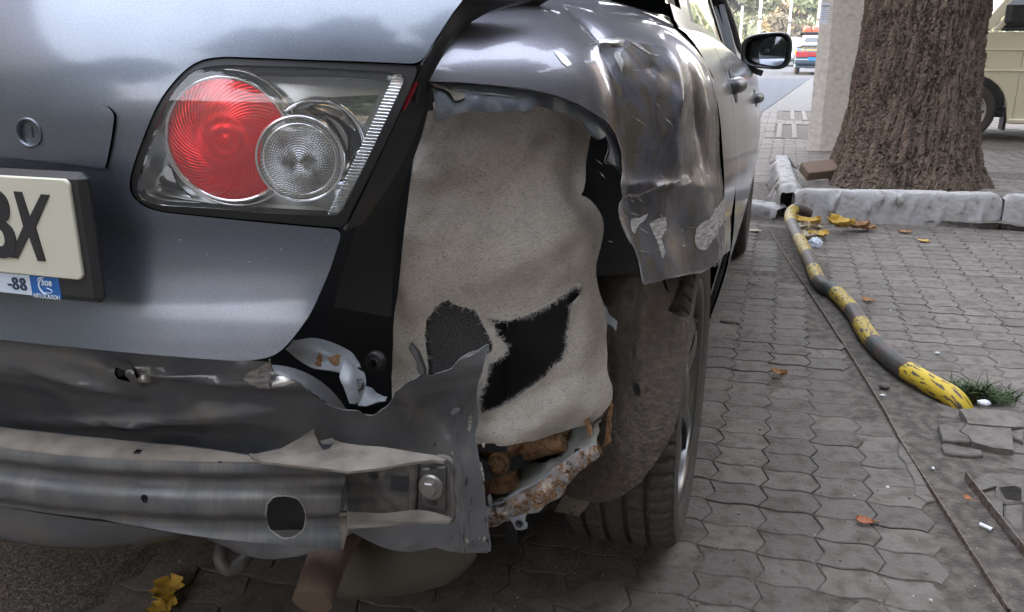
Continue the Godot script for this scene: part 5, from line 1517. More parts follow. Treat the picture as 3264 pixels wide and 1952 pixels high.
	var f_line := smooth([0.1757, 0.5341, 0.168, 0.5135, 0.1582, 0.4714, 0.1496, 0.4226, 0.1415, 0.3676, 0.1322, 0.296, 0.1268, 0.2705, 0.1226, 0.2146, 0.1191, 0.1507, 0.1381, 0.1238, 0.1986, 0.0822, 0.25, 0.0788, 0.2562, 0.0732, 0.2697, 0.0714, 0.2954, 0.0718, 0.3388, 0.0651, 0.3744, 0.0711, 0.4079, 0.0764, 0.4303, 0.0942, 0.4391, 0.1083, 0.4367, 0.1289, 0.4306, 0.1491, 0.4321, 0.1931, 0.4338, 0.2368, 0.4341, 0.238, 0.4085, 0.3003, 0.4066, 0.3319, 0.4104, 0.3586, 0.4127, 0.3793, 0.4051, 0.3999, 0.3953, 0.412, 0.3883, 0.4149, 0.3949, 0.4216, 0.4054, 0.4494, 0.4175, 0.4917, 0.4281, 0.5279, 0.3799, 0.5569, 0.2821, 0.5691, 0.2096, 0.5544], 2)
	var hole_a := [0.2439, 0.2595, 0.2718, 0.2532, 0.3022, 0.2581, 0.3332, 0.2704, 0.3512, 0.2819, 0.3752, 0.2922, 0.3852, 0.2858, 0.383, 0.2744, 0.3655, 0.2656, 0.3625, 0.25, 0.3591, 0.2283, 0.3566, 0.1935, 0.3503, 0.1854, 0.3276, 0.1654, 0.3051, 0.1525, 0.2827, 0.1397, 0.2563, 0.127, 0.2349, 0.1214, 0.2318, 0.1458, 0.242, 0.1717, 0.246, 0.1933, 0.2666, 0.2043, 0.2722, 0.2146, 0.263, 0.2264, 0.2567, 0.238, 0.2546, 0.2494]
	var hole_b := [0.1671, 0.2645, 0.1841, 0.2845, 0.1941, 0.2896, 0.2125, 0.2768, 0.229, 0.2723, 0.2355, 0.2602, 0.244, 0.2436, 0.2493, 0.2299, 0.2541, 0.2164, 0.243, 0.2032, 0.2362, 0.1921, 0.1978, 0.1668, 0.1814, 0.1747, 0.1662, 0.1844, 0.1651, 0.2251]
	var fn := put(car, "felt_lining", panel(felt, f_line, [ragged(hole_a, 0.005, 0.0022, 4), ragged(hole_b, 0.005, 0.0026, 5)], 0.0085, 0.006), M.felt, "thick grey felt boot lining with a ragged hole")
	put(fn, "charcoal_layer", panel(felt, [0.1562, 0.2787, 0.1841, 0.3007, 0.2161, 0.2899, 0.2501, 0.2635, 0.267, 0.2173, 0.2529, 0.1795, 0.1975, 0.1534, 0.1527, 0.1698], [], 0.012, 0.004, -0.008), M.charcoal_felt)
	var st := SurfaceTool.new()
	st.begin(Mesh.PRIMITIVE_TRIANGLES)
	for hole in [hole_a, hole_b]:
		var hp := pts(hole)
		for i in hp.size():
			var a := hp[i]
			var b := hp[(i + 1) % hp.size()]
			for k in int(clampf((b - a).length() / (0.00030 if hole == hole_a else 0.0011), 3, 220)):
				var p := a.lerp(b, rng.randf())
				var into := (b - a).orthogonal().normalized() * -1.0
				var mid := Vector2()
				for z in hp: mid += z
				mid /= hp.size()
				if into.dot(mid - p) < 0: into = -into
				var dir := (into + Vector2(rng.randfn(0, 0.6), rng.randfn(0, 0.6))).normalized() * (0.001 + 0.010 * pow(rng.randf(), 3.5))
				var p0 := felt.at(p.x - into.x * 0.002, p.y - into.y * 0.002, 0.0005)
				var p1 := felt.at(p.x + dir.x * 0.6, p.y + dir.y * 0.6, rng.randf_range(-0.002, 0.004))
				var p2 := felt.at(p.x + dir.x, p.y + dir.y, rng.randf_range(-0.004, 0.006))
				var w := (p2 - p0).cross(Vector3(0, 0, 1)).normalized() * 0.00020
				for q in [p0 - w, p1 - w, p1 + w, p0 - w, p1 + w, p0 + w, p1 - w, p2, p1 + w]:
					st.set_normal(Vector3(0.2, 0.3, 1).normalized())
					st.add_vertex(q)
	var fib := put(fn, "frayed_fibres", st.commit(), M.fibre)
	fib.set_meta("kind", "stuff")
	put(fn, "clip", slab([Vector3(0.5908, 0.6328, 0.7067), Vector3(0.5922, 0.6387, 0.7044), Vector3(0.6021, 0.6278, 0.7047), Vector3(0.6108, 0.6089, 0.7081), Vector3(0.6118, 0.603, 0.7097), Vector3(0.6064, 0.603, 0.7114), Vector3(0.6024, 0.6089, 0.7107), Vector3(0.601, 0.6179, 0.7083)], Vector3(0, 0, -0.006), 0.001), M.black_plastic)
	# roof, windows and the rest of the shell
	put(car, "roof", box(Vector3(0, 1.425, -0.95), Vector3(1.08, 0.035, 1.5), 0.015), M.grey_paint)
	put(car, "rear_window", slab([Vector3(-0.62, 1.07, 0.40), Vector3(0.60, 1.07, 0.40), Vector3(0.50, 1.41, -0.22), Vector3(-0.52, 1.41, -0.22)], Vector3(0, -0.01, -0.01)), M.dark_glass)
	put(car, "parcel_shelf", slab([Vector3(-0.66, 1.05, 0.52), Vector3(0.60, 1.05, 0.52), Vector3(0.66, 1.05, -0.3), Vector3(-0.66, 1.05, -0.3)], Vector3(0, -0.02, 0)), M.black_and_shade)
	put(car, "floor_pan", box(Vector3(-0.02, 0.27, -1.55), Vector3(1.5, 0.12, 3.3), 0.03), M.dark_trim)
	put(car, "left_side", box(Vector3(-0.80, 0.63, -1.4), Vector3(0.2, 0.72, 4.1), 0.08), M.grey_paint)
	put(car, "bonnet", box(Vector3(0, 0.80, -2.75), Vector3(1.5, 0.3, 1.4), 0.12), M.grey_paint)
	put(car, "windscreen", slab([Vector3(-0.66, 0.96, -2.35), Vector3(0.66, 0.96, -2.35), Vector3(0.55, 1.41, -1.68), Vector3(-0.55, 1.41, -1.68)], Vector3(0, -0.01, 0.01)), M.dark_glass)
	put(car, "cabin_wall", box(Vector3(0, 0.72, -1.1), Vector3(1.3, 0.62, 1.8), 0.05), M.black_and_shade)
	# side windows
	put(car, "quarter_window", panel(glass, [0.29, 0.036, 0.41, 0.03, 0.46, 0.12, 0.43, 0.15], [], 0.04, 0.004), M.dark_glass)
	put(car, "window_frame", panel(glass, [0.40, -0.03, 2.35, -0.03, 2.35, 0.012, 0.52, 0.014, 0.42, 0.03, 0.29, 0.035, 0.29, 0.01], [], 0.03, 0.006, 0.006), M.grey_paint)
	put(car, "rear_pillar", panel(glass, [0.415, 0.0, 0.52, 0.0, 0.80, 0.46, 0.55, 0.46, 0.47, 0.14], [], 0.02, 0.006, 0.004), M.grey_paint)
	put(car, "door_pillar", panel(glass, [0.525, 0.0, 0.60, 0.0, 0.86, 0.46, 0.80, 0.46], [], 0.02, 0.006, 0.002), M.black_plastic)
	put(car, "rear_door_window", panel(glass, [0.60, 0.012, 1.47, 0.012, 1.47, 0.42, 0.86, 0.42], [], 0.04, 0.004), M.dark_glass)
	put(car, "door_pillar", panel(glass, [1.47, 0.0, 1.57, 0.0, 1.57, 0.46, 1.47, 0.46], [], 0.02, 0.006, 0.003), M.black_plastic)
	put(car, "front_door_window", panel(glass, [1.57, 0.012, 2.32, 0.012, 2.24, 0.12, 1.9, 0.42, 1.57, 0.43], [], 0.04, 0.004), M.dark_glass)
	put(car, "front_pillar", tube([Vector3(0.79, 0.93, -2.1), Vector3(0.73, 1.13, -1.82), Vector3(0.56, 1.42, -1.4)], [0.026, 0.024, 0.03], 10, 4), M.black_plastic)
	put(car, "rear_roof_pillar", patch([[quarter.at(0.15, 0.61), quarter.at(0.30, 0.62), quarter.at(0.45, 0.62), quarter.at(0.58, 0.62)], [Vector3(0.52, 1.18, 0.30), Vector3(0.60, 1.19, 0.22), Vector3(0.66, 1.18, 0.14), Vector3(0.715, 1.16, 0.05)], [Vector3(0.46, 1.40, -0.2), Vector3(0.48, 1.41, -0.25), Vector3(0.51, 1.41, -0.3), Vector3(0.55, 1.40, -0.35)]], 5, 0.01), M.grey_paint)
	# doors and wing
	for d in [["rear_door", [0.335, 0.845, 0.32, 0.65, 0.33, 0.53, 0.42, 0.44, 0.52, 0.32, 0.58, 0.16, 0.60, 0.06, 1.285, 0.06, 1.285, 0.845]], ["front_door", [1.293, 0.06, 2.28, 0.06, 2.30, 0.4, 2.30, 0.845, 1.293, 0.845]], ["front_wing", [2.306, 0.845, 2.306, 0.05, 2.42, 0.05, 2.46, 0.22, 2.55, 0.36, 2.68, 0.45, 2.82, 0.47, 2.96, 0.45, 3.09, 0.36, 3.18, 0.22, 3.22, 0.06, 3.5, 0.08, 3.6, 0.40, 3.4, 0.62, 2.9, 0.75]], ["arch_panel", [0.0, 0.845, 0.0, 0.47, 0.1, 0.50, 0.25, 0.49, 0.327, 0.52, 0.313, 0.65, 0.328, 0.845]]]:
		put(car, d[0], panel(side, d[1], [], 0.02, 0.005), M.grey_paint)
	put(car, "sill", panel(side, [0.58, -0.05, 2.45, -0.05, 2.45, 0.052, 0.60, 0.052], [], 0.03, 0.03, -0.008), M.grey_paint)
	var handles := [[0.1115, 0.7171, 1.0], [0.7676, 0.6756, 1.0]]
	for k in 2:
		var h: Array = handles[k]
		var s: float = [0.455, 1.42][k]
		var v: float = h[1]
		var dn: Node3D = car.get_node(["rear_door", "front_door"][k])
		var hp := [side.at(s - 0.075, v, -0.014), side.at(s - 0.06, v, 0.003), side.at(s, v + 0.002, 0.010), side.at(s + 0.05, v, 0.006), side.at(s + 0.075, v, -0.014)]
		put(dn, "handle", tube(hp, [0.013, 0.015, 0.016, 0.015, 0.013], 16, 5), M.handle_grey)
		put(dn, "handle_recess", panel(side, ring2(s, v, 0.06, 0.035, 20), [], 0.02, 0.0, 0.0012), M.dark_trim)
	# door mirror
	var mn := put(car, "door_mirror", _mirror_shell(), M.black_plastic)
	var mc := Vector3(0.908, 0.958, -1.70)
	var mb := Basis.from_euler(Vector3(deg_to_rad(-4.0), deg_to_rad(-29.0), deg_to_rad(-3.0)))
	var mp := []
	for k in 36:
		var a := TAU * k / 36.0
		var e := pow(absf(cos(a)), 0.55) * signf(cos(a))
		var f := pow(absf(sin(a)), 0.62) * signf(sin(a))
		mp.append(mc + Vector3(0.004, 0, 0.032) + mb * Vector3(e * 0.070, f * 0.047 * (1.0 + 0.12 * e), 0))
	var bulge := PackedVector3Array()              # a convex glass, as door mirrors have
	for i in 9:
		for k in 37:
			var d: Vector3 = (mp[k % 36] as Vector3 - mp[0].lerp(mp[18], 0.5)) * (1.0 - i / 8.0)
			bulge.append(mp[0].lerp(mp[18], 0.5) + d - mb.z * d.length_squared() / 0.9)
	put(mn, "mirror_glass", grid(bulge, 9, 37, 0.0, true), M.mirror)
	put(mn, "mirror_foot", patch([[Vector3(0.77, 1.03, -1.92), Vector3(0.775, 1.0, -1.76)], [Vector3(0.80, 0.955, -1.90), Vector3(0.81, 0.935, -1.72)], [Vector3(0.845, 0.92, -1.88), Vector3(0.86, 0.905, -1.70)], [Vector3(0.89, 0.895, -1.84), Vector3(0.905, 0.89, -1.69)]], 5, 0.02), M.black_plastic)
	put(mn, "sail_panel", slab([Vector3(0.81, 0.935, -1.70), Vector3(0.80, 0.93, -1.98), Vector3(0.735, 1.13, -1.84), Vector3(0.75, 1.12, -1.78)], Vector3(-0.02, 0, 0)), M.black_plastic)

func _mirror_shell() -> ArrayMesh:
	var c := Vector3(0.908, 0.958, -1.70)
	var G := PackedVector3Array()
	var rows := [[0.86, 0.030], [0.93, 0.040], [1.0, 0.036], [1.04, 0.01], [1.0, -0.04], [0.84, -0.085], [0.5, -0.115], [0.02, -0.125]]
	rows.reverse()
	rows.append([0.84, -0.045])
	for r in rows:
		for k in 41:
			var a := TAU * (k % 40) / 40.0
			var e := pow(absf(cos(a)), 0.55) * signf(cos(a))
			var f := pow(absf(sin(a)), 0.62) * signf(sin(a))
			G.append(c + Vector3(e * 0.084 * r[0], f * 0.059 * r[0] * (1.0 + 0.12 * e), r[1]))
	var m := grid(G, rows.size(), 41, 0.0, true)
	var back := []
	for k in 40: back.append(c + (G[8 * 41 + k] - c) * 0.999 + Vector3(0, 0, 0.002))
	return joined([m, slab(back, Vector3(0, 0, -0.01))])

# ---------- tail lamp and number plate ----------
func dome(fr: Transform3D, r: float, h: float) -> ArrayMesh:            # a shallow lens with flat texture coordinates
	var G := PackedVector3Array()
	var V := PackedVector3Array()
	var N := PackedVector3Array()
	var U := PackedVector2Array()
	var I := PackedInt32Array()
	for i in 15:
		for j in 49:
			var q := r * i / 14.0
			var a := TAU * j / 48.0
			var y := h * (1.0 - pow(i / 14.0, 2.0))
			V.append(fr * Vector3(cos(a) * q, y, -sin(a) * q))
			N.append((fr.basis * Vector3(cos(a) * 2.0 * h * q / (r * r), 1.0, -sin(a) * 2.0 * h * q / (r * r))).normalized())
			U.append(Vector2(0.5 + cos(a) * 0.5 * i / 14.0, 0.5 + sin(a) * 0.5 * i / 14.0))
	for i in 14:
		for j in 48:
			var k := i * 49 + j
			I.append_array([k, k + 50, k + 49, k, k + 1, k + 50])
	return made(V, N, U, I)
func build_lamp_and_plate():
	var outer := [1.3492, 0.2073, 1.2853, 0.2153, 1.2094, 0.2235, 1.1555, 0.2293, 1.1388, 0.2356, 1.1293, 0.2468, 1.1291, 0.2597, 1.1406, 0.2847, 1.1588, 0.3193, 1.174, 0.3467, 1.1893, 0.3648, 1.2039, 0.379, 1.2171, 0.3857, 1.236, 0.3886, 1.3115, 0.3856, 1.3763, 0.3832, 1.4399, 0.3801]
	var glass := [1.3467, 0.2217, 1.2779, 0.2267, 1.2114, 0.2331, 1.1664, 0.2354, 1.1446, 0.2388, 1.1361, 0.2459, 1.1375, 0.26, 1.1524, 0.2893, 1.1673, 0.3194, 1.1825, 0.3489, 1.1979, 0.3679, 1.2108, 0.3775, 1.2365, 0.3817, 1.3115, 0.3794, 1.3758, 0.3758, 1.4252, 0.3713]
	outer = rounded(outer, 0.006)
	glass = rounded(glass, 0.006)
	var lamp := put(car, "tail_lamp", panel(lid, outer, [glass], 0.006, 0.012, -0.0025), M.seal_rubber, "tail lamp with a red and a clear round lens behind clear cover")
	put(lamp, "housing", joined([panel(lid, glass, [], 0.008, 0.002, -0.052), wall(lid, glass, -0.052, -0.006)]), M.smoked_chrome)
	put(lamp, "cover", panel(lid, glass, [], 0.008, 0.0, -0.0015), M.lamp_cover)
	put(lamp, "cover_edge", wall(lid, glass, -0.006, -0.0005), M.chrome)
	# lenses
	var rc := pts([1.2332, 0.3038])[0]
	var cc := pts([1.3082, 0.2842])[0]
	var fr := facing(lid.at(rc.x, rc.y, -0.022), lid.normal(rc.x, rc.y))
	var fc := facing(lid.at(cc.x, cc.y, -0.016), lid.normal(cc.x, cc.y))
	var red := put(lamp, "red_lens", dome(fr, 0.0625, 0.011), M.red_lens)
	put(red, "ring", lathe([0.0672, -0.028, 0.0672, -0.001, 0.0655, 0.0015, 0.0632, 0.001, 0.0618, -0.002], 64, fr), M.chrome)
	put(red, "bezel_step", lathe([0.0735, -0.02, 0.0735, -0.012, 0.0718, -0.010, 0.070, -0.012], 64, fr), M.chrome)
	var clear := put(lamp, "clear_lens", dome(fc, 0.0425, 0.009), M.clear_lens)
	put(clear, "ring", lathe([0.0468, -0.03, 0.0468, 0.0, 0.0455, 0.0025, 0.0435, 0.002, 0.042, -0.002], 56, fc), M.chrome)
	put(clear, "inner_ring", lathe([0.0385, 0.001, 0.0378, 0.0032, 0.0365, 0.002], 56, fc), M.chrome)
	var bc := pts([1.3273, 0.2965])[0]
	put(lamp, "reflector_bowl", lathe([0.05, -0.02, 0.05, 0.006, 0.048, 0.008, 0.046, 0.006, 0.042, -0.006, 0.03, -0.016], 56, facing(lid.at(bc.x, bc.y, -0.035), lid.normal(bc.x, bc.y))), M.chrome)
	put(lamp, "step", panel(lid, [1.1258, 0.2413, 1.1373, 0.247, 1.1575, 0.2416, 1.2053, 0.2338, 1.2743, 0.228, 1.3317, 0.2237, 1.3322, 0.2199, 1.2737, 0.2236, 1.2046, 0.2298, 1.1578, 0.2323, 1.1351, 0.2358], [], 0.008, 0.003, -0.020), M.chrome)
	put(lamp, "step", panel(lid, [1.1325, 0.2481, 1.1577, 0.2768, 1.1615, 0.2722, 1.165, 0.2533, 1.1788, 0.2387, 1.1603, 0.2423], [], 0.008, 0.003, -0.034), M.chrome)
	put(lamp, "step", panel(lid, [1.2043, 0.3749, 1.2309, 0.3786, 1.309, 0.3763, 1.4131, 0.3714, 1.4101, 0.3632, 1.3088, 0.3688, 1.2643, 0.3711, 1.231, 0.3716, 1.2043, 0.3668], [], 0.008, 0.003, -0.022), M.chrome)
	put(lamp, "amber_lamp", panel(lid, [1.311, 0.3449, 1.3984, 0.3485, 1.3728, 0.3069, 1.3509, 0.3249, 1.3287, 0.3339], [], 0.008, 0.003, -0.040), M.chrome)
	# ribbed strip
	var ends := pts([1.4131, 0.3724, 1.4257, 0.3712, 1.3331, 0.2218, 1.3463, 0.2204])
	var ribs := []
	for k in 46:
		var t := (k + 0.5) / 46.0
		var a := ends[0].lerp(ends[2], t)
		var b := ends[1].lerp(ends[3], t)
		ribs.append(tube([lid.at(a.x, a.y, -0.008), lid.at(b.x, b.y, -0.008)], [0.0016, 0.0016], 8, 1))
	put(lamp, "ribbed_strip", joined(ribs), M.chrome)
	var tabp := pts([1.4167, 0.3352, 1.4193, 0.3342, 1.4345, 0.3615, 1.4331, 0.363, 1.427, 0.3561])
	put(lamp, "reflector_tab", slab([Vector3(0.5945, 0.907, 0.7108), Vector3(0.5971, 0.9053, 0.7106), Vector3(0.6113, 0.9332, 0.7048), Vector3(0.609, 0.9347, 0.7051)], Vector3(0, 0, -0.004)), M.red_tab)
	# dark side of the lamp towards the open corner
	put(lamp, "lamp_side", patch([[Vector3(0.6127, 0.9519, 0.6995), Vector3(0.6115, 0.9465, 0.6709)], [Vector3(0.5927, 0.9059, 0.7107), Vector3(0.6021, 0.8949, 0.6794)], [Vector3(0.5661, 0.8441, 0.7289), Vector3(0.577, 0.8416, 0.688)], [Vector3(0.5369, 0.7798, 0.7477), Vector3(0.5325, 0.7764, 0.7009)]], 4, 0.003), M.seal_rubber)
	# number plate
	var zp := 0.886
	var c := [Vector3(0.3306, 0.8472, 0.892), Vector3(0.2926, 0.7157, 0.892), Vector3(0.3164, 0.8413, 0.892), Vector3(0.2924, 0.7415, 0.892), Vector3(0.2786, 0.7385, 0.892), Vector3(0.1994, 0.7118, 0.892)]
	var right: float = c[0].x
	var top: float = (c[0] as Vector3).y + 0.004
	var low: float = (c[1] as Vector3).y
	var holder := put(car, "plate_holder", box(Vector3(right - 0.275, (top + low) * 0.5, zp - 0.004), Vector3(0.55, top - low, 0.016), 0.0065), M.black_plastic)
	var pr: float = c[2].x
	var p_top: float = c[2].y + 0.004
	var p_low: float = c[3].y
	var rounded := []
	for k in 24:
		var a := TAU * k / 24.0 + 0.01
		rounded.append(Vector3(pr - 0.26 + signf(cos(a)) * (0.26 - 0.008) + cos(a) * 0.008, (p_top + p_low) * 0.5 + signf(sin(a)) * ((p_top - p_low) * 0.5 - 0.008) + sin(a) * 0.008, zp + 0.0075))
	var plate := put(holder, "number_plate", slab(rounded, Vector3(0, 0, -0.006), 0.0012), M.plate_white)
	put(plate, "character", slab([Vector3(0.2459, 0.8301, 0.8948), Vector3(0.2561, 0.8298, 0.8948), Vector3(0.261, 0.8043, 0.8948), Vector3(0.2808, 0.8289, 0.8948), Vector3(0.2908, 0.8285, 0.8948), Vector3(0.2664, 0.7945, 0.8948), Vector3(0.2722, 0.7588, 0.8948), Vector3(0.2623, 0.7583, 0.8948), Vector3(0.2557, 0.7846, 0.8948), Vector3(0.2357, 0.7592, 0.8948), Vector3(0.2258, 0.7596, 0.8948), Vector3(0.2509, 0.7945, 0.8948)], Vector3(0, 0, -0.003), 0.0006), M.plate_black)
	var x_top := Vector3(0.2361, 0.8299, 0.8948)
	var x_low := Vector3(0.2197, 0.7566, 0.8948)
	var bm := lettering("B", x_top.y - x_low.y, 0.0028, true)
	var bb := put(plate, "character", bm, M.plate_black)
	bb.transform = Transform3D(Basis().scaled(Vector3(0.92, 1.0, 1)), Vector3(x_top.x - 0.024, (x_top.y + x_low.y) * 0.5, zp + 0.0078))
	var strip_c := [Vector3(0.209, 0.7422, 0.8945), Vector3(0.2425, 0.7405, 0.8945), Vector3(0.2812, 0.7391, 0.8945), Vector3(0.276, 0.7173, 0.8945), Vector3(0.2379, 0.7186, 0.8945), Vector3(0.2041, 0.7203, 0.8945)]
	put(holder, "phone_strip", slab([Vector3(pr - 0.5, strip_c[1].y, zp + 0.0042), Vector3(strip_c[1].x, strip_c[1].y, zp + 0.0042), Vector3(strip_c[1].x, strip_c[4].y, zp + 0.0042), Vector3(pr - 0.5, strip_c[4].y, zp + 0.0042)], Vector3(0, 0, -0.002)), M.strip_white)
	var badge := put(holder, "dealer_badge", slab([Vector3(strip_c[1].x + 0.0004, strip_c[1].y, zp + 0.0043), Vector3(strip_c[2].x, strip_c[1].y, zp + 0.0043), Vector3(strip_c[2].x, strip_c[4].y, zp + 0.0043), Vector3(strip_c[1].x + 0.0004, strip_c[4].y, zp + 0.0043)], Vector3(0, 0, -0.002)), M.strip_blue)
	var mid_y: float = (strip_c[1].y + strip_c[4].y) * 0.5
	var num := put(holder, "phone_digits", lettering("-88", 0.0135, 0.0008, true), M.strip_ink)
	num.position = Vector3(strip_c[1].x - 0.018, mid_y, zp + 0.0046)
	var bx: float = (strip_c[1].x + strip_c[2].x) * 0.5
	var word := put(badge, "badge_word", lettering("ЗОВ", 0.0052, 0.0006, true), M.print_white)
	word.position = Vector3(bx + 0.003, mid_y + 0.004, zp + 0.0047)
	var small := put(badge, "badge_caption", lettering("АВТОСАЛОН", 0.0026, 0.0005), M.print_white)
	small.transform = Transform3D(Basis().scaled(Vector3(0.95, 1, 1)), Vector3(bx, mid_y - 0.0105, zp + 0.0047))
	var arc := []
	var arr := []
	for k in 9:
		var a := 1.9 + k * 0.36
		arc.append(Vector3(bx + 0.001 + cos(a) * 0.0085, mid_y + 0.0005 + sin(a) * 0.0085, zp + 0.0046))
		arr.append(0.0003 + 0.0009 * sin(PI * k / 8.0))
	put(badge, "badge_arc", joined([tube(arc, arr, 6, 2), tube([arc[0] + Vector3(-0.007, -0.003, 0), arc[0] + Vector3(-0.004, 0.0005, 0), arc[0] + Vector3(0.003, 0.0015, 0)], [0.0003, 0.001, 0.0003], 6, 3), tube([Vector3(bx + 0.001, mid_y - 0.001, zp + 0.0046), Vector3(bx + 0.006, mid_y - 0.002, zp + 0.0046), Vector3(bx + 0.009, mid_y - 0.004, zp + 0.0046)], [0.0003, 0.0005, 0.0003], 6, 2), tube([Vector3(bx - 0.001, mid_y - 0.006, zp + 0.0046), Vector3(bx + 0.005, mid_y - 0.0065, zp + 0.0046), Vector3(bx + 0.009, mid_y - 0.0045, zp + 0.0046)], [0.0003, 0.0005, 0.0003], 6, 2)]), M.print_white)

# ---------- torn sheet, beam, bracket and rust ----------
func build_wreckage():
	var crink := FastNoiseLite.new()
	crink.seed = 33
	crink.frequency = 14.0
	crink.fractal_octaves = 3
	rear.crinkle = crink
	rear.crinkle_height = 0.0025
	# rear panel under the lid, torn along its top
	var torn := [1.1614, 0.3721, 1.162, 0.3618, 1.1656, 0.3551, 1.1813, 0.3486, 1.1967, 0.3424, 1.1842, 0.3484, 1.1939, 0.3433, 1.1992, 0.3357, 1.2049, 0.3176, 1.2143, 0.3058, 1.2232, 0.2945, 1.2333, 0.2853, 1.2439, 0.2803, 1.2581, 0.2775, 1.2634, 0.2719, 1.2722, 0.2675, 1.2813, 0.2692, 1.2882, 0.2748, 1.2939, 0.2799, 1.2983, 0.2886, 1.3026, 0.3013, 1.306, 0.3129, 1.3126, 0.3196, 1.3186, 0.3281, 1.3267, 0.3309, 1.3395, 0.3398, 1.3494, 0.3375, 1.3624, 0.3405, 1.373, 0.3443, 1.3782, 0.3509, 1.3836, 0.3574, 1.3944, 0.363, 1.4087, 0.367, 1.4158, 0.3711, 1.4197, 0.3705, 1.4175, 0.3647, 1.4125, 0.3438, 1.4112, 0.3046, 1.4186, 0.2637, 1.4209, 0.2332]
	var flange := [1.4148, 0.2196, 1.4152, 0.192, 1.4167, 0.1675, 1.4192, 0.1469, 1.4209, 0.1262, 1.4215, 0.1013, 1.4244, 0.0488, 1.4032, 0.0546, 1.385, 0.0589]
	var low := [1.3809, 0.0614, 1.3488, 0.0827, 1.3167, 0.0788, 1.296, 0.0853, 1.2681, 0.1019, 1.2432, 0.1164]
	var line := [0.02, 0.375]
	line.append_array([0.9572, 0.3856, 1.0821, 0.3783])
	line.append_array(ragged(torn, 0.007, 0.0012, 6, true))
	line.append_array(ragged(flange, 0.008, 0.0012, 7, true))
	line.append_array(low)
	line.append_array([1.02, 0.03, 0.02, 0.03])
	var slot := [0.99, 0.3665, 1.0017, 0.3631, 1.0002, 0.3457, 0.9879, 0.3504]
	var rn := put(car, "rear_panel", panel(rear, line, [slot], 0.0085, 0.0016), M.inner_paint, "crumpled rear panel torn along its upper edge")
	put(rn, "torn_edge", edge_bead(rear, torn, 0.0008, -0.0006), M.pale_paint)
	put(rn, "torn_edge", edge_bead(rear, flange, 0.0006, -0.0006), M.pale_paint)
	put(rn, "bracket_cup", joined([panel(rear, smooth([0.975, 0.374, 0.988, 0.3749, 1.0018, 0.3696, 1.0131, 0.3579, 1.0012, 0.3301, 0.9882, 0.332, 0.9787, 0.3414, 0.9802, 0.3591], 3), [slot], 0.008, 0.003, 0.006), wall(rear, slot, -0.03, 0.003)]), M.inner_paint)
	var bp := pts([1.0189, 0.35])[0]
	put(rn, "bolt", lathe([0.009, -0.004, 0.009, 0.003, 0.005, 0.006, 0.0, 0.0065], 16, facing(rear.at(bp.x, bp.y, 0.004), rear.normal(bp.x, bp.y))), M.bolt_steel)
	for s in [[[1.1321, 0.3502, 1.1343, 0.3557, 1.1411, 0.3589, 1.1545, 0.3663, 1.1626, 0.3687, 1.1629, 0.3563, 1.1594, 0.3468, 1.1622, 0.3385, 1.1522, 0.3384, 1.1426, 0.3461], "scuff"], [[1.1631, 0.3376, 1.1668, 0.3505, 1.1713, 0.3525, 1.1837, 0.3488, 1.1925, 0.3446, 1.179, 0.3418], "bare_metal"],
		[[1.4061, 0.247, 1.41, 0.2493, 1.4107, 0.2372, 1.4066, 0.2213, 1.4035, 0.2228, 1.4048, 0.2339], "scuff"], [[1.3822, 0.3573, 1.3941, 0.3623, 1.4084, 0.3672, 1.4066, 0.3643, 1.394, 0.3589, 1.3844, 0.3554], "scuff"],
		[[1.381, 0.2603, 1.3862, 0.2643, 1.3919, 0.2656, 1.3902, 0.2598, 1.3854, 0.2526, 1.3817, 0.2504, 1.3801, 0.2543], "pale_paint"], [[1.4195, 0.1545, 1.4172, 0.1759, 1.416, 0.1828, 1.4194, 0.1809, 1.4202, 0.1673, 1.4209, 0.1567], "scuff"], [[1.0285, 0.3652, 1.0377, 0.3652, 1.0471, 0.3621, 1.0434, 0.3601, 1.034, 0.3629], "scuff"]]:
		put(rn, "scrape", panel(rear, ragged(s[0], 0.006, 0.0014, s[0].size()), [], 0.005, 0.0, 0.0012), M[s[1]])
	for k in 26:                                        # blistered and flaked paint along the fold
		var t := rng.randf()
		var c5 := pts([1.3985, 0.2327, 1.3963, 0.1948, 1.3965, 0.1557, 1.3996, 0.1206, 1.402, 0.0736])
		var p := c5[int(t * 4)].lerp(c5[int(t * 4) + 1], t * 4 - int(t * 4)) + Vector2(rng.randfn(0, 0.016), 0)
		var r := rng.randf_range(0.001, 0.0032)
		put(rn, "flake", panel(rear, ragged(ring2(p.x, p.y, r, r * 2.2, 8), 0.002, 0.0008, k), [], 0.004, 0.0008, 0.0018), [M.inner_paint, M.scuff, M.inner_paint, M.black_and_shade][k % 4])
	# ridge folded along the flange
	put(rn, "folded_flange", patch([[Vector3(0.6624, 0.5308, 0.7553), Vector3(0.6709, 0.5343, 0.7625), Vector3(0.6711, 0.5308, 0.7526)], [Vector3(0.6659, 0.5064, 0.751), Vector3(0.6729, 0.5112, 0.7583), Vector3(0.6727, 0.5086, 0.7482)], [Vector3(0.6619, 0.4747, 0.746), Vector3(0.6691, 0.4798, 0.7531), Vector3(0.6685, 0.4769, 0.7432)], [Vector3(0.6614, 0.4423, 0.7401), Vector3(0.6683, 0.4476, 0.7472), Vector3(0.6676, 0.4445, 0.7375)], [Vector3(0.6623, 0.4114, 0.7333), Vector3(0.6682, 0.4169, 0.7406), Vector3(0.6668, 0.4125, 0.7315)], [Vector3(0.6629, 0.3873, 0.7299), Vector3(0.6679, 0.393, 0.7374), Vector3(0.6663, 0.3877, 0.7287)]], 5, 0.001, 0.003, 4), M.inner_paint)
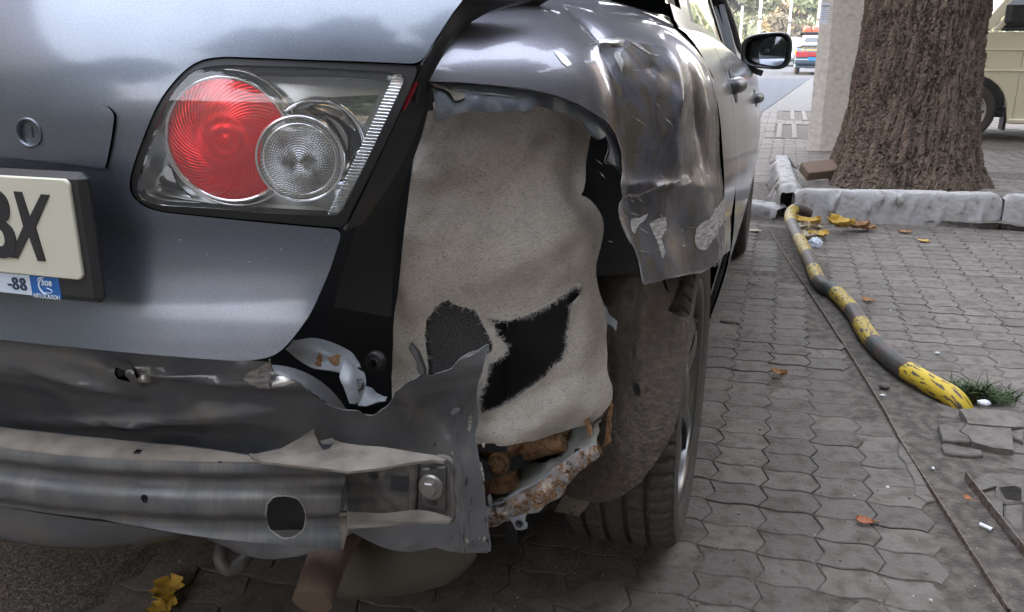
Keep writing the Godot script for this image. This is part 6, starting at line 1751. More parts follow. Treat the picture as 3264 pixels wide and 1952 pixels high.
	# pale curl of torn steel
	var curl := put(car, "torn_curl", patch([[Vector3(0.4779, 0.6526, 0.7686), Vector3(0.4767, 0.6404, 0.729), Vector3(0.4895, 0.6282, 0.707), Vector3(0.5007, 0.6181, 0.6958), Vector3(0.5163, 0.6144, 0.7031), Vector3(0.5312, 0.6133, 0.7206), Vector3(0.5379, 0.6099, 0.7306)], [Vector3(0.4773, 0.6485, 0.7756), Vector3(0.4825, 0.6335, 0.7459), Vector3(0.4975, 0.6213, 0.7286), Vector3(0.5074, 0.6166, 0.7216), Vector3(0.5201, 0.6143, 0.7238), Vector3(0.5301, 0.6139, 0.7318), Vector3(0.5357, 0.6118, 0.7362)], [Vector3(0.4766, 0.645, 0.7824), Vector3(0.4727, 0.6291, 0.7613), Vector3(0.4811, 0.6167, 0.7517), Vector3(0.4942, 0.6127, 0.7489), Vector3(0.5083, 0.6098, 0.7454), Vector3(0.5208, 0.6092, 0.7472), Vector3(0.5237, 0.6087, 0.7464)]], 6, 0.0014, 0.0025, 3, 14.0), M.pale_paint, "pale curled strip of torn steel with rust")
	put(curl, "bent_end", patch([[Vector3(0.5279, 0.6284, 0.7497), Vector3(0.5359, 0.6208, 0.7442), Vector3(0.5454, 0.6078, 0.7344)], [Vector3(0.5316, 0.6228, 0.7613), Vector3(0.541, 0.619, 0.7541), Vector3(0.5493, 0.6028, 0.7403)], [Vector3(0.5337, 0.615, 0.7687), Vector3(0.5459, 0.6083, 0.767), Vector3(0.5533, 0.5929, 0.7477)], [Vector3(0.5397, 0.6035, 0.7704), Vector3(0.5486, 0.5997, 0.7689), Vector3(0.553, 0.5876, 0.7549)], [Vector3(0.5446, 0.5852, 0.7693), Vector3(0.5485, 0.5843, 0.7684), Vector3(0.551, 0.5828, 0.7626)]], 5, 0.0014, 0.003, 5, 20.0), M.pale_paint)
	put(curl, "tail", patch([[Vector3(0.5421, 0.5873, 0.7256), Vector3(0.55, 0.5761, 0.7157), Vector3(0.5671, 0.5712, 0.7229)], [Vector3(0.5432, 0.5792, 0.7388), Vector3(0.5551, 0.5752, 0.7309), Vector3(0.5704, 0.574, 0.7319)], [Vector3(0.5442, 0.5723, 0.7516), Vector3(0.5551, 0.5718, 0.7429), Vector3(0.5746, 0.5747, 0.7359)]], 5, 0.0014, 0.004, 6), M.pale_paint)
	put(curl, "rust_patch", patch([[Vector3(0.4926, 0.6273, 0.7502), Vector3(0.4936, 0.63, 0.7435), Vector3(0.4979, 0.6266, 0.7433)], [Vector3(0.495, 0.6245, 0.7536), Vector3(0.4973, 0.6244, 0.7496), Vector3(0.4989, 0.6227, 0.7475)], [Vector3(0.4953, 0.6226, 0.7574), Vector3(0.5015, 0.6187, 0.7567), Vector3(0.5032, 0.6199, 0.7536)]], 4, 0.001, 0.006, 9), M.rust)
	put(curl, "rust_patch", patch([[Vector3(0.5052, 0.6271, 0.7408), Vector3(0.5104, 0.6238, 0.7348), Vector3(0.5189, 0.6223, 0.7326)], [Vector3(0.5101, 0.6239, 0.7458), Vector3(0.5131, 0.6216, 0.7401), Vector3(0.519, 0.6221, 0.7381)], [Vector3(0.5153, 0.6218, 0.7503), Vector3(0.5184, 0.6192, 0.7469), Vector3(0.5198, 0.6195, 0.7442)]], 4, 0.001, 0.008, 10), M.rust)
	put(curl, "hole", lathe([0.007, -0.003, 0.0065, 0.002, 0.005, 0.0], 16, facing(Vector3(0.5505, 0.6022, 0.7576), Vector3(-0.4, 0.2, 1))), M.plate_black)
	# bumper beam
	var beam: Sheet = Sheet.new([-0.6, 0.75, -0.4, 0.82, -0.2, 0.86, 0, 0.875, 0.2, 0.865, 0.35, 0.838, 0.5, 0.79, 0.6, 0.745], [-0.01, 0.382, 0, 0.388, 0.001, 0.41, -0.004, 0.416, -0.013, 0.424, -0.0135, 0.432, -0.004, 0.44, 0.002, 0.446, 0.003, 0.468, -0.003, 0.474, -0.012, 0.48, -0.0125, 0.488, -0.004, 0.494, 0.002, 0.5, 0.001, 0.512, -0.005, 0.519, -0.02, 0.523, -0.09, 0.53], [])
	var big := smooth([1.0734, 0.0938, 1.0763, 0.1001, 1.0845, 0.107, 1.1053, 0.1066, 1.1142, 0.0968, 1.1171, 0.0826, 1.111, 0.0508, 1.1048, 0.0414, 1.091, 0.0376, 1.0785, 0.0431, 1.0676, 0.0564], 3)
	var b_line := [0.02, 0.0, 0.7163, 0.0543, 0.8594, 0.054, 0.9906, 0.0396, 1.0863, 0.0298, 1.154, 0.0192, 1.1581, 0.0441, 1.1567, 0.0788, 1.1586, 0.1, 1.161, 0.1146, 1.1647, 0.127, 1.1698, 0.1504, 1.15, 0.205, 1.0564, 0.1742, 0.9698, 0.1907, 0.8632, 0.1985, 0.7191, 0.1999, 0.02, 0.21]
	var slot2 := smooth([0.9263, 0.1058, 0.929, 0.1079, 0.9339, 0.1052, 0.9342, 0.0986, 0.9305, 0.0964, 0.9268, 0.0997], 2)
	var sq := [0.9193, 0.1733, 0.9199, 0.1803, 0.928, 0.1808, 0.9274, 0.1732]
	var dot := smooth([1.0217, 0.1644, 1.0231, 0.1666, 1.0268, 0.1666, 1.0266, 0.164, 1.0239, 0.1631], 2)
	var cr2 := FastNoiseLite.new()
	cr2.frequency = 9.0
	beam.crinkle = cr2
	beam.crinkle_height = 0.0016
	var bn := put(car, "bumper_beam", panel(beam, b_line, [big, slot2, sq, dot], 0.0075, 0.0025), M.beam_steel, "dusty ribbed steel bumper beam with round holes")
	put(bn, "hole_rim", edge_bead(beam, big + big.slice(0, 2), 0.0009, 0.0), M.scuff)
	put(bn, "end_tab", panel(beam, [1.1557, 0.0827, 1.1576, 0.0872, 1.1691, 0.0863, 1.1692, 0.0812, 1.164, 0.0454, 1.158, 0.0217, 1.1552, 0.0266, 1.1574, 0.0434, 1.1538, 0.0448], [], 0.008, 0.002, 0.004), M.dusty_steel)
	put(bn, "dusty_top", panel(beam, [0.02, 0.1655, 1.14, 0.1655, 1.15, 0.2042, 1.0566, 0.1733, 0.9703, 0.1895, 0.864, 0.1973, 0.7207, 0.1983, 0.02, 0.208], [sq, dot], 0.0075, 0.0, 0.0008), M.dusty_steel)
	put(bn, "beam_back", panel(beam, [0.02, 0.0, 1.14, 0.0, 1.14, 0.12, 0.02, 0.12], [], 0.05, 0.003, -0.06), M.black_and_shade)
	put(bn, "torn_top_plate", slab([Vector3(0.4373, 0.527, 0.8154), Vector3(0.444, 0.527, 0.8221), Vector3(0.4623, 0.527, 0.8281), Vector3(0.5583, 0.527, 0.8202), Vector3(0.5664, 0.527, 0.8205), Vector3(0.5945, 0.527, 0.8032), Vector3(0.619, 0.527, 0.7826), Vector3(0.644, 0.527, 0.7672), Vector3(0.6563, 0.527, 0.7674), Vector3(0.6571, 0.527, 0.7606), Vector3(0.6421, 0.527, 0.7565), Vector3(0.6173, 0.527, 0.7565), Vector3(0.5759, 0.527, 0.7545), Vector3(0.5475, 0.527, 0.7596), Vector3(0.5264, 0.527, 0.7591), Vector3(0.5147, 0.527, 0.756), Vector3(0.5195, 0.527, 0.7776), Vector3(0.5128, 0.527, 0.7796), Vector3(0.4984, 0.527, 0.7667), Vector3(0.4817, 0.527, 0.747), Vector3(0.4744, 0.527, 0.7351), Vector3(0.4713, 0.527, 0.7667), Vector3(0.4655, 0.527, 0.7922), Vector3(0.4591, 0.527, 0.8111), Vector3(0.4509, 0.527, 0.8147)], Vector3(0, -0.003, 0)), M.dusty_steel)
	put(bn, "torn_notch", slab([Vector3(0.4983, 0.5275, 0.7678), Vector3(0.4966, 0.5275, 0.7617), Vector3(0.5065, 0.5275, 0.7707), Vector3(0.5138, 0.5275, 0.7674), Vector3(0.5163, 0.5275, 0.7622), Vector3(0.5173, 0.5275, 0.7782), Vector3(0.5133, 0.5275, 0.7827)], Vector3(0, -0.0006, 0)), M.black_and_shade)
	# bracket between beam and body
	var br := put(car, "beam_bracket", slab([Vector3(0.4959, 0.4614, 0.705), Vector3(0.5659, 0.4752, 0.705), Vector3(0.62, 0.4967, 0.705), Vector3(0.6395, 0.4935, 0.705), Vector3(0.6421, 0.4845, 0.705), Vector3(0.6406, 0.4156, 0.705), Vector3(0.6363, 0.4098, 0.705), Vector3(0.4962, 0.376, 0.705)], Vector3(0, 0, -0.004), 0.001), M.bracket_steel, "steel bracket with a bolted plate behind the beam's end")
	put(br, "lower_lip", patch([[Vector3(0.541, 0.452, 0.7857), Vector3(0.5753, 0.4419, 0.7618), Vector3(0.6121, 0.44, 0.7399), Vector3(0.645, 0.4267, 0.7229)], [Vector3(0.547, 0.4462, 0.7966), Vector3(0.5802, 0.4382, 0.7724), Vector3(0.6165, 0.4373, 0.7503), Vector3(0.6477, 0.4257, 0.7278)], [Vector3(0.5572, 0.4505, 0.814), Vector3(0.5844, 0.4441, 0.7911), Vector3(0.6136, 0.4395, 0.767), Vector3(0.651, 0.4323, 0.7411)]], 5, 0.003), M.dusty_steel)
	put(br, "upper_lip", tube([Vector3(0.6305, 0.5073, 0.7235), Vector3(0.642, 0.5051, 0.7206), Vector3(0.6492, 0.4964, 0.7211), Vector3(0.6484, 0.4687, 0.7193), Vector3(0.6473, 0.429, 0.7214), Vector3(0.643, 0.423, 0.7247)], [0.004, 0.004, 0.004, 0.004, 0.004, 0.004], 8, 4), M.bracket_steel)
	put(br, "bolt_plate", slab([Vector3(0.6037, 0.4796, 0.71), Vector3(0.6343, 0.4872, 0.71), Vector3(0.6333, 0.4269, 0.71), Vector3(0.6015, 0.4311, 0.71)], Vector3(0, 0, -0.004), 0.0012), M.bracket_steel)
	put(br, "rib", tube([Vector3(0.5937, 0.487, 0.709), Vector3(0.5902, 0.4425, 0.709), Vector3(0.587, 0.4139, 0.709)], [0.006, 0.006, 0.006], 8, 3), M.bracket_steel)
	var bolt_at := Vector3(0.6169, 0.4593, 0.714)
	var bolt := put(br, "bolt", hexagon(facing(bolt_at, Vector3(0, 0.05, 1)), 0.0165, -0.002, 0.0018, 26), M.bolt_steel)
	put(bolt, "bolt_head", hexagon(facing(bolt_at, Vector3(0, 0.05, 1)), 0.0105, 0.001, 0.0095), M.bolt_steel)
	for h in [[[Vector3(0.5289, 0.4618, 0.7065), Vector3(0.5415, 0.4638, 0.7065), Vector3(0.5434, 0.4571, 0.7065), Vector3(0.5381, 0.4521, 0.7065), Vector3(0.53, 0.455, 0.7065)], "hole"], [[Vector3(0.5606, 0.4627, 0.7065), Vector3(0.5846, 0.4646, 0.7065), Vector3(0.5843, 0.443, 0.7065), Vector3(0.5591, 0.4421, 0.7065)], "hole"], [[Vector3(0.6116, 0.4386, 0.7155), Vector3(0.6127, 0.4416, 0.7155), Vector3(0.6241, 0.4414, 0.7155), Vector3(0.6248, 0.4382, 0.7155), Vector3(0.6231, 0.436, 0.7155), Vector3(0.6134, 0.4362, 0.7155)], "hole"], [[Vector3(0.6151, 0.4904, 0.7155), Vector3(0.6256, 0.4939, 0.7155), Vector3(0.6267, 0.4874, 0.7155), Vector3(0.6174, 0.4827, 0.7155)], "hole"]]:
		put(br, h[1], slab(h[0], Vector3(0, 0, -0.0006)), M.plate_black)
	# round pressing in the panel behind the beam
	var rp := pts([1.1409, 0.219])[0]
	var rfr := facing(rear.at(rp.x, rp.y, -0.03), rear.normal(rp.x, rp.y))
	put(rn, "round_pressing", lathe([0.10, -0.02, 0.095, 0.006, 0.088, 0.009, 0.08, 0.005, 0.07, 0.004, 0.064, 0.010, 0.057, 0.008, 0.05, 0.0, 0.03, 0.003, 0.0, 0.003], 48, rfr), M.inner_paint)
	# exhaust, muffler, towing eye and spare-wheel well under the car
	put(car, "spare_wheel_well", lathe([0.0, 0.262, 0.24, 0.262, 0.31, 0.275, 0.345, 0.305, 0.352, 0.34, 0.358, 0.42], 64, Transform3D(Basis(), Vector3(-0.02, 0, 0.43))), M.inner_paint)
	put(car, "exhaust_pipe", tube([Vector3(0.4419, 0.2608, 0.7191), Vector3(0.4354, 0.2738, 0.6841), Vector3(0.4188, 0.2761, 0.6228), Vector3(0.4027, 0.2673, 0.543)], [0.027, 0.0275, 0.028, 0.028], 28, 5), M.exhaust_brown)
	put(car, "silencer", tube([Vector3(0.3211, 0.1423, 0.4771), Vector3(0.3831, 0.1656, 0.4941), Vector3(0.4549, 0.1858, 0.487), Vector3(0.5176, 0.1986, 0.4633), Vector3(0.5524, 0.2046, 0.4285)], [0.045, 0.056, 0.06, 0.056, 0.035], 24, 5), M.silencer_steel)
	put(car, "towing_eye", tube([Vector3(0.3201, 0.2969, 0.669), Vector3(0.3268, 0.2952, 0.6894), Vector3(0.3284, 0.292, 0.7118), Vector3(0.3183, 0.2925, 0.7258), Vector3(0.3092, 0.3033, 0.7252), Vector3(0.3029, 0.3121, 0.7134), Vector3(0.2954, 0.3155, 0.6927)], [0.0095, 0.0095, 0.0095, 0.0095, 0.0095, 0.0095, 0.0095], 12, 5), M.bracket_steel)
	# torn pocket floor with the rusty shackle
	var pan := put(car, "torn_pocket", patch([[Vector3(0.5603, 0.3608, 0.4), Vector3(0.6245, 0.3737, 0.4), Vector3(0.6897, 0.397, 0.4), Vector3(0.7431, 0.4214, 0.4), Vector3(0.7673, 0.4414, 0.4)], [Vector3(0.5898, 0.3424, 0.46), Vector3(0.6527, 0.3559, 0.46), Vector3(0.7116, 0.395, 0.46), Vector3(0.7503, 0.4267, 0.46), Vector3(0.7704, 0.4487, 0.46)], [Vector3(0.6192, 0.3236, 0.52), Vector3(0.6709, 0.3556, 0.52), Vector3(0.7125, 0.3881, 0.52), Vector3(0.7496, 0.4253, 0.52), Vector3(0.7802, 0.4483, 0.52)]], 6, 0.0016, 0.005, 7), M.pocket_grey, "torn steel pocket streaked with rust under the felt")
	put(pan, "rust_stain", patch([[Vector3(0.6417, 0.3325, 0.505), Vector3(0.6572, 0.3418, 0.505), Vector3(0.6725, 0.351, 0.505)], [Vector3(0.6449, 0.3335, 0.51), Vector3(0.6587, 0.3425, 0.51), Vector3(0.671, 0.3508, 0.51)], [Vector3(0.648, 0.3342, 0.515), Vector3(0.6603, 0.3429, 0.515), Vector3(0.671, 0.3506, 0.515)]], 5, 0.0006, 0.001, 12), M.rust)
	var rim := put(pan, "ragged_flange", patch([[Vector3(0.6245, 0.3306, 0.535), Vector3(0.6514, 0.3452, 0.535), Vector3(0.6755, 0.3654, 0.535), Vector3(0.7107, 0.3915, 0.535), Vector3(0.739, 0.4209, 0.535), Vector3(0.7668, 0.4428, 0.535), Vector3(0.7832, 0.4543, 0.535)], [Vector3(0.6301, 0.3266, 0.548), Vector3(0.6586, 0.3398, 0.548), Vector3(0.6824, 0.3568, 0.548), Vector3(0.7144, 0.3796, 0.548), Vector3(0.7425, 0.409, 0.548), Vector3(0.7698, 0.4391, 0.548), Vector3(0.7887, 0.4539, 0.548)], [Vector3(0.6308, 0.3079, 0.545), Vector3(0.6621, 0.328, 0.545), Vector3(0.6845, 0.3362, 0.545), Vector3(0.7138, 0.3564, 0.545), Vector3(0.7422, 0.3858, 0.545), Vector3(0.7681, 0.4253, 0.545), Vector3(0.7904, 0.4467, 0.545)]], 8, 0.002, 0.008, 8, 26.0), M.rusted_flange)
	put(rim, "flange_edge", tube([Vector3(0.6252, 0.3332, 0.537), Vector3(0.6399, 0.3417, 0.537), Vector3(0.6521, 0.3486, 0.537), Vector3(0.6761, 0.3691, 0.537), Vector3(0.6938, 0.3813, 0.537), Vector3(0.7112, 0.3951, 0.537), Vector3(0.7395, 0.4238, 0.537), Vector3(0.7561, 0.4391, 0.537), Vector3(0.7672, 0.4462, 0.537), Vector3(0.7835, 0.4577, 0.537)], [0.002, 0.003, 0.0022, 0.0032, 0.002, 0.0034, 0.002, 0.003, 0.0035, 0.002], 6, 5), M.pale_paint)
	for k in 34:                                     # peeled scale along the flange
		var edge := [Vector3(0.6327, 0.3293, 0.552), Vector3(0.6599, 0.3423, 0.552), Vector3(0.6836, 0.3592, 0.552), Vector3(0.7154, 0.3819, 0.552), Vector3(0.7435, 0.4112, 0.552), Vector3(0.7707, 0.4412, 0.552), Vector3(0.7881, 0.4542, 0.552)]
		var t := rng.randf() * 5.99
		var p: Vector3 = (edge[int(t)] as Vector3).lerp(edge[int(t) + 1], t - int(t)) + Vector3(0, rng.randfn(0, 0.009), 0.002)
		var r := rng.randf_range(0.002, 0.0055)
		var d := Basis.from_euler(Vector3(rng.randfn(0, 0.7), rng.randfn(0, 0.7), rng.randf() * TAU))
		put(rim, "scale_flake", patch([[p + d * Vector3(-r, -r * 0.6, 0.002), p + d * Vector3(r, -r * 0.5, 0)], [p + d * Vector3(-r * 0.8, r * 0.5, 0), p + d * Vector3(r * 0.9, r * 0.6, 0.004)]], 3, 0.0006, 0.004, k), [M.rust, M.rusted_flange, M.rust, M.rust][k % 4])
	var tab := [Vector3(0.6662, 0.3355, 0.555), Vector3(0.6713, 0.3267, 0.555), Vector3(0.6757, 0.3175, 0.555), Vector3(0.6846, 0.3186, 0.555), Vector3(0.6923, 0.3232, 0.555), Vector3(0.6929, 0.3307, 0.555), Vector3(0.689, 0.3332, 0.555), Vector3(0.691, 0.3447, 0.555)]
	put(rim, "tab", slab(tab, Vector3(0, 0, -0.002)), M.pale_paint)
	put(rim, "tab_hole", lathe([0.0058, -0.001, 0.0055, 0.003, 0.0035, 0.0005, 0.0, 0.0], 16, facing(Vector3(0.6811, 0.3295, 0.555), Vector3(0, 0, 1))), M.plate_black)
	var sh := put(pan, "rusty_shackle", lathe([0.034, -0.006, 0.036, 0.0, 0.030, 0.004, 0.028, 0.03, 0.030, 0.052, 0.036, 0.056, 0.036, 0.062], 28, Transform3D(Basis(), Vector3(0.6281, 0.3566, 0.49))), M.rust)
	put(sh, "bolt_head", hexagon(facing(Vector3(0.641, 0.4024, 0.53), Vector3(0, 0.1, 1)), 0.011, -0.005, 0.008), M.rust)
	put(sh, "washer", hexagon(facing(Vector3(0.641, 0.4024, 0.53), Vector3(0, 0.1, 1)), 0.016, -0.01, 0.001, 24), M.rust)
	put(sh, "arm", tube([Vector3(0.6336, 0.3579, 0.47), Vector3(0.6494, 0.3904, 0.47), Vector3(0.6742, 0.4057, 0.47), Vector3(0.7228, 0.421, 0.47)], [0.014, 0.017, 0.018, 0.014], 10, 4), M.rust)
	put(pan, "rusty_channel", slab([Vector3(0.6863, 0.3848, 0.44), Vector3(0.7061, 0.4177, 0.44), Vector3(0.7214, 0.4231, 0.44), Vector3(0.7175, 0.3862, 0.44), Vector3(0.7082, 0.3831, 0.44)], Vector3(0, 0, -0.03), 0.002), M.rust)
	put(pan, "loose_shard", slab([Vector3(0.6744, 0.3843, 0.47), Vector3(0.6882, 0.3963, 0.47), Vector3(0.7156, 0.4005, 0.47), Vector3(0.7142, 0.3954, 0.47), Vector3(0.6868, 0.3836, 0.47)], Vector3(0, -0.002, 0)), M.dusty_steel)
	put(pan, "rust_strip", patch([[Vector3(0.7493, 0.4516, 0.45), Vector3(0.7554, 0.4538, 0.45)], [Vector3(0.7566, 0.4433, 0.47), Vector3(0.7644, 0.4444, 0.47)], [Vector3(0.765, 0.4282, 0.48), Vector3(0.7772, 0.43, 0.48)], [Vector3(0.777, 0.4223, 0.49), Vector3(0.7822, 0.4189, 0.49)]], 5, 0.003, 0.004, 2), M.rust)
	put(pan, "rust_strip", patch([[Vector3(0.778, 0.472, 0.42), Vector3(0.7844, 0.4672, 0.42)], [Vector3(0.7759, 0.4449, 0.42), Vector3(0.7826, 0.4444, 0.42)], [Vector3(0.7758, 0.4207, 0.43), Vector3(0.7836, 0.4175, 0.43)], [Vector3(0.7728, 0.4022, 0.44), Vector3(0.7844, 0.4129, 0.44)]], 5, 0.003, 0.003, 3), M.rust)
	put(pan, "torn_point", patch([[Vector3(0.7439, 0.4276, 0.5), Vector3(0.7577, 0.4366, 0.5)], [Vector3(0.7574, 0.4324, 0.52), Vector3(0.7747, 0.4378, 0.52)], [Vector3(0.7548, 0.4256, 0.53), Vector3(0.7862, 0.4336, 0.53)]], 5, 0.002, 0.01, 4), M.rusted_flange)
	put(pan, "cable", tube([Vector3(0.5718, 0.395, 0.44), Vector3(0.5882, 0.3923, 0.44), Vector3(0.6062, 0.3898, 0.44)], [0.006, 0.006, 0.006], 10, 4), M.black_plastic)
	put(pan, "white_scrap", slab([Vector3(0.5936, 0.3702, 0.47), Vector3(0.5978, 0.3685, 0.47), Vector3(0.5993, 0.3524, 0.47), Vector3(0.5981, 0.3379, 0.47), Vector3(0.595, 0.3483, 0.47)], Vector3(0, 0, -0.002)), M.pale_paint)
	# wheel-arch liner
	var liner: Sheet = Sheet.new([0.6, 0.26, 0.66, 0.31, 0.72, 0.35, 0.78, 0.372, 0.83, 0.372, 0.87, 0.36, 0.895, 0.335, 0.91, 0.29], [-0.1, 0.1, -0.04, 0.18, -0.005, 0.28, 0, 0.38, -0.012, 0.48, -0.035, 0.56, -0.075, 0.63, -0.13, 0.69], [0.2242, 0.4515, 0.012, 0.14, -0.014, 0.1, 0, 0.2524, 0.454, 0.02, 0.16, 0.01, 0.1, 0, 0.2788, 0.486, 0.03, 0.05, -0.008, 0, 0, 0.2292, 0.308, 0.05, 0.06, 0.01, 0, 0])
	liner.crinkle = cr2
	liner.crinkle_height = 0.006
	var edge := [0.4287, 0.5614, 0.3611, 0.5366, 0.3002, 0.5205, 0.3749, 0.5042, 0.4387, 0.4853, 0.384, 0.4675, 0.3419, 0.4359, 0.319, 0.3893, 0.3118, 0.3636, 0.3056, 0.3433, 0.2953, 0.317, 0.273, 0.2775, 0.2545, 0.2475, 0.2374, 0.2276]
	var l_line := [0.1167, 0.6029, 0.2472, 0.5964]
	l_line.append_array(ragged(edge, 0.01, 0.0012, 5, true))
	l_line.append_array([0.2119, 0.2044, 0.1758, 0.1859, 0.1443, 0.1794, 0.0979, 0.1675, 0.0915, 0.173, 0.06, 0.14, 0.05, 0.5])
	var wn := put(car, "wheel_arch_liner", panel(liner, l_line, [], 0.011, 0.003), M.liner_mud, "mud-caked wheel-arch liner bent over the tyre")
	put(wn, "tab", slab([Vector3(0.6813, 0.2305, 0.29), Vector3(0.7282, 0.2268, 0.29), Vector3(0.7215, 0.2128, 0.29), Vector3(0.7071, 0.1926, 0.29), Vector3(0.6981, 0.1949, 0.29), Vector3(0.6647, 0.1949, 0.29), Vector3(0.6674, 0.2021, 0.29)], Vector3(0, -0.002, -0.004)), M.dusty_steel)
	put(wn, "hole", slab([Vector3(0.6987, 0.215, 0.294), Vector3(0.7047, 0.2148, 0.294), Vector3(0.7023, 0.2113, 0.294), Vector3(0.6977, 0.212, 0.294)], Vector3(0, 0, -0.0006)), M.plate_black)
	put(wn, "hole", slab([Vector3(0.6918, 0.2008, 0.294), Vector3(0.7007, 0.2016, 0.294), Vector3(0.6973, 0.1979, 0.294)], Vector3(0, 0, -0.0006)), M.plate_black)
	var hp := pts([0.2433, 0.4009])[0]
	put(wn, "hole", panel(liner, ring2(hp.x, hp.y, 0.007, 0.009, 14), [], 0.01, 0.0, 0.002), M.plate_black)
	put(wn, "white_tab", slab([Vector3(0.7712, 0.6245, 0.44), Vector3(0.7756, 0.6116, 0.44), Vector3(0.7888, 0.6025, 0.44), Vector3(0.787, 0.5875, 0.44), Vector3(0.7819, 0.5953, 0.44), Vector3(0.7738, 0.5981, 0.44), Vector3(0.7706, 0.6067, 0.44)], Vector3(0, 0, -0.002)), M.pale_paint)
	put(car, "arch_wall", slab([Vector3(0.60, 0.12, 0.30), Vector3(0.66, 0.12, -0.42), Vector3(0.66, 0.80, -0.42), Vector3(0.60, 0.80, 0.30)], Vector3(-0.02, 0, 0)), M.black_and_shade)
	put(car, "arch_top", slab([Vector3(0.62, 0.76, 0.36), Vector3(0.86, 0.75, 0.30), Vector3(0.86, 0.76, -0.38), Vector3(0.62, 0.78, -0.40)], Vector3(0, -0.006, 0)), M.black_and_shade)

# ---------- wheels ----------
func build_wheels_and_side():
	for spot in [[Vector3(0.760, 0.315, -0.045), "rear_wheel"], [Vector3(0.765, 0.315, -2.655), "front_wheel"], [Vector3(-0.76, 0.315, 0.0), "rear_wheel"], [Vector3(-0.76, 0.315, -2.655), "front_wheel"]]:
		var c: Vector3 = spot[0]
		var out := 1.0 if c.x > 0 else -1.0
		var fr := facing(c, Vector3(out, 0, 0))
		# tread with four grooves; the shoulders are cut by sipes
		var prof := [0.205, -0.085, 0.235, -0.100, 0.270, -0.106, 0.297, -0.101, 0.309, -0.090, 0.3125, -0.078]
		for g in [-0.058, -0.020, 0.020, 0.058]:
			prof.append_array([0.3145, g - 0.0058, 0.3135, g - 0.0050, 0.303, g - 0.0042, 0.302, g, 0.303, g + 0.0042, 0.3135, g + 0.0050, 0.3145, g + 0.0058])
		prof.append_array([0.3125, 0.078, 0.310, 0.090, 0.302, 0.098, 0.297, 0.1005, 0.2968, 0.1025, 0.288, 0.1045, 0.270, 0.1065, 0.2695, 0.1055, 0.250, 0.1045, 0.235, 0.100, 0.224, 0.094, 0.216, 0.092, 0.214, 0.085])
		var near: bool = spot[1] == "rear_wheel" and out > 0
		var segs := 420 if near else 60
		var cut := func(q: Vector2, r: int, a: float) -> Vector2:
			var s := fposmod(a * 66.0 / TAU + q.y * 3.0, 1.0)
			var depth := 0.0
			if q.x > 0.300 and absf(q.y) > 0.062: depth = 0.009 * smoothstep(0.13, 0.05, absf(s - 0.5))
			elif q.x > 0.31 and absf(q.y) > 0.024: depth = 0.006 * smoothstep(0.10, 0.04, absf(fposmod(s + q.y * 20.0, 1.0) - 0.5))
			return Vector2(q.x - (depth if near else 0.0), q.y)
		var squash := lathe(prof, segs, fr, cut)
		var w := put(car, spot[1], squash, M.tyre_rubber)
		put(w, "rim", lathe([0.19, -0.07, 0.215, 0.082, 0.222, 0.0905, 0.2255, 0.0945, 0.222, 0.0975, 0.214, 0.0955, 0.208, 0.088, 0.204, 0.07, 0.200, 0.05], 72, fr), M.alloy)
		put(w, "hub_dish", lathe([0.205, 0.0, 0.05, 0.03, 0.0, 0.03], 36, fr), M.dark_trim)
		for k in 5:
			var a := TAU * k / 5.0 + 0.35
			var p0 := fr * Vector3(cos(a) * 0.045, 0.078, -sin(a) * 0.045)
			var p1 := fr * Vector3(cos(a) * 0.12, 0.088, -sin(a) * 0.12)
			var p2 := fr * Vector3(cos(a) * 0.212, 0.086, -sin(a) * 0.212)
			var side_v := fr.basis * Vector3(sin(a), 0, cos(a))
			put(w, "spoke", patch([[p0 - side_v * 0.028, p0, p0 + side_v * 0.028], [p1 - side_v * 0.022, p1 + fr.basis.y * 0.004, p1 + side_v * 0.022], [p2 - side_v * 0.032, p2, p2 + side_v * 0.032]], 5, 0.02), M.alloy)
		put(w, "hub_cap", lathe([0.055, 0.06, 0.055, 0.084, 0.03, 0.092, 0.0, 0.094], 28, fr), M.alloy)

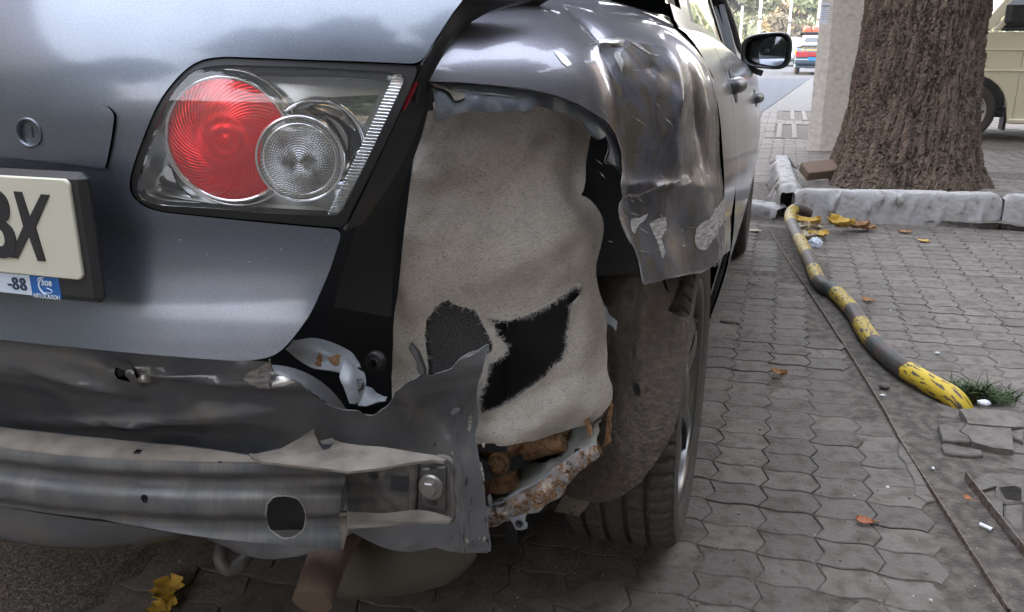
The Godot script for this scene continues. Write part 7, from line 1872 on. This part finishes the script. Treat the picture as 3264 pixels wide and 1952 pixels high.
# ---------- small things on the ground ----------
func build_small_things():
	# bent barrier
	var path := []
	for i in PIPE.size() / 2:
		var z: float = PIPE[2 * i + 1]
		path.append(Vector3(PIPE[2 * i], 0.030, z))
	path[0] += Vector3(-0.01, 0.055, 0.06)
	path[1] += Vector3(0, 0.02, 0)
	path.insert(0, path[0] + Vector3(0.03, 0.03, -0.16))
	path.insert(0, path[0] + Vector3(0.07, -0.035, -0.06))
	path[-1] += Vector3(-0.01, -0.012, 0.005)
	path.append(path[-1] + Vector3(0.035, -0.045, 0.012))
	var rad := []
	for k in path.size(): rad.append(0.030)
	rad[-1] = 0.029
	var pipe := thing("bent_barrier", "bent steel pipe barrier with yellow and brown bands lying on the paving", "barrier", Vector3(1.25, 0, -2.0))
	put(pipe, "pipe", tube(path, rad, 22, 10), M.barrier_paint)
	# grass at its foot
	var tuft := thing("grass_tuft", "green grass tuft growing at the lower end of the barrier", "grass", Vector3(1.62, 0, -0.98))
	var st := SurfaceTool.new()
	st.begin(Mesh.PRIMITIVE_TRIANGLES)
	for k in 650:
		var a := rng.randf() * TAU
		var r := pow(rng.randf(), 0.7)
		var p := Vector3(1.585 + cos(a) * r * 0.10, 0.005, -0.975 + sin(a) * r * 0.035)
		var lean := Vector3(rng.randfn(0, 0.6), 1.0, rng.randfn(0, 0.6)).normalized()
		var l := rng.randf_range(0.025, 0.075) * (1.5 if rng.randf() < 0.06 else 1.0)
		var w := lean.cross(Vector3(cos(a * 3.0), 0, sin(a * 3.0))).normalized() * 0.0013
		var m := p + lean * l * 0.6
		var tip := p + lean * l + Vector3(lean.x, -0.35, lean.z) * l * 0.4
		for q in [p - w, m - w, m + w, p - w, m + w, p + w, m - w, tip, m + w]:
			st.set_normal(Vector3(lean.x * 0.3, 0.9, 0.4).normalized())
			st.add_vertex(q)
	put(tuft, "blades", st.commit(), M.grass_blade)
	# leaves
	var leaf := func(label: String, at: Vector3, size: float, m: String, turn: float, curl: float, group: String):
		var rows := []
		var half := [0.05, 0.42, 0.36, 0.5, 0.3, 0.34, 0.02]
		for k in 7:
			var u := k / 6.0 - 0.5
			var w: float = half[k] * size
			var lift: float = curl * size * (u * u * 1.4)
			var d := Basis(Vector3.UP, turn)
			rows.append([at + d * Vector3(-w, lift + curl * size * 0.4, u * size * 1.15), at + d * Vector3(-w * 0.4, lift, u * size * 1.15), at + d * Vector3(w * 0.4, lift + 0.02 * size, u * size * 1.15), at + d * Vector3(w, lift + curl * size * 0.55, u * size * 1.15)])
		var o := thing("fallen_leaf", label, "leaf", at, group)
		put(o, "blade", patch(rows, 3, 0.0006, size * 0.08, int(turn * 100) + 3, 30.0), M[m])
		put(o, "stalk", tube([at + Basis(Vector3.UP, turn) * Vector3(0, 0.003, size * 0.5), at + Basis(Vector3.UP, turn) * Vector3(0.01, 0.004, size * 0.95)], [0.0011, 0.0008], 5, 2), M.leaf_brown)
	leaf.call("curled yellow leaf on the dark ground at the bottom left", Vector3(-0.0171, 0.012, 0.4784), 0.062, "leaf_yellow", 0.5, 0.35, "")
	leaf.call("lower half of the yellow leaf pair at the bottom left edge", Vector3(0.0018, 0.01, 0.5185), 0.05, "leaf_yellow", -0.2, 0.25, "")
	leaf.call("small orange leaf on the pavers right of the rear wheel", Vector3(1.2246, 0.01, -0.1707), 0.030, "leaf_orange", 1.4, 0.3, "")
	leaf.call("dry tan leaf alone on the pavers beside the tyre's outer face", Vector3(1.0421, 0.012, -0.9914), 0.040, "leaf_brown", 1.5, 0.5, "")
	leaf.call("big yellow maple leaf against the kerb stone", Vector3(1.3351, 0.045, -3.2649), 0.13, "leaf_yellow", 0.9, 0.5, "leaves heaped by the barrier's upper end")
	leaf.call("yellow leaf leaning on the top of the barrier", Vector3(1.1596, 0.05, -3.2606), 0.12, "leaf_yellow", 1.6, 0.4, "leaves heaped by the barrier's upper end")
	leaf.call("pale dry leaf under the yellow one beside the barrier", Vector3(1.1506, 0.03, -3.159), 0.09, "leaf_pale", 0.3, 0.6, "leaves heaped by the barrier's upper end")
	leaf.call("pale curled leaf in the heap nearest the white plastic", Vector3(1.1627, 0.02, -3.0234), 0.085, "leaf_pale", 1.1, 0.5, "leaves heaped by the barrier's upper end")
	leaf.call("dull yellow leaf in the middle of the heap", Vector3(1.2131, 0.02, -3.0851), 0.10, "leaf_yellow", 2.1, 0.35, "leaves heaped by the barrier's upper end")
	leaf.call("pale leaf at the back of the heap", Vector3(1.2116, 0.03, -3.2272), 0.08, "leaf_pale", 2.6, 0.5, "leaves heaped by the barrier's upper end")
	leaf.call("brown leaf at the right end of the heap", Vector3(1.4265, 0.02, -3.3699), 0.11, "leaf_brown", 1.3, 0.5, "leaves heaped by the barrier's upper end")
	leaf.call("thin brown leaf furthest right of the heap", Vector3(1.4851, 0.012, -3.4033), 0.07, "leaf_brown", 1.6, 0.4, "leaves heaped by the barrier's upper end")
	leaf.call("small tan leaf lying in the middle of the right paving", Vector3(1.7366, 0.008, -3.1789), 0.05, "leaf_yellow", 1.5, 0.2, "")
	leaf.call("thin brown leaf in front of the long kerb stone", Vector3(1.671, 0.008, -3.3919), 0.06, "leaf_brown", 1.5, 0.2, "")
	leaf.call("small brown leaf right of the barrier's middle", Vector3(1.3699, 0.008, -1.9328), 0.045, "leaf_brown", 1.2, 0.3, "")
	leaf.call("pale leaf on the pavers beside the small left kerb stump", Vector3(0.8962, 0.008, -3.1885), 0.06, "leaf_pale", 1.4, 0.1, "")
	leaf.call("reddish leaf in the dirt by the lower right rail", Vector3(1.4508, 0.01, -0.342), 0.018, "leaf_orange", 0.4, 0.3, "")
	# crumpled plastic, cigarette end, litter
	var lump := func(label: String, called: String, cat: String, at: Vector3, r: Vector3, m: String, sd: int):
		var n := FastNoiseLite.new()
		n.seed = sd
		n.frequency = 0.9
		var G := PackedVector3Array()
		for i in 15:
			for j in 25:
				var th := PI * i / 14.0
				var a := TAU * (j % 24) / 24.0
				var d := Vector3(sin(th) * cos(a), -cos(th), -sin(th) * sin(a))
				G.append(at + d * r * (1.0 + 0.55 * n.get_noise_3dv(d * 2.4)) + Vector3(0, r.y * 0.8, 0))
		var o := thing(called, label, cat, at)
		put(o, "lump", grid(G, 15, 25, 0.0, true), M[m])
	lump.call("crumpled clear plastic cup beside the leaf heap", "plastic_cup", "litter", Vector3(1.1971, 0, -2.9077), Vector3(0.032, 0.026, 0.03), "clear_plastic", 3)
	lump.call("white paper scrap in the grass tuft", "paper_scrap", "litter", Vector3(1.5898, 0.015, -0.9135), Vector3(0.016, 0.008, 0.01), "white_litter", 4)
	lump.call("grey stone beside the steel edge, below the barrier's middle", "loose_stone", "stone", Vector3(1.342, 0, -0.999), Vector3(0.014, 0.009, 0.01), "paver_1", 5)
	lump.call("grey pebble beside the orange leaf", "loose_stone", "stone", Vector3(1.2466, 0, -0.1844), Vector3(0.008, 0.005, 0.006), "paver_1", 6)
	lump.call("white crumb in the dirt right of the steel edge", "paper_crumb", "litter", Vector3(1.3322, 0, -0.9363), Vector3(0.008, 0.003, 0.003), "white_litter", 7)
	lump.call("white curl in the dirt above the rusty rail", "paper_curl", "litter", Vector3(1.403, 0, -0.4905), Vector3(0.003, 0.003, 0.006), "white_litter", 8)
	lump.call("white speck on the pavers below the raised pavers' level", "paper_speck", "litter", Vector3(1.2887, 0, -0.3582), Vector3(0.004, 0.003, 0.003), "white_litter", 9)
	lump.call("dried brown stain of mud beside the rear wheel", "mud_clod", "stone", Vector3(0.8639, 0, -1.5005), Vector3(0.035, 0.006, 0.012), "dirt", 10)
	lump.call("white crumb right of the barrier's lower band", "paper_crumb", "litter", Vector3(1.5394, 0, -1.3709), Vector3(0.008, 0.004, 0.004), "white_litter", 11)
	var a := Vector3(1.4581, 0.005, -0.2422)
	var b := Vector3(1.478, 0.005, -0.2257)
	var cig := thing("cigarette_end", "white cigarette end in the dirt beside the rusty rail", "litter", (a + b) * 0.5)
	put(cig, "paper", tube([a, b], [0.0042, 0.0042], 10, 2), M.white_litter)
	put(cig, "burnt_tip", tube([b, b + (b - a) * 0.06], [0.0041, 0.003], 10, 2), M.plate_black)
	var tw := thing("twig", "short dark twig on the pavers left of the steel edge", "twig", Vector3(0.9247, 0, -2.0799))
	put(tw, "stick", tube([Vector3(0.9041, 0.006, -2.0658), Vector3(0.9253, 0.008, -2.047), Vector3(0.9459, 0.006, -2.052)], [0.002, 0.0028, 0.0015], 6, 3), M.trunk)
	# flaking lime along the steel edge
	for q in [[Vector3(1.0668, 0.004, -2.4439), 0.05], [Vector3(1.0862, 0.004, -2.3135), 0.04], [Vector3(1.111, 0.004, -2.1023), 0.04], [Vector3(1.1348, 0.004, -2.0088), 0.03], [Vector3(1.1465, 0.004, -1.8899), 0.03]]:
		pass
	# crumbs of stone and grit
	var grit := MultiMesh.new()
	grit.transform_format = MultiMesh.TRANSFORM_3D
	grit.use_colors = true
	var pb := SphereMesh.new()
	pb.radius = 0.5
	pb.height = 0.8
	pb.radial_segments = 6
	pb.rings = 3
	grit.mesh = pb
	var n_grit := 9000
	grit.instance_count = n_grit
	var clump := FastNoiseLite.new()
	clump.frequency = 2.6
	var k := 0
	while k < n_grit:
		var x := rng.randf_range(-0.4, 2.4)
		var z := 1.0 - 4.6 * pow(rng.randf(), 1.5)
		var near := exp(-absf(x - 0.9) * 2.5) + (1.2 if not paved(x, z) and x > 0.5 else 0.0)
		if rng.randf() > 0.25 + 0.5 * near + 0.6 * clump.get_noise_2d(x, z): continue
		var s := rng.randf_range(0.0014, 0.0046) * (1.9 if rng.randf() < 0.05 else 1.0)
		var t := rng.randf_range(0.05, 0.26)
		grit.set_instance_transform(k, Transform3D(Basis.from_euler(Vector3(rng.randf() * 6, rng.randf() * 6, 0)).scaled(Vector3(s, s * 0.7, s)), Vector3(x, 0.0035 if paved(x, z) else -0.004, z)))
		grit.set_instance_color(k, Color(t, t * 0.88, t * 0.72) if rng.randf() > 0.02 else Color(0.5, 0.48, 0.45))
		k += 1
	var gm := MultiMeshInstance3D.new()
	gm.name = "grit"
	gm.multimesh = grit
	gm.material_override = M.pebble
	add_child(gm)
	tag(gm, "loose grit and crumbs of stone scattered over the pavers", "grit")
	gm.set_meta("kind", "stuff")
